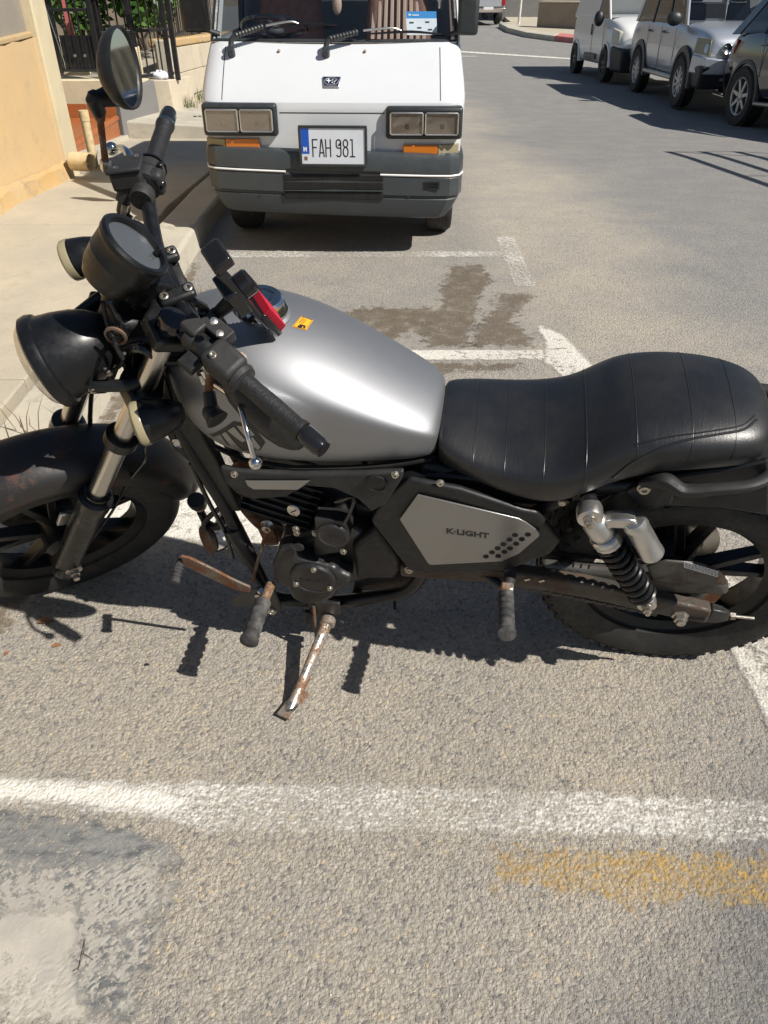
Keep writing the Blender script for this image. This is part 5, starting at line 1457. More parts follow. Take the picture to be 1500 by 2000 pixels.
bp('seat_piping', tube(drape(seat_line.bvh, [(0.2561,0.3000,0.8774), (0.2388,0.3000,0.9072), (0.2194,0.3000,0.9290), (0.1918,0.3000,0.9529), (0.1643,0.3000,0.9674), (0.1346,0.3000,0.9781), (0.1071,0.3000,0.9893), (0.0961,0.3000,1.0078)], [(0.1603,-0.1000,0.4662), (0.1345,-0.1000,0.5108), (0.1054,-0.1000,0.5433), (0.0641,-0.1000,0.5791), (0.0230,-0.1000,0.6009), (-0.0215,-0.1000,0.6169), (-0.0626,-0.1000,0.6336), (-0.0791,-0.1000,0.6613)]), .0022, 8), 'leather', seat)
bp('seat_piping', tube(drape(seat_line.bvh, [(0.2381,0.3000,0.9480), (0.1965,0.3000,0.9670), (0.1642,0.3000,0.9770), (0.1315,0.3000,0.9878), (0.1108,0.3000,0.9972), (0.1008,0.3000,1.0145)], [(0.1334,-0.1000,0.5718), (0.0712,-0.1000,0.6002), (0.0227,-0.1000,0.6152), (-0.0262,-0.1000,0.6314), (-0.0570,-0.1000,0.6455), (-0.0721,-0.1000,0.6713)]), .0014, 6), 'leather', seat)

# ---- side covers -------------------------------------------------------------------------------
uc = [(0.9419,0.1280,0.6587), (0.9055,0.1280,0.6515), (0.7734,0.1280,0.6583), (0.6542,0.1280,0.6748), (0.5866,0.1280,0.6880), (0.5888,0.1280,0.6686), (0.6210,0.1280,0.5928), (0.6514,0.1280,0.5661), (0.6780,0.1280,0.6005), (0.7217,0.1280,0.6245), (0.7771,0.1280,0.6250), (0.8228,0.1280,0.5869), (0.8879,0.1280,0.5726), (0.9228,0.1280,0.5851), (0.9385,0.1280,0.6130)]
ucov = bp('tank_side_cover', prism(uc, (0, .014, 0)), 'grey_plastic', bevel=.005, seg=3)
bp('silver_strip', prism([(0.8957,0.1440,0.6307), (0.7654,0.1440,0.6463), (0.7928,0.1440,0.6170), (0.8832,0.1440,0.6073), (0.8930,0.1440,0.6164)], (0, .0014, 0)), 'silver_panel', ucov, bevel=.0006)
bp('round_cover', lathe([(.0205, .0), (.0205, .0035), (.0190, .0035), (.0190, .0015), (.0001, .0015)], (0.6384,0.1425,0.6529), (0, 1, 0), 40, cap=False), 'black_plastic', ucov)
bolt(ucov, (0.9148,0.1425,0.6455), (0, 1, 0), .006); bolt(ucov, (0.6020,0.1425,0.6808), (0, 1, 0), .006)

def inset(pts, k):
    c = sum((Vector(p) for p in pts), Vector()) / len(pts)
    return [c + (Vector(p) - c) * k for p in pts]
so = [(0.6282,0.1250,0.5990), (0.5777,0.1250,0.6668), (0.4814,0.1300,0.6557), (0.3642,0.1300,0.6133), (0.3350,0.1280,0.6075), (0.2791,0.1200,0.5199), (0.2942,0.1200,0.4751), (0.3806,0.1250,0.4095), (0.5468,0.1250,0.3720), (0.5800,0.1250,0.3815), (0.6553,0.1250,0.5341)]
scov = bp('side_panel', prism(so, (0, .016, 0)), 'black_plastic', bevel=.007, seg=3)
si = [(0.5955,0.1435,0.5575), (0.5602,0.1435,0.6338), (0.3692,0.1435,0.5912), (0.3528,0.1435,0.5814), (0.3270,0.1435,0.5575), (0.3236,0.1435,0.5455), (0.3558,0.1435,0.4858), (0.3887,0.1435,0.4537), (0.5322,0.1435,0.4190), (0.5387,0.1435,0.4233)]
sil = bp('silver_insert', prism(si, (0, .004, 0)), 'silver_panel', scov, bevel=.0012)
for (u_, P_) in enumerate([[(0.3702,0.1476,0.5423), (0.3462,0.1476,0.5473), (0.3796,0.1476,0.5266), (0.3563,0.1476,0.5316), (0.3902,0.1476,0.5105), (0.3657,0.1476,0.5158), (0.4001,0.1476,0.4960), (0.3762,0.1476,0.4995), (0.4101,0.1476,0.4811), (0.3861,0.1476,0.4865), (0.4213,0.1476,0.4659), (0.3971,0.1476,0.4714)]][0]):
    bp('vent_hole', lathe([(.0060, .0003), (.0001, .0003)], Vector(P_) + Vector((0, .0004, 0)), (0, 1, 0), 18, cap=False), 'hole', sil)
xd = Vector((0.3905,0.1480,0.5383)) - Vector((0.5033,0.1480,0.5443)); yd = Vector((0.5035,0.1480,0.5537)) - Vector((0.5029,0.1480,0.5317))
bp('lettering', text_vf('K·LIGHT', .0215, Vector((0.5039,0.1477,0.5296)), xd, yd, .0004, 1.05, 0, .0009), 'decal', sil, smooth=False)
bolt(scov, (0.5187,0.1410,0.6671), (0, 1, 0), .006); bolt(scov, (0.5805,0.1300,0.3734), (0, 1, 0), .008); bolt(scov, (0.2906,0.1180,0.6165), (0, 1, 0), .006)
bp('side_panel_rear', prism([Vector((p[0], -p[1], p[2])) for p in so], (0, -.016, 0)), 'black_plastic', bevel=.007)
bp('seat_base', prism([(.56, -.10, .665), (.40, -.10, .64), (.27, -.10, .66), (.10, -.10, .73), (-.07, -.10, .735), (-.07, -.10, .70), (.12, -.10, .66), (.30, -.10, .58), (.56, -.10, .56)], (0, .20, 0)), 'black_plastic', bevel=.01)

# ---- engine ------------------------------------------------------------------------------------
eng = bpy.data.objects.new('engine', None); link(eng, moto)
bp('crankcase', prism([Vector((p[0], -.10, p[2])) for p in [(0.8727,0.0300,0.3814), (0.7610,0.0300,0.4402), (0.6807,0.0300,0.4507), (0.6322,0.0300,0.3696), (0.6587,0.0300,0.2807), (0.7154,0.0300,0.2460), (0.7953,0.0300,0.1877), (0.8801,0.0300,0.1782), (0.9020,0.0300,0.2734)]], (0, .20, 0)), 'dark_metal', eng, bevel=.02, seg=3)
bp('intake_body', box((.74, 0, .60), (.16, .14, .13)), 'black', eng, bevel=.02)
bp('rear_gusset', prism([(0.7116,0.0300,0.4965), (0.6353,0.0300,0.4650), (0.5919,0.0300,0.3386), (0.5986,0.0300,0.2603), (0.6652,0.0300,0.2698), (0.7087,0.0300,0.3587)], (0, .03, 0)), 'black', eng, bevel=.01)
bp('cylinder', box((.86, 0, .50), (.13, .15, .16), Matrix.Rotation(-.35, 3, 'Y')), 'black', eng, bevel=.008)
for k in range(7):
    bp('cooling_fin', box(Vector((.86, 0, .50)) + Matrix.Rotation(-.35, 3, 'Y') @ Vector((0, 0, -.06 + k * .022)), (.155, .165, .005), Matrix.Rotation(-.35, 3, 'Y')), 'black', eng, bevel=.002)
bp('cylinder_head', box(Vector((.86, 0, .50)) + Matrix.Rotation(-.35, 3, 'Y') @ Vector((0, 0, .11)), (.13, .15, .06), Matrix.Rotation(-.35, 3, 'Y')), 'dark_metal', eng, bevel=.012)
lc = [(0.8607,0.1000,0.4188), (0.8216,0.1000,0.4314), (0.8209,0.1000,0.3889), (0.7651,0.1000,0.3717), (0.7401,0.1000,0.3681), (0.7301,0.1000,0.3473), (0.7051,0.1000,0.3398), (0.7116,0.1000,0.3120), (0.7396,0.1000,0.2839), (0.7580,0.1000,0.2486), (0.7938,0.1000,0.2176), (0.8292,0.1000,0.2116), (0.8540,0.1000,0.2325), (0.8632,0.1000,0.2757), (0.8879,0.1000,0.2995), (0.8838,0.1000,0.3537)]
lcv = bp('alternator_cover', prism(lc, (0, .045, 0)), 'dark_metal', eng, bevel=.014, seg=4)
bp('clutch_housing', prism([(0.7568,0.0800,0.5058), (0.7161,0.0800,0.5271), (0.7036,0.0800,0.4883), (0.7207,0.0800,0.4002), (0.7922,0.0800,0.3717), (0.7886,0.0800,0.4517)], (0, .045, 0)), 'dark_metal', eng, bevel=.01)
rd = Vector((0.7924,0.1450,0.3310))
bp('round_cover', lathe([(.050, -.004), (.052, .004), (.049, .009), (.044, .010), (.043, .0085), (.0001, .0085)], rd, (0, 1, 0), 48, cap=False), 'dark_metal', eng)
for a in (80, 205, 330):
    bolt(eng, rd + Vector((-math.cos(R(a)) * .043, .009, math.sin(R(a)) * .043)), (0, 1, 0), .0055)
bp('lettering', text_vf('KEEWAY', .0145, rd + Vector((.033, .0087, -.006)), (-1, 0, .03), (0, 0, 1), .0007, 1.05, .2), 'dark_metal', eng, smooth=False)
st = Vector((0.7368,0.1350,0.4909))
bp('starter_cover', join(lathe([(.034, -.07), (.036, .0), (.036, .006), (.033, .010), (.028, .011), (.027, .009), (.0001, .009)], st + Vector((0, 0, -.012)), (0, 1, 0), 40, cap=False), prism([st + Vector((-.030, -.03, .035)), st + Vector((.034, -.03, .035)), st + Vector((.035, -.03, -.01)), st + Vector((-.034, -.03, -.01))], (0, .034, 0))), 'dark_metal', eng, bevel=.004)
bp('cover_cross', join(box(st + Vector((0, .0095, -.012)), (.026, .001, .004)), box(st + Vector((0, .0096, -.012)), (.004, .001, .020))), 'dark_metal', eng)
for u_ in ((0.7764,0.1300,0.4709), (0.7100,0.1300,0.4887), (0.7207,0.1300,0.4167), (0.8165,0.1300,0.4652), (0.8170,0.1300,0.4786)):
    bolt(eng, u_, (0, 1, 0), .006)
bp('oil_plug', lathe([(.011, 0), (.012, .003), (.010, .005), (.009, .004)], (0.8121,0.1450,0.4379), (0, 1, 0), 20), 'dark_metal', eng)
bp('filler_plug', lathe([(.013, 0), (.014, .003), (.011, .005)], (0.8177,0.1200,0.5257), (.1, 1, .2), 22), 'satin', eng)
bp('plug_slot', box(Vector((0.8177,0.1200,0.5257)) + Vector((0, .0055, .001)), (.014, .001, .002), Matrix.Rotation(.6, 3, 'Y')), 'hole', eng)
bp('engine_mount', lathe([(.014, 0), (.016, .002), (.012, .006), (.010, .014)], (0.8988,0.0800,0.4193), (0, 1, 0), 18), 'bolt', eng)
bp('mount_plate', prism([(0.9262,0.0700,0.3946), (0.8935,0.0700,0.4169), (0.8862,0.0700,0.3454), (0.9174,0.0700,0.3370)], (0, .006, 0)), 'rust', eng)
bp('sprocket_cover', prism([(0.7067,0.0900,0.4146), (0.6477,0.0900,0.4910), (0.5955,0.0900,0.3772), (0.6138,0.0900,0.3143), (0.7022,0.0900,0.3001)], (0, .03, 0)), 'black_plastic', eng, bevel=.012)
bp('carburettor', box((.70, -.02, .60), (.10, .12, .09)), 'dark_metal', eng, bevel=.015)
bp('airbox', box((.60, 0, .62), (.14, .16, .10)), 'black_plastic', eng, bevel=.015)
bp('ignition_lead', tube([(0.7255,0.1300,0.5741), (0.6872,0.1350,0.5967), (0.6950,0.1400,0.5587), (0.7100,0.1400,0.5219)], .004, 8, 5), 'gloss_black', eng)
ex = bp('exhaust_pipe', tube([(.93, -.02, .50), (.99, -.03, .46), (1.00, -.05, .33), (.94, -.07, .20), (.80, -.09, .15), (.62, -.11, .17), (.45, -.14, .22), (.30, -.16, .26)], .020, 20, 6), 'rust')
bp('silencer', tube([(.34, -.17, .25), (.25, -.185, .27), (-.15, -.20, .36), (-.22, -.205, .38)], [.028, .048, .052, .040], 28), 'dark_metal', ex)
bp('belly_pipe', tube([(0.7219,0.0200,0.1646), (0.6446,0.0200,0.1881), (0.5756,0.0200,0.2140)], .03, 18), 'rust_arm', ex)

# horn and cap by the down tube
hn = bp('horn', lathe([(.034, -.008), (.038, 0), (.036, .008), (.012, .013), (.0001, .014)], (1.0949,0.0000,0.2433), (.65, .7, .2), 28, cap=False), 'rust', angle=25)
bp('horn_bracket', tube([(1.0274,0.0200,0.3940), (1.0769,0.0000,0.3277), (1.0964,0.0000,0.2964), (1.0923,0.0000,0.2557)], .007, 8, 4), 'dark_metal', hn)
pdl = bp('evaporator_cap', lathe([(.019, 0), (.021, .002), (.021, .018), (.018, .021)], (1.1053,-0.0200,0.3531), (-.1, .45, 1), 28), 'rubber_grip')
bp('cap_collar', lathe([(.018, -.020), (.019, 0)], (1.1053,-0.0200,0.3531), (-.1, .45, 1), 28), 'tan', pdl)
bp('cap_hose', tube([(1.1052,-0.0200,0.3195), (1.0974,-0.0200,0.2783), (1.0620,0.0000,0.2954), (1.0248,0.0200,0.3581)], .010, 12, 5), 'rubber_grip', pdl)
bp('loose_wire', tube([(0.9768,0.0700,0.4404), (0.9871,0.0600,0.3557), (1.0427,0.0300,0.2523), (1.0929,0.0000,0.1900)], .0022, 6, 5), 'gloss_black')
bp('wiring_loom', tube([(1.0401,0.0700,0.5858), (1.0197,0.0800,0.4717), (1.0011,0.0850,0.3841), (1.0011,0.0850,0.2896)], .005, 8, 5), 'gloss_black')

# ---- pegs, levers, stand -------------------------------------------------------------------------
def peg(a, b, n, r, rubber='worn_rubber'):
    a = Vector(a); b = Vector(b); L = (b - a).length; pr = []
    for k in range(n):
        h0 = L * k / n
        pr += [(r * .80, h0), (r * .82, h0 + L * .08 / n), (r, h0 + L * .28 / n), (r, h0 + L * .72 / n), (r * .82, h0 + L * .94 / n)]
    pr += [(r * 1.12, L - .002), (r * 1.12, L + .004), (r * .9, L + .006)]
    return lathe(pr, a, b - a, 22)
fp = bp('footpeg', peg((0.9036,0.1850,0.2796), (0.9035,0.3000,0.2970), 5, .0185), 'worn_rubber', angle=50)
bp('peg_core', tube([(0.8966,0.1400,0.2812), (0.8999,0.1900,0.2876)], .011, 14), 'rust_chrome', fp)
bp('peg_bracket', prism([(1.0088,0.1300,0.1957), (0.9405,0.1300,0.2496), (0.8950,0.1300,0.2675), (0.8872,0.1300,0.1740), (0.9149,0.1300,0.1309), (0.9357,0.1300,0.1871), (0.9926,0.1300,0.1659), (1.0117,0.1300,0.1669)], (0, .008, 0)), 'dark_metal', fp, bevel=.003)
bp('peg_spring', lathe([(.006, -.012), (.0085, -.010), (.0085, .010), (.006, .012)], (0.9140,0.1600,0.2762), (0, .5, 1), 14), 'chrome', fp)
bolt(fp, (0.9133,0.1380,0.1635), (0, 1, 0), .009)
pp = bp('passenger_peg', peg((0.3745,0.1900,0.4066), (0.3712,0.3100,0.4469), 6, .0160), 'worn_rubber', angle=50)
bp('peg_arm', tube([(0.3818,0.1200,0.4222), (0.3670,0.1400,0.4068), (0.3729,0.1800,0.4071)], [.012, .013, .011], 14, 4), 'grey_plastic', pp)
bp('peg_hinge', box((0.3733,0.1850,0.4142), (.026, .020, .022)), 'rust_chrome', pp, bevel=.004)
bp('peg_bracket', tube([(0.4435,0.1100,0.3722), (0.3760,0.1500,0.3678)], .009, 10), 'dark_metal', pp)
rp = bp('footpeg', peg((.92, -.17, .28), (.90, -.30, .28), 5, .0185), 'worn_rubber', angle=50)
rp2 = bp('passenger_peg', peg((.36, -.17, .42), (.35, -.30, .42), 6, .0160), 'worn_rubber', angle=50)
gs = bp('gear_lever', prism([(1.0749,0.1650,0.3971), (1.0550,0.1650,0.3929), (1.0168,0.1650,0.3655), (0.9746,0.1650,0.3304), (0.9344,0.1650,0.3038), (0.9392,0.1650,0.2830), (0.9711,0.1650,0.2856), (0.9986,0.1650,0.3049), (1.0358,0.1650,0.3320), (1.0759,0.1650,0.3637)], (0, .007, 0)), 'rust', bevel=.002)
bp('lever_rubber', peg((1.0819,0.1550,0.3720), (1.0865,0.2050,0.3535), 7, .0105), 'worn_rubber', gs, angle=50)
bp('gear_linkage', tube([(0.9482,0.1300,0.2626), (0.9211,0.1200,0.3476), (0.8977,0.1000,0.4171)], .004, 8), 'rust', gs)
bp('linkage_nut', lathe([(.008, 0), (.008, .008)], (0.9294,0.1500,0.2490), (0, 1, 0), 6), 'bolt', gs, smooth=False)
foot = Vector((0.8208,0.3700,0.1290)); top = Vector((0.7747,0.1500,0.1589))
FOOT = POSE.inverted() @ Vector((-0.2131,1.1473,0.0056)); TOP = Vector((0.7779,0.1400,0.1450))
ss = bp('side_stand', tube([TOP, TOP.lerp(FOOT, .3), TOP.lerp(FOOT, .75), FOOT], [.014, .0135, .013, .0165], 16, 3, flat=.75), 'rust_chrome')
fd = (FOOT - TOP).normalized()
G3 = POSE.inverted().to_3x3()
bp('stand_foot', box(FOOT - fd * .015 + G3 @ Vector((0, 0, .002)), (.034, .085, .007), (G3 @ Matrix.Rotation(-.50, 3, 'Z').to_3x3())), 'rust_chrome', ss, bevel=.002)
bp('stand_bracket', prism([(0.8203,0.1150,0.2071), (0.7462,0.1150,0.2095), (0.7461,0.1150,0.1619), (0.8017,0.1150,0.1450), (0.8251,0.1150,0.1629)], (0, .014, 0)), 'dark_metal', ss, bevel=.003)
bp('stand_head', lathe([(.018, 0), (.019, .004), (.019, .016), (.015, .019)], TOP + Vector((0, -.008, 0)), (0, 1, 0), 20), 'rust_chrome', ss)
bolt(ss, TOP + Vector((0, .012, 0)), (0, 1, 0), .008)
bp('stand_switch', box((0.8243,0.1300,0.1411), (.020, .012, .050)), 'black_plastic', ss, bevel=.003)
bp('stand_spring', tube([(0.8094,0.1300,0.1989), (0.8072,0.1600,0.0878)], .004, 8), 'rust', ss)
bp('overflow_hose', tube([(0.6288,0.0500,0.1532), (0.6289,0.0500,0.0949)], .004, 8), 'gloss_black')

# ---- swingarm, chain, guard, shock ------------------------------------------------------------------
def flat_arm(P, hw, y0, y1):
    rings = []
    for (x, z), h in zip(P, hw):
        rings.append([Vector((x, y0, z - h)), Vector((x, y1, z - h)), Vector((x, y1 + .002, z)), Vector((x, y1, z + h)), Vector((x, y0, z + h)), Vector((x, y0 - .002, z))])
    return loft(rings)
for s in (1, -1):
    arm = flat_arm([(.60, .36), (.40, .375), (.20, .355), (.06, .325), (-.03, .308), (-.06, .302)], [.018, .024, .026, .027, .026, .024], s * .100, s * .130)
    ob = bp('swingarm', arm, 'rust_arm', bevel=.006, seg=3)
    if s > 0:
        bp('arm_end', loft([[Vector((x, .115 + a * h * .5, z + b * h)) for a, b in ((-1, -1), (1, -1), (1, 1), (-1, 1))] for x, z, h in ((-.06, .302, .024), (-.085, .299, .020), (-.105, .297, .012))]), 'dark_metal', ob, bevel=.004)
        bp('chain_adjuster', join(lathe([(.0035, 0), (.0035, .055)], (-.10, .115, .297), (-1, 0, 0), 10), lathe([(.0085, .006), (.0085, .016)], (-.10, .115, .297), (-1, 0, 0), 6)), 'bolt', ob, smooth=False)
        bp('axle_nut', lathe([(.018, 0), (.018, .003), (.0145, .004), (.0145, .014), (.010, .015), (.010, .022)], (.0, .131, .303), (0, 1, 0), 6), 'bolt', ob, smooth=False)
        bp('axle_slot', box((-.035, .1325, .302), (.03, .001, .012)), 'hole', ob)
        bp('shock_lug', prism([(.12, .10, .35), (.06, .10, .345), (.075, .10, .385), (.11, .10, .39)], (0, .025, 0)), 'rust_arm', ob, bevel=.004)
        for x in (.33, .30): bp('scratch', box((x, .1328, .38), (.012, .0006, .006), Matrix.Rotation(.6, 3, 'Y')), 'bolt', ob, smooth=False)
cg = bp('chain_guard', prism([(0.3060,0.0750,0.3984), (0.2145,0.0750,0.3946), (0.1000,0.0750,0.4017), (0.0539,0.0750,0.4265), (0.0031,0.0750,0.4274), (-0.0470,0.0750,0.4108), (-0.0807,0.0750,0.3822), (-0.0914,0.0750,0.3528), (0.0013,0.0750,0.3390), (0.1610,0.0750,0.3332), (0.2648,0.0750,0.3313), (0.2877,0.0750,0.3464)], (0, .030, 0)), 'guard', bevel=.013, seg=3)
bp('guard_shell', prism([(0.0971,0.1055,0.4355), (0.0644,0.1055,0.4594), (0.0151,0.1055,0.4603), (-0.0333,0.1055,0.4458), (-0.0589,0.1055,0.4221), (-0.0701,0.1055,0.3973), (0.0159,0.1055,0.3847), (0.0736,0.1055,0.3896)], (0, .006, 0)), 'guard', cg, bevel=.004)
bp('rust_tip', prism([(-0.0395,0.1120,0.4486), (-0.0575,0.1120,0.4308), (-0.0691,0.1120,0.4044), (-0.0490,0.1120,0.4046)], (0, .0015, 0)), 'rust', cg)
for k in range(5):
    a = 1083 + k * 17
    bp('guard_slot', prism([(1.0748,0.1055,1.4213), (1.0741,0.1055,1.4213), (1.0743,0.1055,1.4208), (1.0750,0.1055,1.4207)] if False else [Vector((0.2731,0.1057,0.4168)) + Vector((-.016 * k + dx, 0, dz)) for dx, dz in ((0, 0), (-.004, 0), (-.004, -.014), (0, -.014))], (0, .0004, 0)), 'hole', cg, smooth=False)
bolt(cg, (0.2772,0.1060,0.3843), (0, 1, 0), .0055)
# warning label: white sheet with dark print
w0, w1, w3 = Vector((0.0309,0.1125,0.4654)), Vector((-0.0421,0.1125,0.4429)), Vector((0.0259,0.1125,0.4457))
wx = (w1 - w0); wy = (w3 - w0)
lab = bp('warning_label', prism([w0, w0 + wx, w0 + wx + wy, w0 + wy], (0, .0004, 0)), 'white_print', cg, smooth=False)
lb = []
for r_ in range(4):
    u_ = .03
    while u_ < .93:
        L = rng.uniform(.03, .10)
        q_ = [w0 + wx * a + wy * b + Vector((0, .0006, 0)) for a, b in ((u_, .10 + r_ * .22), (min(.97, u_ + L), .10 + r_ * .22), (min(.97, u_ + L), .20 + r_ * .22), (u_, .20 + r_ * .22))]
        lb.append(prism(q_, (0, .0002, 0))); u_ += L + .02
bp('label_print', join(*lb), 'ink', lab, smooth=False)

# drive chain: separate links along the lower and upper runs
V, F = [], []
def chain_run(a, b):
    global V, F
    a = Vector(a); b = Vector(b); n = int((b - a).length / .0127); d = (b - a).normalized()
    for k in range(n):
        c = a + d * (k + .5) * .0127; wd = .012 if k % 2 else .016
        r3 = frame3(d)
        for s in (-1, 1):
            V, F = join((V, F), box(c + Vector((0, s * wd * .5, 0)), (.0165, .0016, .0105), Matrix((d, Vector((0, 1, 0)), d.cross(Vector((0, 1, 0))))).transposed()))
chain_run((.66, .060, .315), (.02, .060, .205)); chain_run((.66, .060, .39), (0, .060, .397))
ch = bp('drive_chain', (V, F), 'dark_metal', smooth=False); ch['kind'] = 'stuff'
# shocks with piggyback reservoir
def shock(s):
    T_ = Vector((.243, s * .150, .628)); B_ = Vector((.086, s * .150, .372)); d = (B_ - T_).normalized(); L = (B_ - T_).length
    FS = frame3(d, (0, 1, 0))
    sk = bp('shock_absorber', join(tube([T_ + d * .10, B_ - d * .01], .013, 16)), 'black')
    bp('top_eye', join(lathe([(.010, -.018), (.0225, -.016), (.024, -.010), (.024, .010), (.0225, .016), (.010, .018)], T_, (0, 1, 0), 32), ), 'alu', sk)
    bp('body', lathe([(.018, .012), (.024, .022), (.026, .030), (.026, .056), (.0225, .060), (.0225, .070)], T_, d, 32), 'alu', sk)
    bp('preload_collar', lathe([(.026, .068), (.0295, .071), (.0295, .080), (.026, .083), (.0285, .084), (.0285, .092), (.025, .094)], T_, d, 14), 'alu', sk, smooth=False)
    n = 8.5; pts = []
    for k in range(int(n * 20) + 1):
        t_ = k / (n * 20); a = 2 * math.pi * n * t_
        pts.append(T_ + d * (.098 + t_ * (L - .128)) + FS @ Vector((0, math.cos(a) * .0235, math.sin(a) * .0235)))
    bp('spring', tube(pts, .0056, 9), 'black', sk)
    bp('spring_seat', lathe([(.027, -.032), (.030, -.028), (.022, -.018)], B_, d, 28), 'black', sk)
    bp('lower_eye', join(lathe([(.010, -.016), (.019, -.014), (.020, 0), (.019, .014), (.010, .016)], B_, (0, 1, 0), 28), tube([B_ - d * .030, B_], [.014, .017], 18)), 'alu', sk)
    for e, r_ in ((T_, .010), (B_, .009)):
        bp('eye_nut', join(lathe([(r_ * 1.3, .018), (r_ * 1.3, .021)], e, (0, s, 0), 20), lathe([(r_, .021), (r_, .030), (r_ * .6, .031), (r_ * .6, .036)], e, (0, s, 0), 6)), 'bolt', sk, smooth=False)
    if s > 0:
        a0 = Vector((0.1610,0.1580,0.6190)); a1 = Vector((0.1147,0.1580,0.5409)); rd_ = (a1 - a0).normalized(); RL = (a1 - a0).length
        bp('reservoir', lathe([(.010, -.014), (.021, -.010), (.0235, -.002), (.0235, .008), (.0226, .010), (.0226, RL - .006), (.0235, RL - .004), (.0235, RL + .004), (.020, RL + .009), (.006, RL + .010)], a0, rd_, 36), 'alu', sk, angle=25)
        bp('reservoir_bridge', loft([[c + Vector((0, a * .013, b * h)) for a, b in ((-1, -1), (1, -1), (1, 1), (-1, 1))] for c, h in ((T_ + d * .038 + Vector((-.006, 0, .008)), .016), (Vector((0.2023,0.1550,0.6215)), .012), (Vector((0.1789,0.1570,0.6270)), .013), (a0 - rd_ * .004, .016))]), 'alu', sk, bevel=.003)
    return sk
shock(1); shock(-1)

# ---- tail: grab rail, rear fender, tail light ----------------------------------------------------------
gr = [(0.1902,0.1200,0.6762), (0.1548,0.1300,0.7150), (0.1347,0.1350,0.7380), (0.1131,0.1400,0.7176), (0.0877,0.1450,0.7065), (0.0441,0.1450,0.7183), (-0.0129,0.1400,0.7263), (-0.0351,0.1300,0.7273)]
grail = bp('grab_rail', join(tube([(0.1602,0.1250,0.6893), (0.1275,0.1380,0.7137), (0.0962,0.1480,0.7047), (0.0445,0.1500,0.7172), (-0.0077,0.1450,0.7272), (-0.0408,0.1200,0.7276), (-0.0627,0.0800,0.7208)], [.014, .022, .018, .015, .015, .015, .015], 14, 6, flat=.7)), 'grey_plastic')
bp('rail_mount', prism([(0.1840,0.1120,0.6656), (0.1500,0.1120,0.6993), (0.1258,0.1120,0.7166), (0.1001,0.1120,0.6826), (0.0990,0.1120,0.6415), (0.1501,0.1120,0.6250)], (0, .016, 0)), 'black_plastic', grail, bevel=.005)
bolt(grail, (0.1581,0.1340,0.6885), (0, 1, 0), .010, .008)
bp('grab_rail_right', tube([(.14, -.125, .70), (.02, -.145, .70), (-.14, -.12, .71), (-.2, -.06, .73)], .015, 14, 6), 'grey_plastic', grail)
rings = []
for i in range(22):
    a = R(118) + (R(10) - R(118)) * i / 21
    a = R(62) + (R(172) - R(62)) * i / 21
    e = Vector((math.cos(a), 0, math.sin(a))); rr = .355 + .035 * max(0, (i - 6) / 15)
    rings.append([Vector((0, 0, WR)) + e * (rr + h_) + Vector((0, w_, 0)) for w_, h_ in ((-.085, -.03), (-.085, .0), (-.06, .02), (0, .028), (.06, .02), (.085, 0), (.085, -.03), (.080, -.03), (.080, -.002), (.055, .016), (0, .023), (-.055, .016), (-.080, -.002), (-.080, -.03))])
bp('rear_fender', loft(rings), 'black_plastic', sub=1)
bp('tail_side_cover', prism([(0.2284,0.1000,0.5970), (0.1903,0.1000,0.6449), (0.1195,0.1000,0.6943), (0.0083,0.1000,0.7331), (-0.0347,0.1000,0.7566), (-0.0811,0.1000,0.6158), (0.0119,0.1000,0.6251), (0.1014,0.1000,0.6178), (0.1502,0.1000,0.5850), (0.2033,0.1000,0.5628)], (0, .010, 0)), 'black_plastic', bevel=.006)
tl = bp('tail_light', box((-.24, 0, .735), (.05, .11, .05)), 'red_lens', bevel=.01)
bp('tail_light_housing', box((-.205, 0, .74), (.06, .12, .06)), 'black_plastic', tl, bevel=.01)
signal((-.22, .16, .66), (-.97, .1, 0), 'lens_smoke', False, stem_to=Vector((-.17, .07, .68)))
signal((-.22, -.16, .66), (-.97, -.1, 0), 'lens_smoke', False, stem_to=Vector((-.17, -.07, .68)))
bp('rear_caliper', box((.06, -.075, .37), (.07, .03, .06)), 'satin', bevel=.008)
bp('shock_mount_stub', lathe([(.014, 0), (.016, .03), (.012, .034)], (.247, .105, .645), (0, 1, 0), 18), 'black')
bp('side_bolt', lathe([(.007, 0), (.007, .005), (.003, .0055)], (0.2906,0.1180,0.6165), (0, 1, 0), 10), 'bolt')

# ------------------------------------------------------------------ white van
van = empty('parked_van', 'white box-shaped van with a grey bumper and number plate FAH 981 parked behind the motorcycle', 'van', (-0.2700, 4.3400, 0.0000), -0.0300)
def vp(name, vf, m, parent=None, **k):
    return mesh(name, vf[0], vf[1], m, parent or van, **k)
FZ = [.28, .50, .70, .742, .748, .775, .80, .86, .95, 1.005, 1.02]
FYF = [.075, .06, .055, .055, .055, .060, .078, .135, .225, .290, .315]
FWF = [.655, .672, .682, .684, .684, .686, .686, .680, .668, .660, .656]
def fy(z): return float(np.interp(z, FZ, FYF))
def fw_(z): return float(np.interp(z, FZ, FWF))
def fyx(x, z):
    w_ = fw_(z); a = min(1.0, max(0.0, (abs(x) - w_ + .11) / .11))
    return fy(z) + .012 * (x / w_) ** 2 + .085 * (1 - math.sqrt(max(0, 1 - a ** 2.2)))
rings = []
for z in FZ:
    w_ = fw_(z); r_ = []
    r_.append(Vector((-w_, 3.1, z))); r_.append(Vector((-w_, 1.0, z))); r_.append(Vector((-w_, .45, z))); 
    for k in range(31):
        x = -w_ + 2 * w_ * k / 30
        x = w_ * math.sin((k / 30 - .5) * math.pi)
        r_.append(Vector((x, fyx(x, z), z)))
    r_.append(Vector((w_, .45, z))); r_.append(Vector((w_, 1.0, z))); r_.append(Vector((w_, 3.1, z)))
    rings.append(r_)
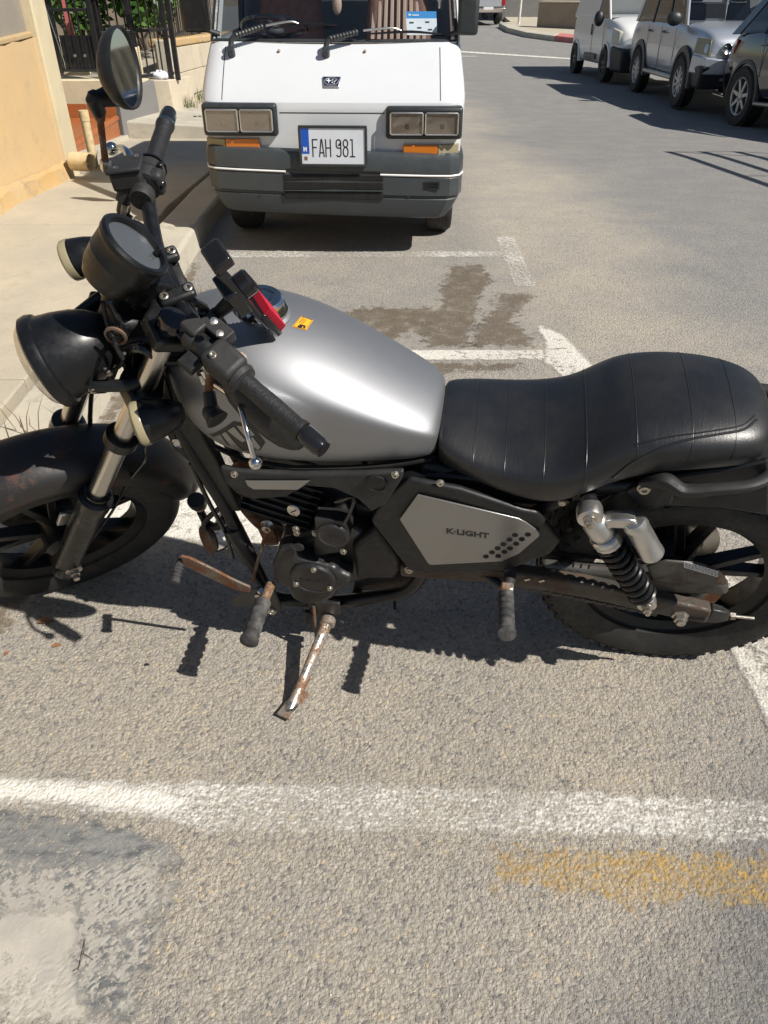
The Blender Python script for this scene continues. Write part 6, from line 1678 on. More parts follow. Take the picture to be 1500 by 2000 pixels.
vp('body', loft(rings, closed=True, cap=False), 'paint_white', angle=22)
def strip_on_front(pts, wd, off=.0012, horiz=False):
    V, F = [], []
    for (x, z) in pts:
        for s in (-1, 1):
            xx = x + (0 if horiz else s * wd / 2); zz = z + (s * wd / 2 if horiz else 0)
            V.append(Vector((xx, fyx(xx, zz) - off, zz)))
    for k in range(len(pts) - 1):
        F.append((2 * k, 2 * k + 1, 2 * k + 3, 2 * k + 2))
    return V, F
for s, xs in ((-1, (-.565, -.562)), (1, (.556, .550))):
    vp('panel_gap', strip_on_front([(xs[0] + (xs[1] - xs[0]) * k / 12, .785 + (1.0 - .785) * k / 12) for k in range(13)], .004), 'ink', smooth=False)
vp('panel_gap', strip_on_front([(-.27 + .54 * k / 12, .7295) for k in range(13)], .0045, .0012, True), 'ink', smooth=False)
# cabin: pillars, roof, glass
WB = [(-.635, .318, 1.018), (.635, .318, 1.018)]; WT = [(-.565, .70, 1.70), (.565, .70, 1.70)]
def wsp(u, v, bulge=.04):
    a = Vector(WB[0]).lerp(Vector(WB[1]), u); b = Vector(WT[0]).lerp(Vector(WT[1]), u); p_ = a.lerp(b, v)
    p_.y += -bulge * (1 - (2 * u - 1) ** 2) + .035
    return p_
V = [wsp(i / 12, j / 6) for j in range(7) for i in range(13)]
F = [(j * 13 + i, j * 13 + i + 1, j * 13 + i + 14, j * 13 + i + 13) for j in range(6) for i in range(12)]
vp('windscreen', (V, F), 'glass')
def rim_pts(e=0): return [wsp(k / 12, 0) for k in range(13)] + [wsp(1, k / 6) for k in range(1, 7)] + [wsp(1 - k / 12, 1) for k in range(1, 13)] + [wsp(0, 1 - k / 6) for k in range(1, 6)]
rp_ = rim_pts()
sv, sf = tube(rp_ + [rp_[0]], .0155, 10)
vp('windscreen_seal', (sv, sf), 'trim_dark')
rp2_ = [p + Vector((0, -.012, .0)) for p in rp_]
vp('seal_trim', tube(rp2_ + [rp2_[0]], .004, 6), 'chrome')
for s in (-1, 1):
    vp('windscreen_pillar', loft([[Vector((s * a, b, z)) for a, b in ((x0 + .012, y0 + .03), (x0 + .045, y0 + .05), (x0 + .05, y0 + .13), (x0 + .0, y0 + .13))] for x0, y0, z in ((.612, .305, 1.012), (.592, .42, 1.22), (.545, .70, 1.72))]), 'paint_white', bevel=.008)
    vp('side_wall', hexa([(s * .655, 1.25, 1.0), (s * .63, 1.25, 1.0), (s * .63, 3.1, 1.0), (s * .655, 3.1, 1.0)], [(s * .60, 1.25, 1.74), (s * .575, 1.25, 1.74), (s * .575, 3.1, 1.74), (s * .60, 3.1, 1.74)]), 'paint_white')
    vp('door_pillar', hexa([(s * .655, 1.18, 1.0), (s * .63, 1.18, 1.0), (s * .63, 1.25, 1.0), (s * .655, 1.25, 1.0)], [(s * .60, 1.18, 1.74), (s * .575, 1.18, 1.74), (s * .575, 1.25, 1.74), (s * .60, 1.25, 1.74)]), 'gloss_black')
    vp('side_window', ([(s * .645, .46, 1.02), (s * .645, 1.18, 1.02), (s * .595, 1.18, 1.70), (s * .595, .78, 1.70)], [(0, 1, 2, 3)]), 'glass', smooth=False)
vp('roof', hexa([(-.60, .68, 1.70), (.60, .68, 1.70), (.60, 3.15, 1.70), (-.60, 3.15, 1.70)], [(-.52, .80, 1.765), (.52, .80, 1.765), (.52, 3.1, 1.78), (-.52, 3.1, 1.78)]), 'paint_white', bevel=.04, seg=3)
vp('rear_door', box((0, 3.12, .70), (1.24, .05, .75)), 'paint_white', bevel=.02)
vp('rear_window', box((0, 3.12, 1.37), (1.05, .01, .58)), 'glass')
for s in (-1, 1): vp('rear_pillar', box((s * .56, 3.12, 1.38), (.09, .05, .64)), 'paint_white')
vp('headlining', box((0, 1.95, 1.685), (1.1, 2.3, .015)), 'headliner', smooth=False)
vp('floor', box((0, 1.7, .34), (1.26, 2.8, .06)), 'interior', smooth=False)
vp('underbody', box((0, 1.6, .27), (1.0, 2.7, .10)), 'interior', smooth=False)
# interior
vp('dashboard', hexa([(-.62, .36, .85), (.62, .36, .85), (.62, .66, .85), (-.62, .66, .85)], [(-.62, .345, 1.0), (.62, .345, 1.0), (.62, .62, .985), (-.62, .62, .985)]), 'interior', bevel=.02)
swc = Vector((-.36, .68, 1.06)); swn = Vector((0, .35, 1)).normalized(); FW3 = frame3(swn)
pts = [swc + FW3 @ Vector((0, math.cos(a) * .175, math.sin(a) * .175)) for a in np.linspace(0, 2 * math.pi, 33)]
stw = vp('steering_wheel', tube(pts, .014, 10), 'gloss_black')
vp('wheel_hub', ellipsoid(swc - swn * .02, (.055, .055, .03)), 'interior', stw)
vp('wheel_spoke', tube([swc - FW3 @ Vector((0, .16, .03)), swc, swc - FW3 @ Vector((0, -.16, .03))], .014, 8), 'interior', stw)
def van_seat(x, cover):
    s_ = vp('seat', hexa([(x - .22, 1.12, .75), (x + .22, 1.12, .75), (x + .22, 1.24, .75), (x - .22, 1.24, .75)], [(x - .17, 1.32, 1.38), (x + .17, 1.32, 1.38), (x + .17, 1.42, 1.38), (x - .17, 1.42, 1.38)]), 'seat_brown', bevel=.05, seg=3)
    vp('seat_cushion', box((x, 1.0, .72), (.44, .42, .14)), 'seat_brown', s_, bevel=.04, seg=3)
    vp('headrest', box((x, 1.36, 1.49), (.24, .09, .17)), 'seat_brown', s_, bevel=.03, seg=3)
    if cover:
        for k in range(9):
            xx = x - .17 + k * .0425
            vp('bead_strip', hexa([(xx - .013, 1.10, .76), (xx + .013, 1.10, .76), (xx + .013, 1.115, .76), (xx - .013, 1.115, .76)], [(xx * .85 + x * .15 - .010, 1.275, 1.30 - .10 * abs(k - 4) / 4), (xx * .85 + x * .15 + .010, 1.275, 1.30 - .10 * abs(k - 4) / 4), (xx * .85 + x * .15 + .010, 1.295, 1.30 - .10 * abs(k - 4) / 4), (xx * .85 + x * .15 - .010, 1.295, 1.30 - .10 * abs(k - 4) / 4)]), 'bead', s_, bevel=.004)
van_seat(-.34, False); van_seat(.32, True)
pm = vp('mirror_charm', join(tube([(.0, .60, 1.40), (.0, .60, 1.22)], .003, 6), ellipsoid((0, .60, 1.17), (.025, .02, .05), 12, 8)), 'bead')
dc = vp('dash_cloth', prism([(-.44, .40, 1.004), (-.2, .41, 1.004), (-.14, .48, 1.004), (-.3, .5, 1.004), (-.42, .47, 1.004)], (0, 0, .008)), 'pole_white', bevel=.003)
vp('dash_cloth', prism([(-.36, .42, 1.013), (-.26, .43, 1.013), (-.27, .46, 1.013), (-.35, .45, 1.013)], (0, 0, .004)), 'red_paint')
# permit card behind the glass: white card, blue header
cu0 = wsp(.80, .055) ; cu1 = wsp(.925, .055); cdn = (wsp(.86, .2) - wsp(.86, .1)).normalized()
def cardq(a0, b0, a1, b1, off):
    f_ = lambda a, b: cu0.lerp(cu1, a) + cdn * (.115 * b) + Vector((0, .018 - off, -.008))
    return prism([f_(a0, b0), f_(a1, b0), f_(a1, b1), f_(a0, b1)], (0, .0008, 0))
pcd = vp('permit_card', cardq(0, 0, 1, .70, 0), 'paper', smooth=False)
vp('card_header', cardq(0, .70, 1, 1.0, 0), 'paper_blue', pcd, smooth=False)
vp('card_print', join(*[cardq(a, b, a + .14, b + .06, .0018) for a, b in ((.1, .5), (.62, .52), (.35, .28), (.7, .2))]), 'grey_plastic', pcd, smooth=False)
vp('header_print', join(cardq(.08, .82, .16, .9, .002), cardq(.2, .82, .42, .87, .002)), 'white_print', pcd, smooth=False)
# wipers
for (a, b, c, d) in (((-.525, .30, 1.01), (-.485, .262, 1.055), (-.345, .300, 1.092), (.0, .345, 1.10)), ((-.035, .285, 1.0), (.0, .25, 1.042), (.155, .290, 1.072), (.56, .36, 1.06))):
    wi = vp('wiper', join(lathe([(.019, 0), (.021, .03), (.018, .045)], (a[0], fyx(a[0], .965) + .0, .965), (0, -.5, .6), 18)), 'trim_dark')
    pts = [Vector((a[0], fyx(a[0], .985) - .028, .998)), Vector(b), Vector(c)]
    vp('wiper_elbow', tube([Vector((a[0], fyx(a[0], .965) - .012, .990)), Vector((a[0] + .004, b[1] - .01, b[2] - .025)), pts[1] - (pts[2] - pts[1]) * .12], .014, 12, 3), 'trim_dark', wi)
    vp('spring_sleeve', lathe([(.016 if k % 2 else .012, k * .0085) for k in range(19)], pts[1] - (pts[2] - pts[1]) * .12, pts[2] - pts[1], 12), 'trim_dark', wi)
    vp('wiper_arm', tube([pts[2], Vector(c).lerp(Vector(d), .35) + Vector((0, -.01, .015)), Vector(c).lerp(Vector(d), .48) + Vector((0, -.004, .005))], [.006, .005, .004], 8, 4), 'alu', wi)
    vp('wiper_blade', tube([Vector(c).lerp(Vector(d), .1) + Vector((0, -.005, -.012)), Vector(c).lerp(Vector(d), .6), Vector(d) + Vector((.02, -.0, -.01))], [.004, .0065, .004], 8, 4), 'gloss_black', wi)
for x in (-.28, .165):
    vp('washer_jet', join(ellipsoid((x, fyx(x, .985) - .008, .985), (.008, .010, .008), 12, 8)), 'tan')
# emblem on the nose: chromed trapezoid holding an oval with one large and five small stars
ec = Vector((-.002, 0, .857)); sl_ = (Vector((0, fy(.88), .88)) - Vector((0, fy(.84), .84))).normalized(); en = Vector((0, -sl_.z, sl_.y))
def epos(a, b, off): return Vector((ec.x + a, fyx(ec.x, ec.z) , ec.z)) + sl_ * b + en * off
em = vp('nose_emblem', prism([epos(-.048, .030, .002), epos(.048, .030, .002), epos(.041, -.032, .002), epos(-.041, -.032, .002)], en * .006), 'alu', bevel=.004)
vp('emblem_field', prism([epos(-.042, .025, .0085), epos(.042, .025, .0085), epos(.036, -.022, .0085), epos(-.036, -.022, .0085)], en * .0006), 'plate_navy', em, smooth=False)
ov = [epos(math.cos(a) * .036, math.sin(a) * .0195, .0098) for a in np.linspace(0, 2 * math.pi, 33)]
vp('emblem_oval', tube(ov, .0026, 6), 'alu', em)
def star(cx, cz, r_):
    pts = []
    for k in range(8):
        a = math.pi / 4 * k; q_ = r_ if k % 2 == 0 else r_ * .28
        pts.append(epos(cx + math.cos(a) * q_, cz + math.sin(a) * q_, .0095))
    return prism(pts, en * .001)
vp('emblem_star', join(star(-.014, .004, .016), star(.006, .008, .006), star(.016, -.001, .006), star(.004, -.006, .006), star(.013, -.011, .005), star(.022, .006, .005)), 'white_print', em, smooth=False)
# headlamps
for s in (-1, 1):
    x0, x1 = ((-.668, -.281) if s < 0 else (.279, .672))
    za, zb = (.622, .775) if s < 0 else (.612, .764)
    xc = (x0 + x1) / 2
    yb = fyx(xc, .7) + .03
    lu = vp('headlight', box((xc, .062, (za + zb) / 2), (x1 - x0, .075, zb - za)), 'trim_dark', bevel=.016, seg=3)
    vp('lamp_recess', box((xc, .0245, (za + zb) / 2), (x1 - x0 - .03, .004, zb - za - .032)), 'ink', lu, bevel=.001)
    for k in (0, 1):
        w_ = (x1 - x0 - .046) / 2; xx = x0 + .020 + w_ / 2 + k * (w_ + .006); zc_ = (za + zb) / 2
        vp('lamp_reflector', loft([[Vector((xx + a * w_ / 2 * q_, y_, zc_ + b * .052 * q_)) for a, b in ((-1, -1), (1, -1), (1, 1), (-1, 1))] for y_, q_ in ((.0150, .96), (.020, .95), (.0215, .9))]), 'refl', lu, bevel=.004)
        vp('lamp_glass', box((xx, .0105, zc_), (w_ - .010, .004, .098)), 'lamp_glass', lu, bevel=.001)
        fr_ = [Vector((xx + a * (w_ / 2 - .004), .010, zc_ + b * .050)) for a, b in ((-1, -.9), (-.94, -1), (.94, -1), (1, -.9), (1, .9), (.94, 1), (-.94, 1), (-1, .9), (-1, -.9))]
        vp('lamp_bezel', tube(fr_, .0042, 8), 'alu', lu)
        vp('bulb_cover', box((xx + .004, .0135, zc_ - .012), (.018, .001, .020)), 'satin', lu)
    # side light and indicator under the lamp
    if s < 0: a0, a1, b0, b1, zl = -.672, -.565, -.562, -.382, (.552, .607)
    else: a0, a1, b0, b1, zl = .552, .662, .369, .549, (.530, .584)
    vp('side_lens', hexa([(a0, .085, zl[0]), (a1, .036, zl[0]), (a1, .09, zl[0]), (a0, .15, zl[0])] if s < 0 else [(a0, .036, zl[0]), (a1, .085, zl[0]), (a1, .15, zl[0]), (a0, .09, zl[0])], [(a0, .085, zl[1]), (a1, .036, zl[1]), (a1, .09, zl[1]), (a0, .15, zl[1])] if s < 0 else [(a0, .036, zl[1]), (a1, .085, zl[1]), (a1, .15, zl[1]), (a0, .09, zl[1])]), 'lens_smoke', bevel=.004)
    vp('indicator', hexa([(b0, .034, zl[0]), (b1, .034, zl[0]), (b1, .08, zl[0]), (b0, .08, zl[0])], [(b0, .034, zl[1]), (b1 - (.006 if s < 0 else 0), .034, zl[1]), (b1, .08, zl[1]), (b0, .08, zl[1])]), 'amber', bevel=.004)
# bumper wraps round the corners
path = [(-.685, .62), (-.692, .30), (-.688, .13), (-.668, .06), (-.62, .022), (-.5, .006), (-.25, -.004), (0, -.008), (.25, -.004), (.5, .006), (.62, .022), (.668, .06), (.688, .13), (.692, .30), (.685, .62)]
prof = [(.10, .552), (.03, .560), (.006, .552), (-.004, .530), (-.004, .470), (.004, .458), (.004, .448), (-.002, .440), (-.002, .352), (.010, .344), (.010, .336), (.003, .330), (.010, .262), (.022, .236), (.045, .226), (.12, .226)]
rings = []
for i, (x, y_) in enumerate(path):
    a = Vector(path[max(0, i - 1)]); b = Vector(path[min(len(path) - 1, i + 1)]); t_ = (b - a).normalized(); n_ = Vector((-t_.y, t_.x))
    r_ = []
    for o_, z in prof:
        q_ = Vector((x, y_)) + n_ * o_
        sc_ = 1 - .085 * max(0, (.35 - z) / .13)
        r_.append(Vector((q_.x * sc_, q_.y, z - .018 * (x / .69))))
    rings.append(r_)
vp('bumper', loft(rings, closed=False, cap=False), 'bumper_grey', angle=25)
for sg in ((0, 6), (8, 14)):
    pts = [Vector((x * 1.004, y_ - .002, .453 - .018 * (x / .69))) for x, y_ in path[sg[0] + 2:sg[1] + 1]] if sg[0] == 0 else [Vector((x * 1.004, y_ - .002, .453 - .018 * (x / .69))) for x, y_ in path[sg[0]:sg[1] - 1]]
    vp('bumper_stripe', tube(pts, .0055, 6), 'white_print')
for (z0, z1) in ((.416, .446), (.370, .409), (.322, .363)):
    go = vp('grille_opening', box((.001, -.006, (z0 + z1) / 2), (.53, .008, z1 - z0)), 'hole', bevel=.003)
vp('grille_bar', box((.001, -.012,   .3665), (.52, .010, .004)), 'bumper_grey', bevel=.001)
vp('radiator_fin', join(*[box((-.02 + k * .009, -.0105, .431), (.002, .001, .026)) for k in range(28)]), 'trim_dark', smooth=False)
for k in range(3):
    vp('bumper_slot', box((.525, .0035, .408 - k * .014), (.085, .010, .005)), 'hole', smooth=False)
for x in (-.40, .40):
    vp('bumper_bolt', lathe([(.008, 0), (.007, .004)], (x, .006, .336), (0, -1, 0), 12), 'trim_dark')
# number plate
npz = .588; npc = Vector((.008, -.030, npz))
pf = vp('plate_frame', join(box(npc + Vector((0, .012, 0)), (.350, .020, .192))), 'trim_dark', bevel=.006)
vp('frame_rim', join(box(npc + Vector((0, -.002, .092)), (.352, .010, .012)), box(npc + Vector((0, -.002, -.092)), (.352, .010, .012)), box(npc + Vector((-.171, -.002, 0)), (.012, .010, .172)), box(npc + Vector((.171, -.002, 0)), (.012, .010, .172))), 'trim_dark', pf, bevel=.002)
plate = vp('number_plate', box(npc + Vector((0, -.0005, 0)), (.328, .003, .170)), 'plate_white', pf, bevel=.0008)
vp('country_band', box(npc + Vector((-.143, -.0024, .024)), (.040, .0008, .119)), 'plate_blue', plate, smooth=False)
vp('country_letter', text_vf('M', .030, npc + Vector((-.1545, -.0032, -.024)), (1, 0, 0), (0, 0, 1), .0003, .82, 0, .0012), 'white_print', plate, smooth=False)
O_ = npc + Vector((-.105, -.0024, -.048))
c9 = lambda cx, cy, rx, ry, a0, a1, n=8: [(cx + rx * math.cos(R(a0 + (a1 - a0) * k / n)), cy + ry * math.sin(R(a0 + (a1 - a0) * k / n))) for k in range(n + 1)]
L_ = []
L_ += [[(0, 0), (0, .080), (.024, .080)], [(0, .043), (.019, .043)]]                                  # F
L_ += [[(.034, 0), (.0445, .080), (.048, .080), (.058, 0)], [(.0375, .018), (.0545, .018)]]              # A
L_ += [[(.068, 0), (.068, .080)], [(.092, 0), (.092, .080)], [(.068, .041), (.092, .041)]]              # H
L_ += [c9(.134, .067, .0115, .013, -90, 0, 5)[::-1] + [(.1455, .0675)] + c9(.134, .0675, .0115, .0125, 0, 180, 8) + [(.1225, .052)] + c9(.134, .052, .0115, .0115, 180, 270, 4) + [(.1455, .040)], [(.1455, .0675), (.1455, .0125)] + c9(.134, .0125, .0115, .0125, 0, -150, 7)]   # 9
L_ += [c9(.170, .0625, .0115, .0175, -90, 270, 14), c9(.170, .0225, .0125, .0225, 90, 450, 14)]            # 8
L_ += [[(.196, .080), (.205, .080), (.205, 0)], [(.193, 0), (.217, 0)]]                                # 1
vp('plate_lettering', strokes(L_, O_, (1, 0, 0), (0, 0, 1), .0056, .0006), 'ink', plate, smooth=False)
vp('plate_sticker', box(npc + Vector((-.143, -.0024, -.058)), (.017, .0006, .018)), 'seat_brown', plate, smooth=False)
# mirrors and wheels
for s in (-1, 1):
    mm = vp('wing_mirror', box((s * (.69 if s > 0 else .71), .33, 1.135 if s > 0 else 1.17), (.105 if s > 0 else .14, .05, .17 if s > 0 else .22)), 'gloss_black' if s < 0 else 'trim_dark', bevel=.018, seg=3)
    vp('mirror_arm', tube([(s * .60, .36, 1.05), (s * .66, .34, 1.07)], .012, 8), 'trim_dark', mm)
def road_wheel(root, c, Rt, wt, rim_r, side, rimmat='wheel_silver', nsp=7, name='wheel', dark=False):
    c = Vector(c)
    w_ = mesh(name, *lathe([(rim_r, -wt / 2 + .01), (Rt * .93, -wt / 2), (Rt * .985, -wt * .40), (Rt, -wt * .28), (Rt, wt * .28), (Rt * .985, wt * .40), (Rt * .93, wt / 2), (rim_r, wt / 2 - .01)], c, (1, 0, 0), 40, cap=False), 'rubber', root)
    for k in (-1.5, -.5, .5, 1.5):
        mesh('tread_groove', *lathe([(Rt + .0006, wt * .125 * k - .003), (Rt + .0006, wt * .125 * k + .003)], c, (1, 0, 0), 40, cap=False), 'ink', w_)
    mesh('rim_well', *lathe([(rim_r, -side * (wt / 2 - .012)), (rim_r * .94, -side * (wt / 2 - .03)), (rim_r * .93, 0.0), (.0001, 0.0)][::1], c, (-1, 0, 0), 36, cap=False), 'ink', w_)
    mesh('rim_edge', *lathe([(rim_r * 1.0, side * (wt / 2 - .014)), (rim_r * .96, side * (wt / 2 - .006)), (rim_r * .9, side * (wt / 2 - .014)), (rim_r * .88, side * (wt / 2 - .04))], c, (1, 0, 0), 36, cap=False), rimmat, w_)
    mesh('wheel_hub', *lathe([(rim_r * .24, side * (wt / 2 - .05)), (rim_r * .22, side * (wt / 2 - .016)), (rim_r * .12, side * (wt / 2 - .010)), (.001, side * (wt / 2 - .010))], c, (1, 0, 0), 24), rimmat, w_)
    for k in range(nsp):
        a = 2 * math.pi * k / nsp + .3; e = Vector((0, math.cos(a), math.sin(a))); n_ = Vector((0, -math.sin(a), math.cos(a))); X = Vector((side, 0, 0))
        b0 = c + e * rim_r * .15 + X * (wt / 2 - .030); b1 = c + e * rim_r * .92 + X * (wt / 2 - .024)
        h0 = rim_r * .12; h1 = rim_r * .085
        mesh('spoke', *hexa([b0 - n_ * h0 - X * .012, b0 + n_ * h0 - X * .012, b0 + n_ * h0 + X * .008, b0 - n_ * h0 + X * .008], [b1 - n_ * h1 - X * .012, b1 + n_ * h1 - X * .012, b1 + n_ * h1 + X * .008, b1 - n_ * h1 + X * .008]), rimmat, w_, bevel=.004)
    return w_
for (x, y_) in ((-.585, .62), (.585, .60), (-.585, 2.5), (.585, 2.5)):
    road_wheel(van, (x, y_, .262), .262, .152, .165, 1 if x > 0 else -1, 'trim_dark', 6)
for s in (-1, 1):
    vp('wheel_housing', box((s * .42, .60, .40), (.03, .62, .34)), 'interior', smooth=False)

# ------------------------------------------------------------------ parked cars on the far side
def place(root, l1, l2, w1, w2):
    """stand a vehicle so that two wheel contacts l1, l2 land on w1, w2"""
    l1, l2, w1, w2 = map(Vector, (l1, l2, w1, w2))
    dw = w2 - w1; dl = l2 - l1
    yaw = math.atan2(dw.y, dw.x) - math.atan2(dl.y, dl.x)
    pitch = math.atan2(dw.z, math.hypot(dw.x, dw.y))
    M_ = Matrix.Rotation(yaw, 4, 'Z') @ Matrix.Rotation(pitch, 4, 'X')
    M_.translation = w1 - (M_.to_3x3() @ l1)
    root.matrix_world = M_

def car_body(root, st, paint, name='body'):
    """st: list of (y, z bottom, z belt, half width, top crown, top half width)"""
    rings = []
    for (y_, zb, zt, hw, cr, tw) in st:
        hh = zt - zb
        half = [(0, zb), (hw * .86, zb), (hw * .97, zb + hh * .12), (hw, zb + hh * .34), (hw * 1.0, zb + hh * .60), (hw * .975, zb + hh * .82), (tw, zt - .01), (tw * .93, zt + cr * .55), (tw * .6, zt + cr * .92), (0, zt + cr)]
        rings.append([Vector((x, y_, z)) for x, z in half] + [Vector((-x, y_, z)) for x, z in reversed(half[1:-1])])
    return mesh(name, *loft(rings), paint, root, sub=2)

def cabin(root, base, roof, hb, hr, paint, pillars, glass='glass_tint', pw=.05, zr=0):
    """base/roof: (y front, y rear, z); side glass with body coloured pillars and a roof"""
    y0, y1, zb = base; r0, r1, zt = roof
    def sp(s, t, u): # side point
        yb_ = y0 + (y1 - y0) * t; yt_ = r0 + (r1 - r0) * t
        return Vector((s * (hb + (hr - hb) * u), yb_ + (yt_ - yb_) * u, zb + (zt - zb) * u))
    for s in (-1, 1):
        mesh('side_glass', [sp(s, 0, 0), sp(s, 1, 0), sp(s, 1, 1), sp(s, 0, 1)], [(0, 1, 2, 3)], glass, root, smooth=False)
        for t, w_, mt in pillars:
            a, b = sp(s, t, -.02), sp(s, t, 1.0); d = Vector((0, w_, 0)); o_ = Vector((s * .012, 0, 0)); i_ = Vector((-s * .02, 0, 0))
            mesh('window_pillar', *hexa([a + o_ - d, a + o_ + d, a + i_ + d, a + i_ - d], [b + o_ - d * .8, b + o_ + d * .8, b + i_ + d * .8, b + i_ - d * .8]), mt or paint, root, bevel=.006)
        mesh('window_rail', *tube([sp(s, 0, 1) + Vector((s * .005, 0, 0)), sp(s, 1, 1) + Vector((s * .005, 0, 0))], .035, 8), paint, root)
    # windscreen with curvature
    def wp(u, v, yb_, yt_, bl):
        x = (2 * u - 1) * (hb + (hr - hb) * v) * .96
        return Vector((x, yb_ + (yt_ - yb_) * v - bl * (1 - (2 * u - 1) ** 2), zb + (zt - zb) * v))
    V = [wp(i / 8, j / 4, y0, r0, .10) for j in range(5) for i in range(9)]
    F = [(j * 9 + i, j * 9 + i + 1, j * 9 + i + 10, j * 9 + i + 9) for j in range(4) for i in range(8)]
    mesh('windscreen', V, F, 'glass', root)
    edge = [wp(i / 8, 0, y0, r0, .10) for i in range(9)]
    mesh('windscreen_seal', *tube(edge, .018, 8), 'trim_dark', root)
    V = [wp(i / 8, j / 4, y1, r1, -.06) for j in range(5) for i in range(9)]
    mesh('rear_window', V, F, 'glass', root)
    mesh('roof', *hexa([(-hr - .01, r0 - .02, zt - .02), (hr + .01, r0 - .02, zt - .02), (hr + .01, r1, zt - .02), (-hr - .01, r1, zt - .02)], [(-hr * .9, r0 + .12, zt + .06), (hr * .9, r0 + .12, zt + .06), (hr * .9, r1 - .05, zt + .06), (-hr * .9, r1 - .05, zt + .06)]), paint, root, bevel=.03, seg=3)
    for x in (-.36, .36):
        mesh('car_seat', *hexa([(x - .22, y0 + 1.0, zb - .35), (x + .22, y0 + 1.0, zb - .35), (x + .22, y0 + 1.12, zb - .35), (x - .22, y0 + 1.12, zb - .35)], [(x - .18, y0 + 1.2, zb + .28), (x + .18, y0 + 1.2, zb + .28), (x + .18, y0 + 1.3, zb + .28), (x - .18, y0 + 1.3, zb + .28)]), 'interior', root, bevel=.05)
        mesh('headrest', *box((x, y0 + 1.26, zb + .38), (.24, .09, .18)), 'interior', root, bevel=.03)
    mesh('dashboard', *box((0, y0 + .28, zb - .06), (hb * 1.85, .40, .12)), 'interior', root, bevel=.03)

def arch(root, c, r0, r1, x, side, m, name='wheel_arch', a0=-8, a1=188, th=.03):
    V, F = [], []
    n = 20
    for k in range(n + 1):
        a = R(a0 + (a1 - a0) * k / n)
        for rr, xx in ((r0, x), (r1, x - side * .006), (r1 + .01, x - side * .05), (r0, x - side * .14)):
            V.append(Vector((xx, c[0] + math.cos(a) * rr, c[1] + math.sin(a) * rr)))
    for k in range(n):
        for j in range(4):
            a = k * 4 + j; b = k * 4 + (j + 1) % 4
            F.append((a, b, b + 4, a + 4))
    mesh(name, V, F, m, root)
    mesh('wheel_well', *lathe([(r0 + .005, 0), (.001, 0)], (x - side * .020, c[0], c[1]), (side, 0, 0), 32, cap=False), 'hole', root)

# silver off-road car
suv = bpy.data.objects.new('parked_car', None); COL.objects.link(suv)
tag(suv, 'silver off-road estate car with black wheel arches facing the camera', 'car', 'cars parked along the far kerb')
car_body(suv, [(.02, .45, .82, .74, .02, .68), (.08, .36, .95, .82, .03, .76), (.25, .34, 1.02, .87, .05, .80), (.9, .33, 1.07, .89, .06, .82), (1.30, .33, 1.10, .90, .05, .83), (2.4, .33, 1.13, .90, .0, .83), (3.9, .33, 1.15, .90, .0, .82), (4.3, .36, 1.12, .87, .0, .80), (4.38, .45, 1.0, .82, 0, .76)], 'paint_silver')
cabin(suv, (1.22, 4.25, 1.10), (1.86, 4.10, 1.70), .83, .70, 'paint_silver', [(0.0, .05, None), (.30, .035, 'ink'), (.62, .035, 'ink'), (.97, .07, None)])
mesh('roof_bar', *tube([(-.66, 2.0, 1.80), (-.66, 4.0, 1.80)], .02, 8), 'trim_dark', suv)
mesh('roof_bar', *tube([(.66, 2.0, 1.80), (.66, 4.0, 1.80)], .02, 8), 'trim_dark', suv)
bmp = mesh('front_bumper', *hexa([(-.87, .10, .30), (.87, .10, .30), (.88, .62, .30), (-.88, .62, .30)], [(-.90, -.02, .62), (.90, -.02, .62), (.915, .45, .62), (-.915, .45, .62)]), 'trim_dark', suv, bevel=.05, seg=3)
for s in (-1, 1):
    mesh('bumper_corner', *hexa([(s * .50, -.045, .50), (s * .86, .02, .50), (s * .935, .42, .50), (s * .50, .42, .50)], [(s * .50, -.05, .68), (s * .86, .0, .72), (s * .93, .40, .74), (s * .50, .40, .72)]), 'paint_silver', suv, bevel=.02, seg=2)
    mesh('bumper_insert', *box((s * .50, -.03, .60), (.10, .08, .34)), 'trim_dark', suv, bevel=.02)
    hd = mesh('headlight', *hexa([(s * .40, -.01, .72), (s * .78, .05, .72), (s * .905, .40, .76), (s * .60, .40, .72)], [(s * .42, .06, .93), (s * .76, .12, .95), (s * .875, .42, .96), (s * .60, .42, .95)]), 'refl', suv, bevel=.012)
    mesh('lamp_bowl', *lathe([(.06, -.012), (.075, .01), (.07, .016), (.055, .008), (.0001, .0)], (s * .56, .025, .82), (-s * .1, -1, .2), 20, cap=False), 'chrome', hd)
    mesh('indicator', *hexa([(s * .79, .045, .73), (s * .80, .05, .73), (s * .915, .40, .77), (s * .80, .40, .73)], [(s * .77, .115, .94), (s * .78, .12, .94), (s * .885, .42, .955), (s * .78, .42, .95)]), 'lens_smoke', hd, bevel=.006)
    for yy in (.86, 3.42):
        arch(suv, (yy, .36), .39, .47, s * .925, s, 'trim_dark')
        road_wheel(suv, (s * .835, yy, .35), .352, .20, .215, s, 'wheel_silver', 10)
    mesh('wing_mirror', *ellipsoid((s * .99, 1.36, 1.17), (.12, .07, .10), 14, 10), 'trim_dark', suv)
    mesh('sill', *box((s * .89, 2.14, .38), (.06, 1.7, .07)), 'wheel_silver', suv, bevel=.02)
    mesh('door_gap', *join(box((s * .9015, 2.25, .75), (.004, .008, .62)), box((s * .9015, 3.05, .80), (.004, .008, .5)), box((s * .9015, 1.45, .80), (.004, .008, .5))), 'ink', suv, smooth=False)
    for yy in (2.12, 2.98): mesh('door_handle', *box((s * .905, yy, .98), (.02, .14, .035)), 'trim_dark', suv, bevel=.01)
    mesh('side_crease', *box((s * .903, 2.14, .80), (.006, 1.8, .012)), 'paint_silver', suv, bevel=.003)
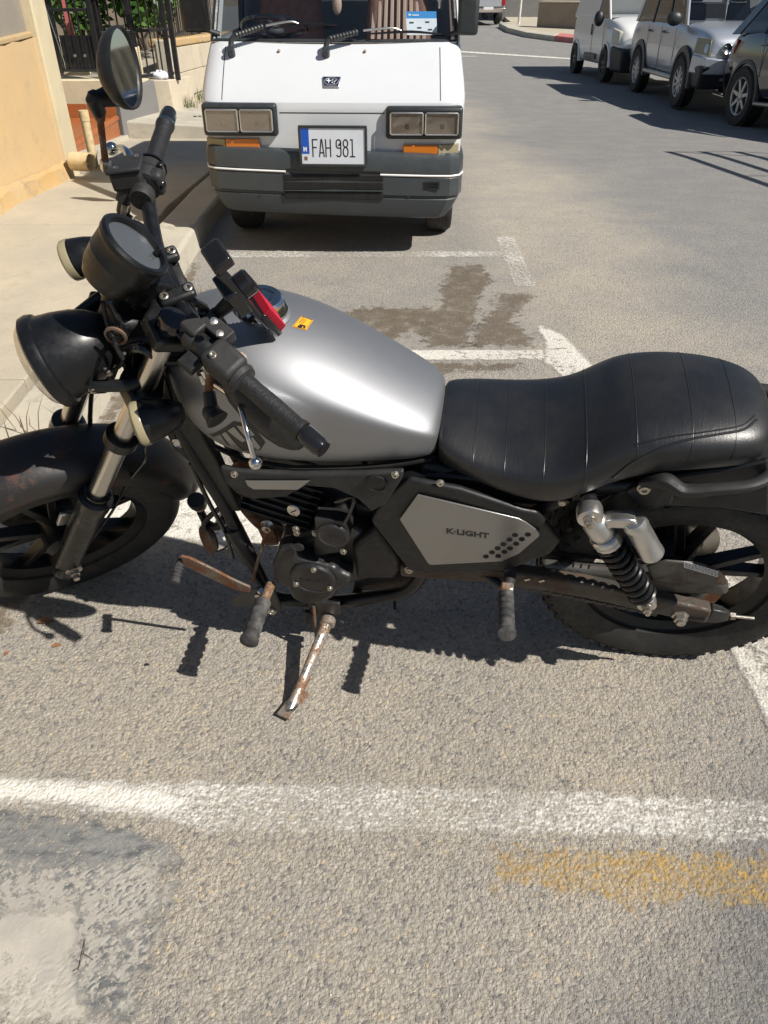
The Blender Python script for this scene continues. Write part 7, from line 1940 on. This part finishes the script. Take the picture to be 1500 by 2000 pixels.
mesh('grille', *box((0, .02, .80), (.70, .04, .12)), 'trim_dark', suv, bevel=.01)
mesh('exhaust_hanger', *tube([(-.45, .35, .28), (-.2, .3, .22), (0, .35, .26)], .02, 8, 4), 'dark_metal', suv)
mesh('windscreen_card', *box((-.25, 1.42, 1.10), (.55, .25, .02)), 'tan', suv)
place(suv, (-.835, .86, 0), (-.835, 3.42, 0), (4.6621,13.6000,-0.6117), (4.7074,16.1200,-0.7312))

# small white panel van
wv_ = bpy.data.objects.new('parked_van', None); COL.objects.link(wv_)
tag(wv_, 'small white panel van with a dark grey front bumper, farthest of the parked row', 'van', 'cars parked along the far kerb')
car_body(wv_, [(.03, .34, .70, .62, .03, .52), (.10, .28, .84, .74, .05, .64), (.30, .25, .95, .82, .07, .72), (.70, .25, 1.04, .85, .08, .76), (1.1, .25, 1.12, .86, .04, .80), (1.9, .25, 1.15, .86, .02, .82), (3.7, .25, 1.18, .86, .02, .82), (3.93, .3, 1.15, .83, .02, .80)], 'paint_white2')
cabin(wv_, (.92, 1.95, 1.10), (1.60, 1.95, 1.62), .80, .70, 'paint_white2', [(0.0, .05, None), (1.0, .05, None)])
mesh('cargo_box', *hexa([(-.82, 1.93, 1.10), (.82, 1.93, 1.10), (.82, 3.93, 1.10), (-.82, 3.93, 1.10)], [(-.70, 1.93, 1.66), (.70, 1.93, 1.66), (.70, 3.80, 1.68), (-.70, 3.80, 1.68)]), 'paint_white2', wv_, bevel=.06, seg=3)
mesh('front_bumper', *hexa([(-.70, .04, .20), (.70, .04, .20), (.84, .48, .20), (-.84, .48, .20)], [(-.76, -.04, .60), (.76, -.04, .60), (.872, .42, .66), (-.872, .42, .66)]), 'trim_dark', wv_, bevel=.05, seg=3)
for s in (-1, 1):
    mesh('headlight', *hexa([(s * .56, .06, .66), (s * .80, .18, .66), (s * .865, .44, .68), (s * .60, .44, .66)], [(s * .56, .16, .86), (s * .76, .26, .90), (s * .83, .56, .96), (s * .60, .56, .90)]), 'lens_clear', wv_, bevel=.03, seg=3)
    mesh('side_strip', *box((s * .868, 1.95, .42), (.02, .95, .10)), 'trim_dark', wv_, bevel=.01)
    mesh('door_handle', *box((s * .868, 2.0, .90), (.02, .05, .20)), 'ink', wv_, bevel=.01)
    mesh('wing_mirror', *ellipsoid((s * .95, 1.20, 1.10), (.10, .08, .14), 14, 10), 'ink', wv_)
    mesh('door_gap', *join(box((s * .8615, 1.93, .72), (.004, .008, .7)), box((s * .8615, 1.05, .8), (.004, .008, .4))), 'ink', wv_, smooth=False)
    for yy in (.78, 3.29):
        arch(wv_, (yy, .33), .34, .375, s * .873, s, 'paint_white2')
        road_wheel(wv_, (s * .79, yy, .31), .312, .185, .19, s, 'dark_metal', 8)
mesh('emblem', *lathe([(.05, 0), (.05, .01)], (0, .0, .72), (0, -1, .3), 20), 'red_lens', wv_)
place(wv_, (-.79, .78, 0), (-.79, 3.29, 0), (4.5487,18.0500,-0.8098), (4.4804,20.5000,-0.9431))

# black car, nearest of the row, tail towards the silver car
bk_ = bpy.data.objects.new('parked_car', None); COL.objects.link(bk_)
tag(bk_, 'glossy black car cut off by the right picture edge, nearest of the parked row', 'car', 'cars parked along the far kerb')
car_body(bk_, [(.03, .40, .75, .70, .03, .6), (.2, .28, .90, .86, .05, .76), (1.0, .26, 1.02, .92, .05, .84), (1.6, .26, 1.06, .93, .03, .86), (3.2, .26, 1.12, .93, .02, .86), (3.9, .27, 1.14, .92, .02, .84), (4.3, .32, 1.12, .87, .0, .78), (4.46, .42, 1.0, .80, .0, .72), (4.5, .5, .85, .74, 0, .66)], 'paint_black')
cabin(bk_, (1.35, 4.2, 1.10), (2.1, 3.75, 1.60), .85, .64, 'paint_black', [(0.0, .05, None), (.38, .03, 'ink'), (.72, .03, 'ink'), (1.0, .12, None)], 'glass_tint')
for s in (-1, 1):
    tl_ = mesh('tail_light', *hexa([(s * .60, 4.46, .84), (s * .80, 4.40, .84), (s * .90, 4.10, .86), (s * .70, 4.15, .84)], [(s * .60, 4.42, 1.0), (s * .78, 4.36, 1.02), (s * .885, 4.06, 1.04), (s * .70, 4.1, 1.0)]), 'red_lens', bk_, bevel=.02)
    for yy in (.86, 3.60):
        arch(bk_, (yy, .37), .385, .43, s * .938, s, 'trim_dark')
        road_wheel(bk_, (s * .835, yy, .365), .367, .235, .235, s, 'wheel_silver', 7)
    mesh('sill', *box((s * .92, 2.2, .30), (.05, 2.0, .05)), 'wheel_silver', bk_, bevel=.02)
    for yy in (2.2, 3.15): mesh('door_handle', *box((s * .94, yy, .96), (.03, .18, .03)), 'paint_black', bk_, bevel=.01)
    mesh('door_gap', *join(box((s * .9315, 2.4, .72), (.004, .008, .7)), box((s * .9315, 3.2, .85), (.004, .008, .5))), 'ink', bk_, smooth=False)
mesh('rear_bumper', *hexa([(-.80, 4.1, .30), (.80, 4.1, .30), (.76, 4.48, .30), (-.76, 4.48, .30)], [(-.92, 4.0, .62), (.92, 4.0, .62), (.80, 4.54, .66), (-.80, 4.54, .66)]), 'trim_dark', bk_, bevel=.05, seg=3)
place(bk_, (-.835, .86, 0), (-.835, 3.60, 0), (5.12, 8.97, gh(8.97)), (4.9137,11.7000,-0.5694))

# pickup far up the street, seen from behind
pk = empty('parked_pickup', 'pale grey pickup seen from behind at the far corner of the street', 'pickup', (4.15, 37.6, gh(37.6)), .06)
mesh('load_bed', *box((0, 1.2, .88), (1.62, 2.4, .5)), 'paint_silver', pk, bevel=.03)
mesh('tailgate', *box((0, -.02, .90), (1.30, .05, .46)), 'paint_silver', pk, bevel=.01)
mesh('cab', *hexa([(-.78, 2.4, 1.1), (.78, 2.4, 1.1), (.78, 4.0, 1.1), (-.78, 4.0, 1.1)], [(-.66, 2.55, 1.7), (.66, 2.55, 1.7), (.66, 3.7, 1.7), (-.66, 3.7, 1.7)]), 'paint_silver', pk, bevel=.04)
mesh('rear_window', *box((0, 2.47, 1.42), (1.1, .02, .36)), 'gloss_black', pk)
mesh('chassis', *box((0, 2.2, .55), (1.4, 4.2, .25)), 'interior', pk)
rb_ = mesh('rear_bumper', *box((0, -.14, .55), (1.6, .14, .16)), 'chrome', pk, bevel=.02)
for s in (-1, 1):
    mesh('tail_light', *box((s * .74, -.03, .90), (.13, .06, .40)), 'red_lens', pk, bevel=.01)
    for yy in (.9, 3.9): road_wheel(pk, (s * .68, yy, .34), .34, .22, .2, s, 'trim_dark', 6)
mesh('licence_panel', *box((.1, -.22, .62), (.4, .01, .1)), 'white_print', pk)
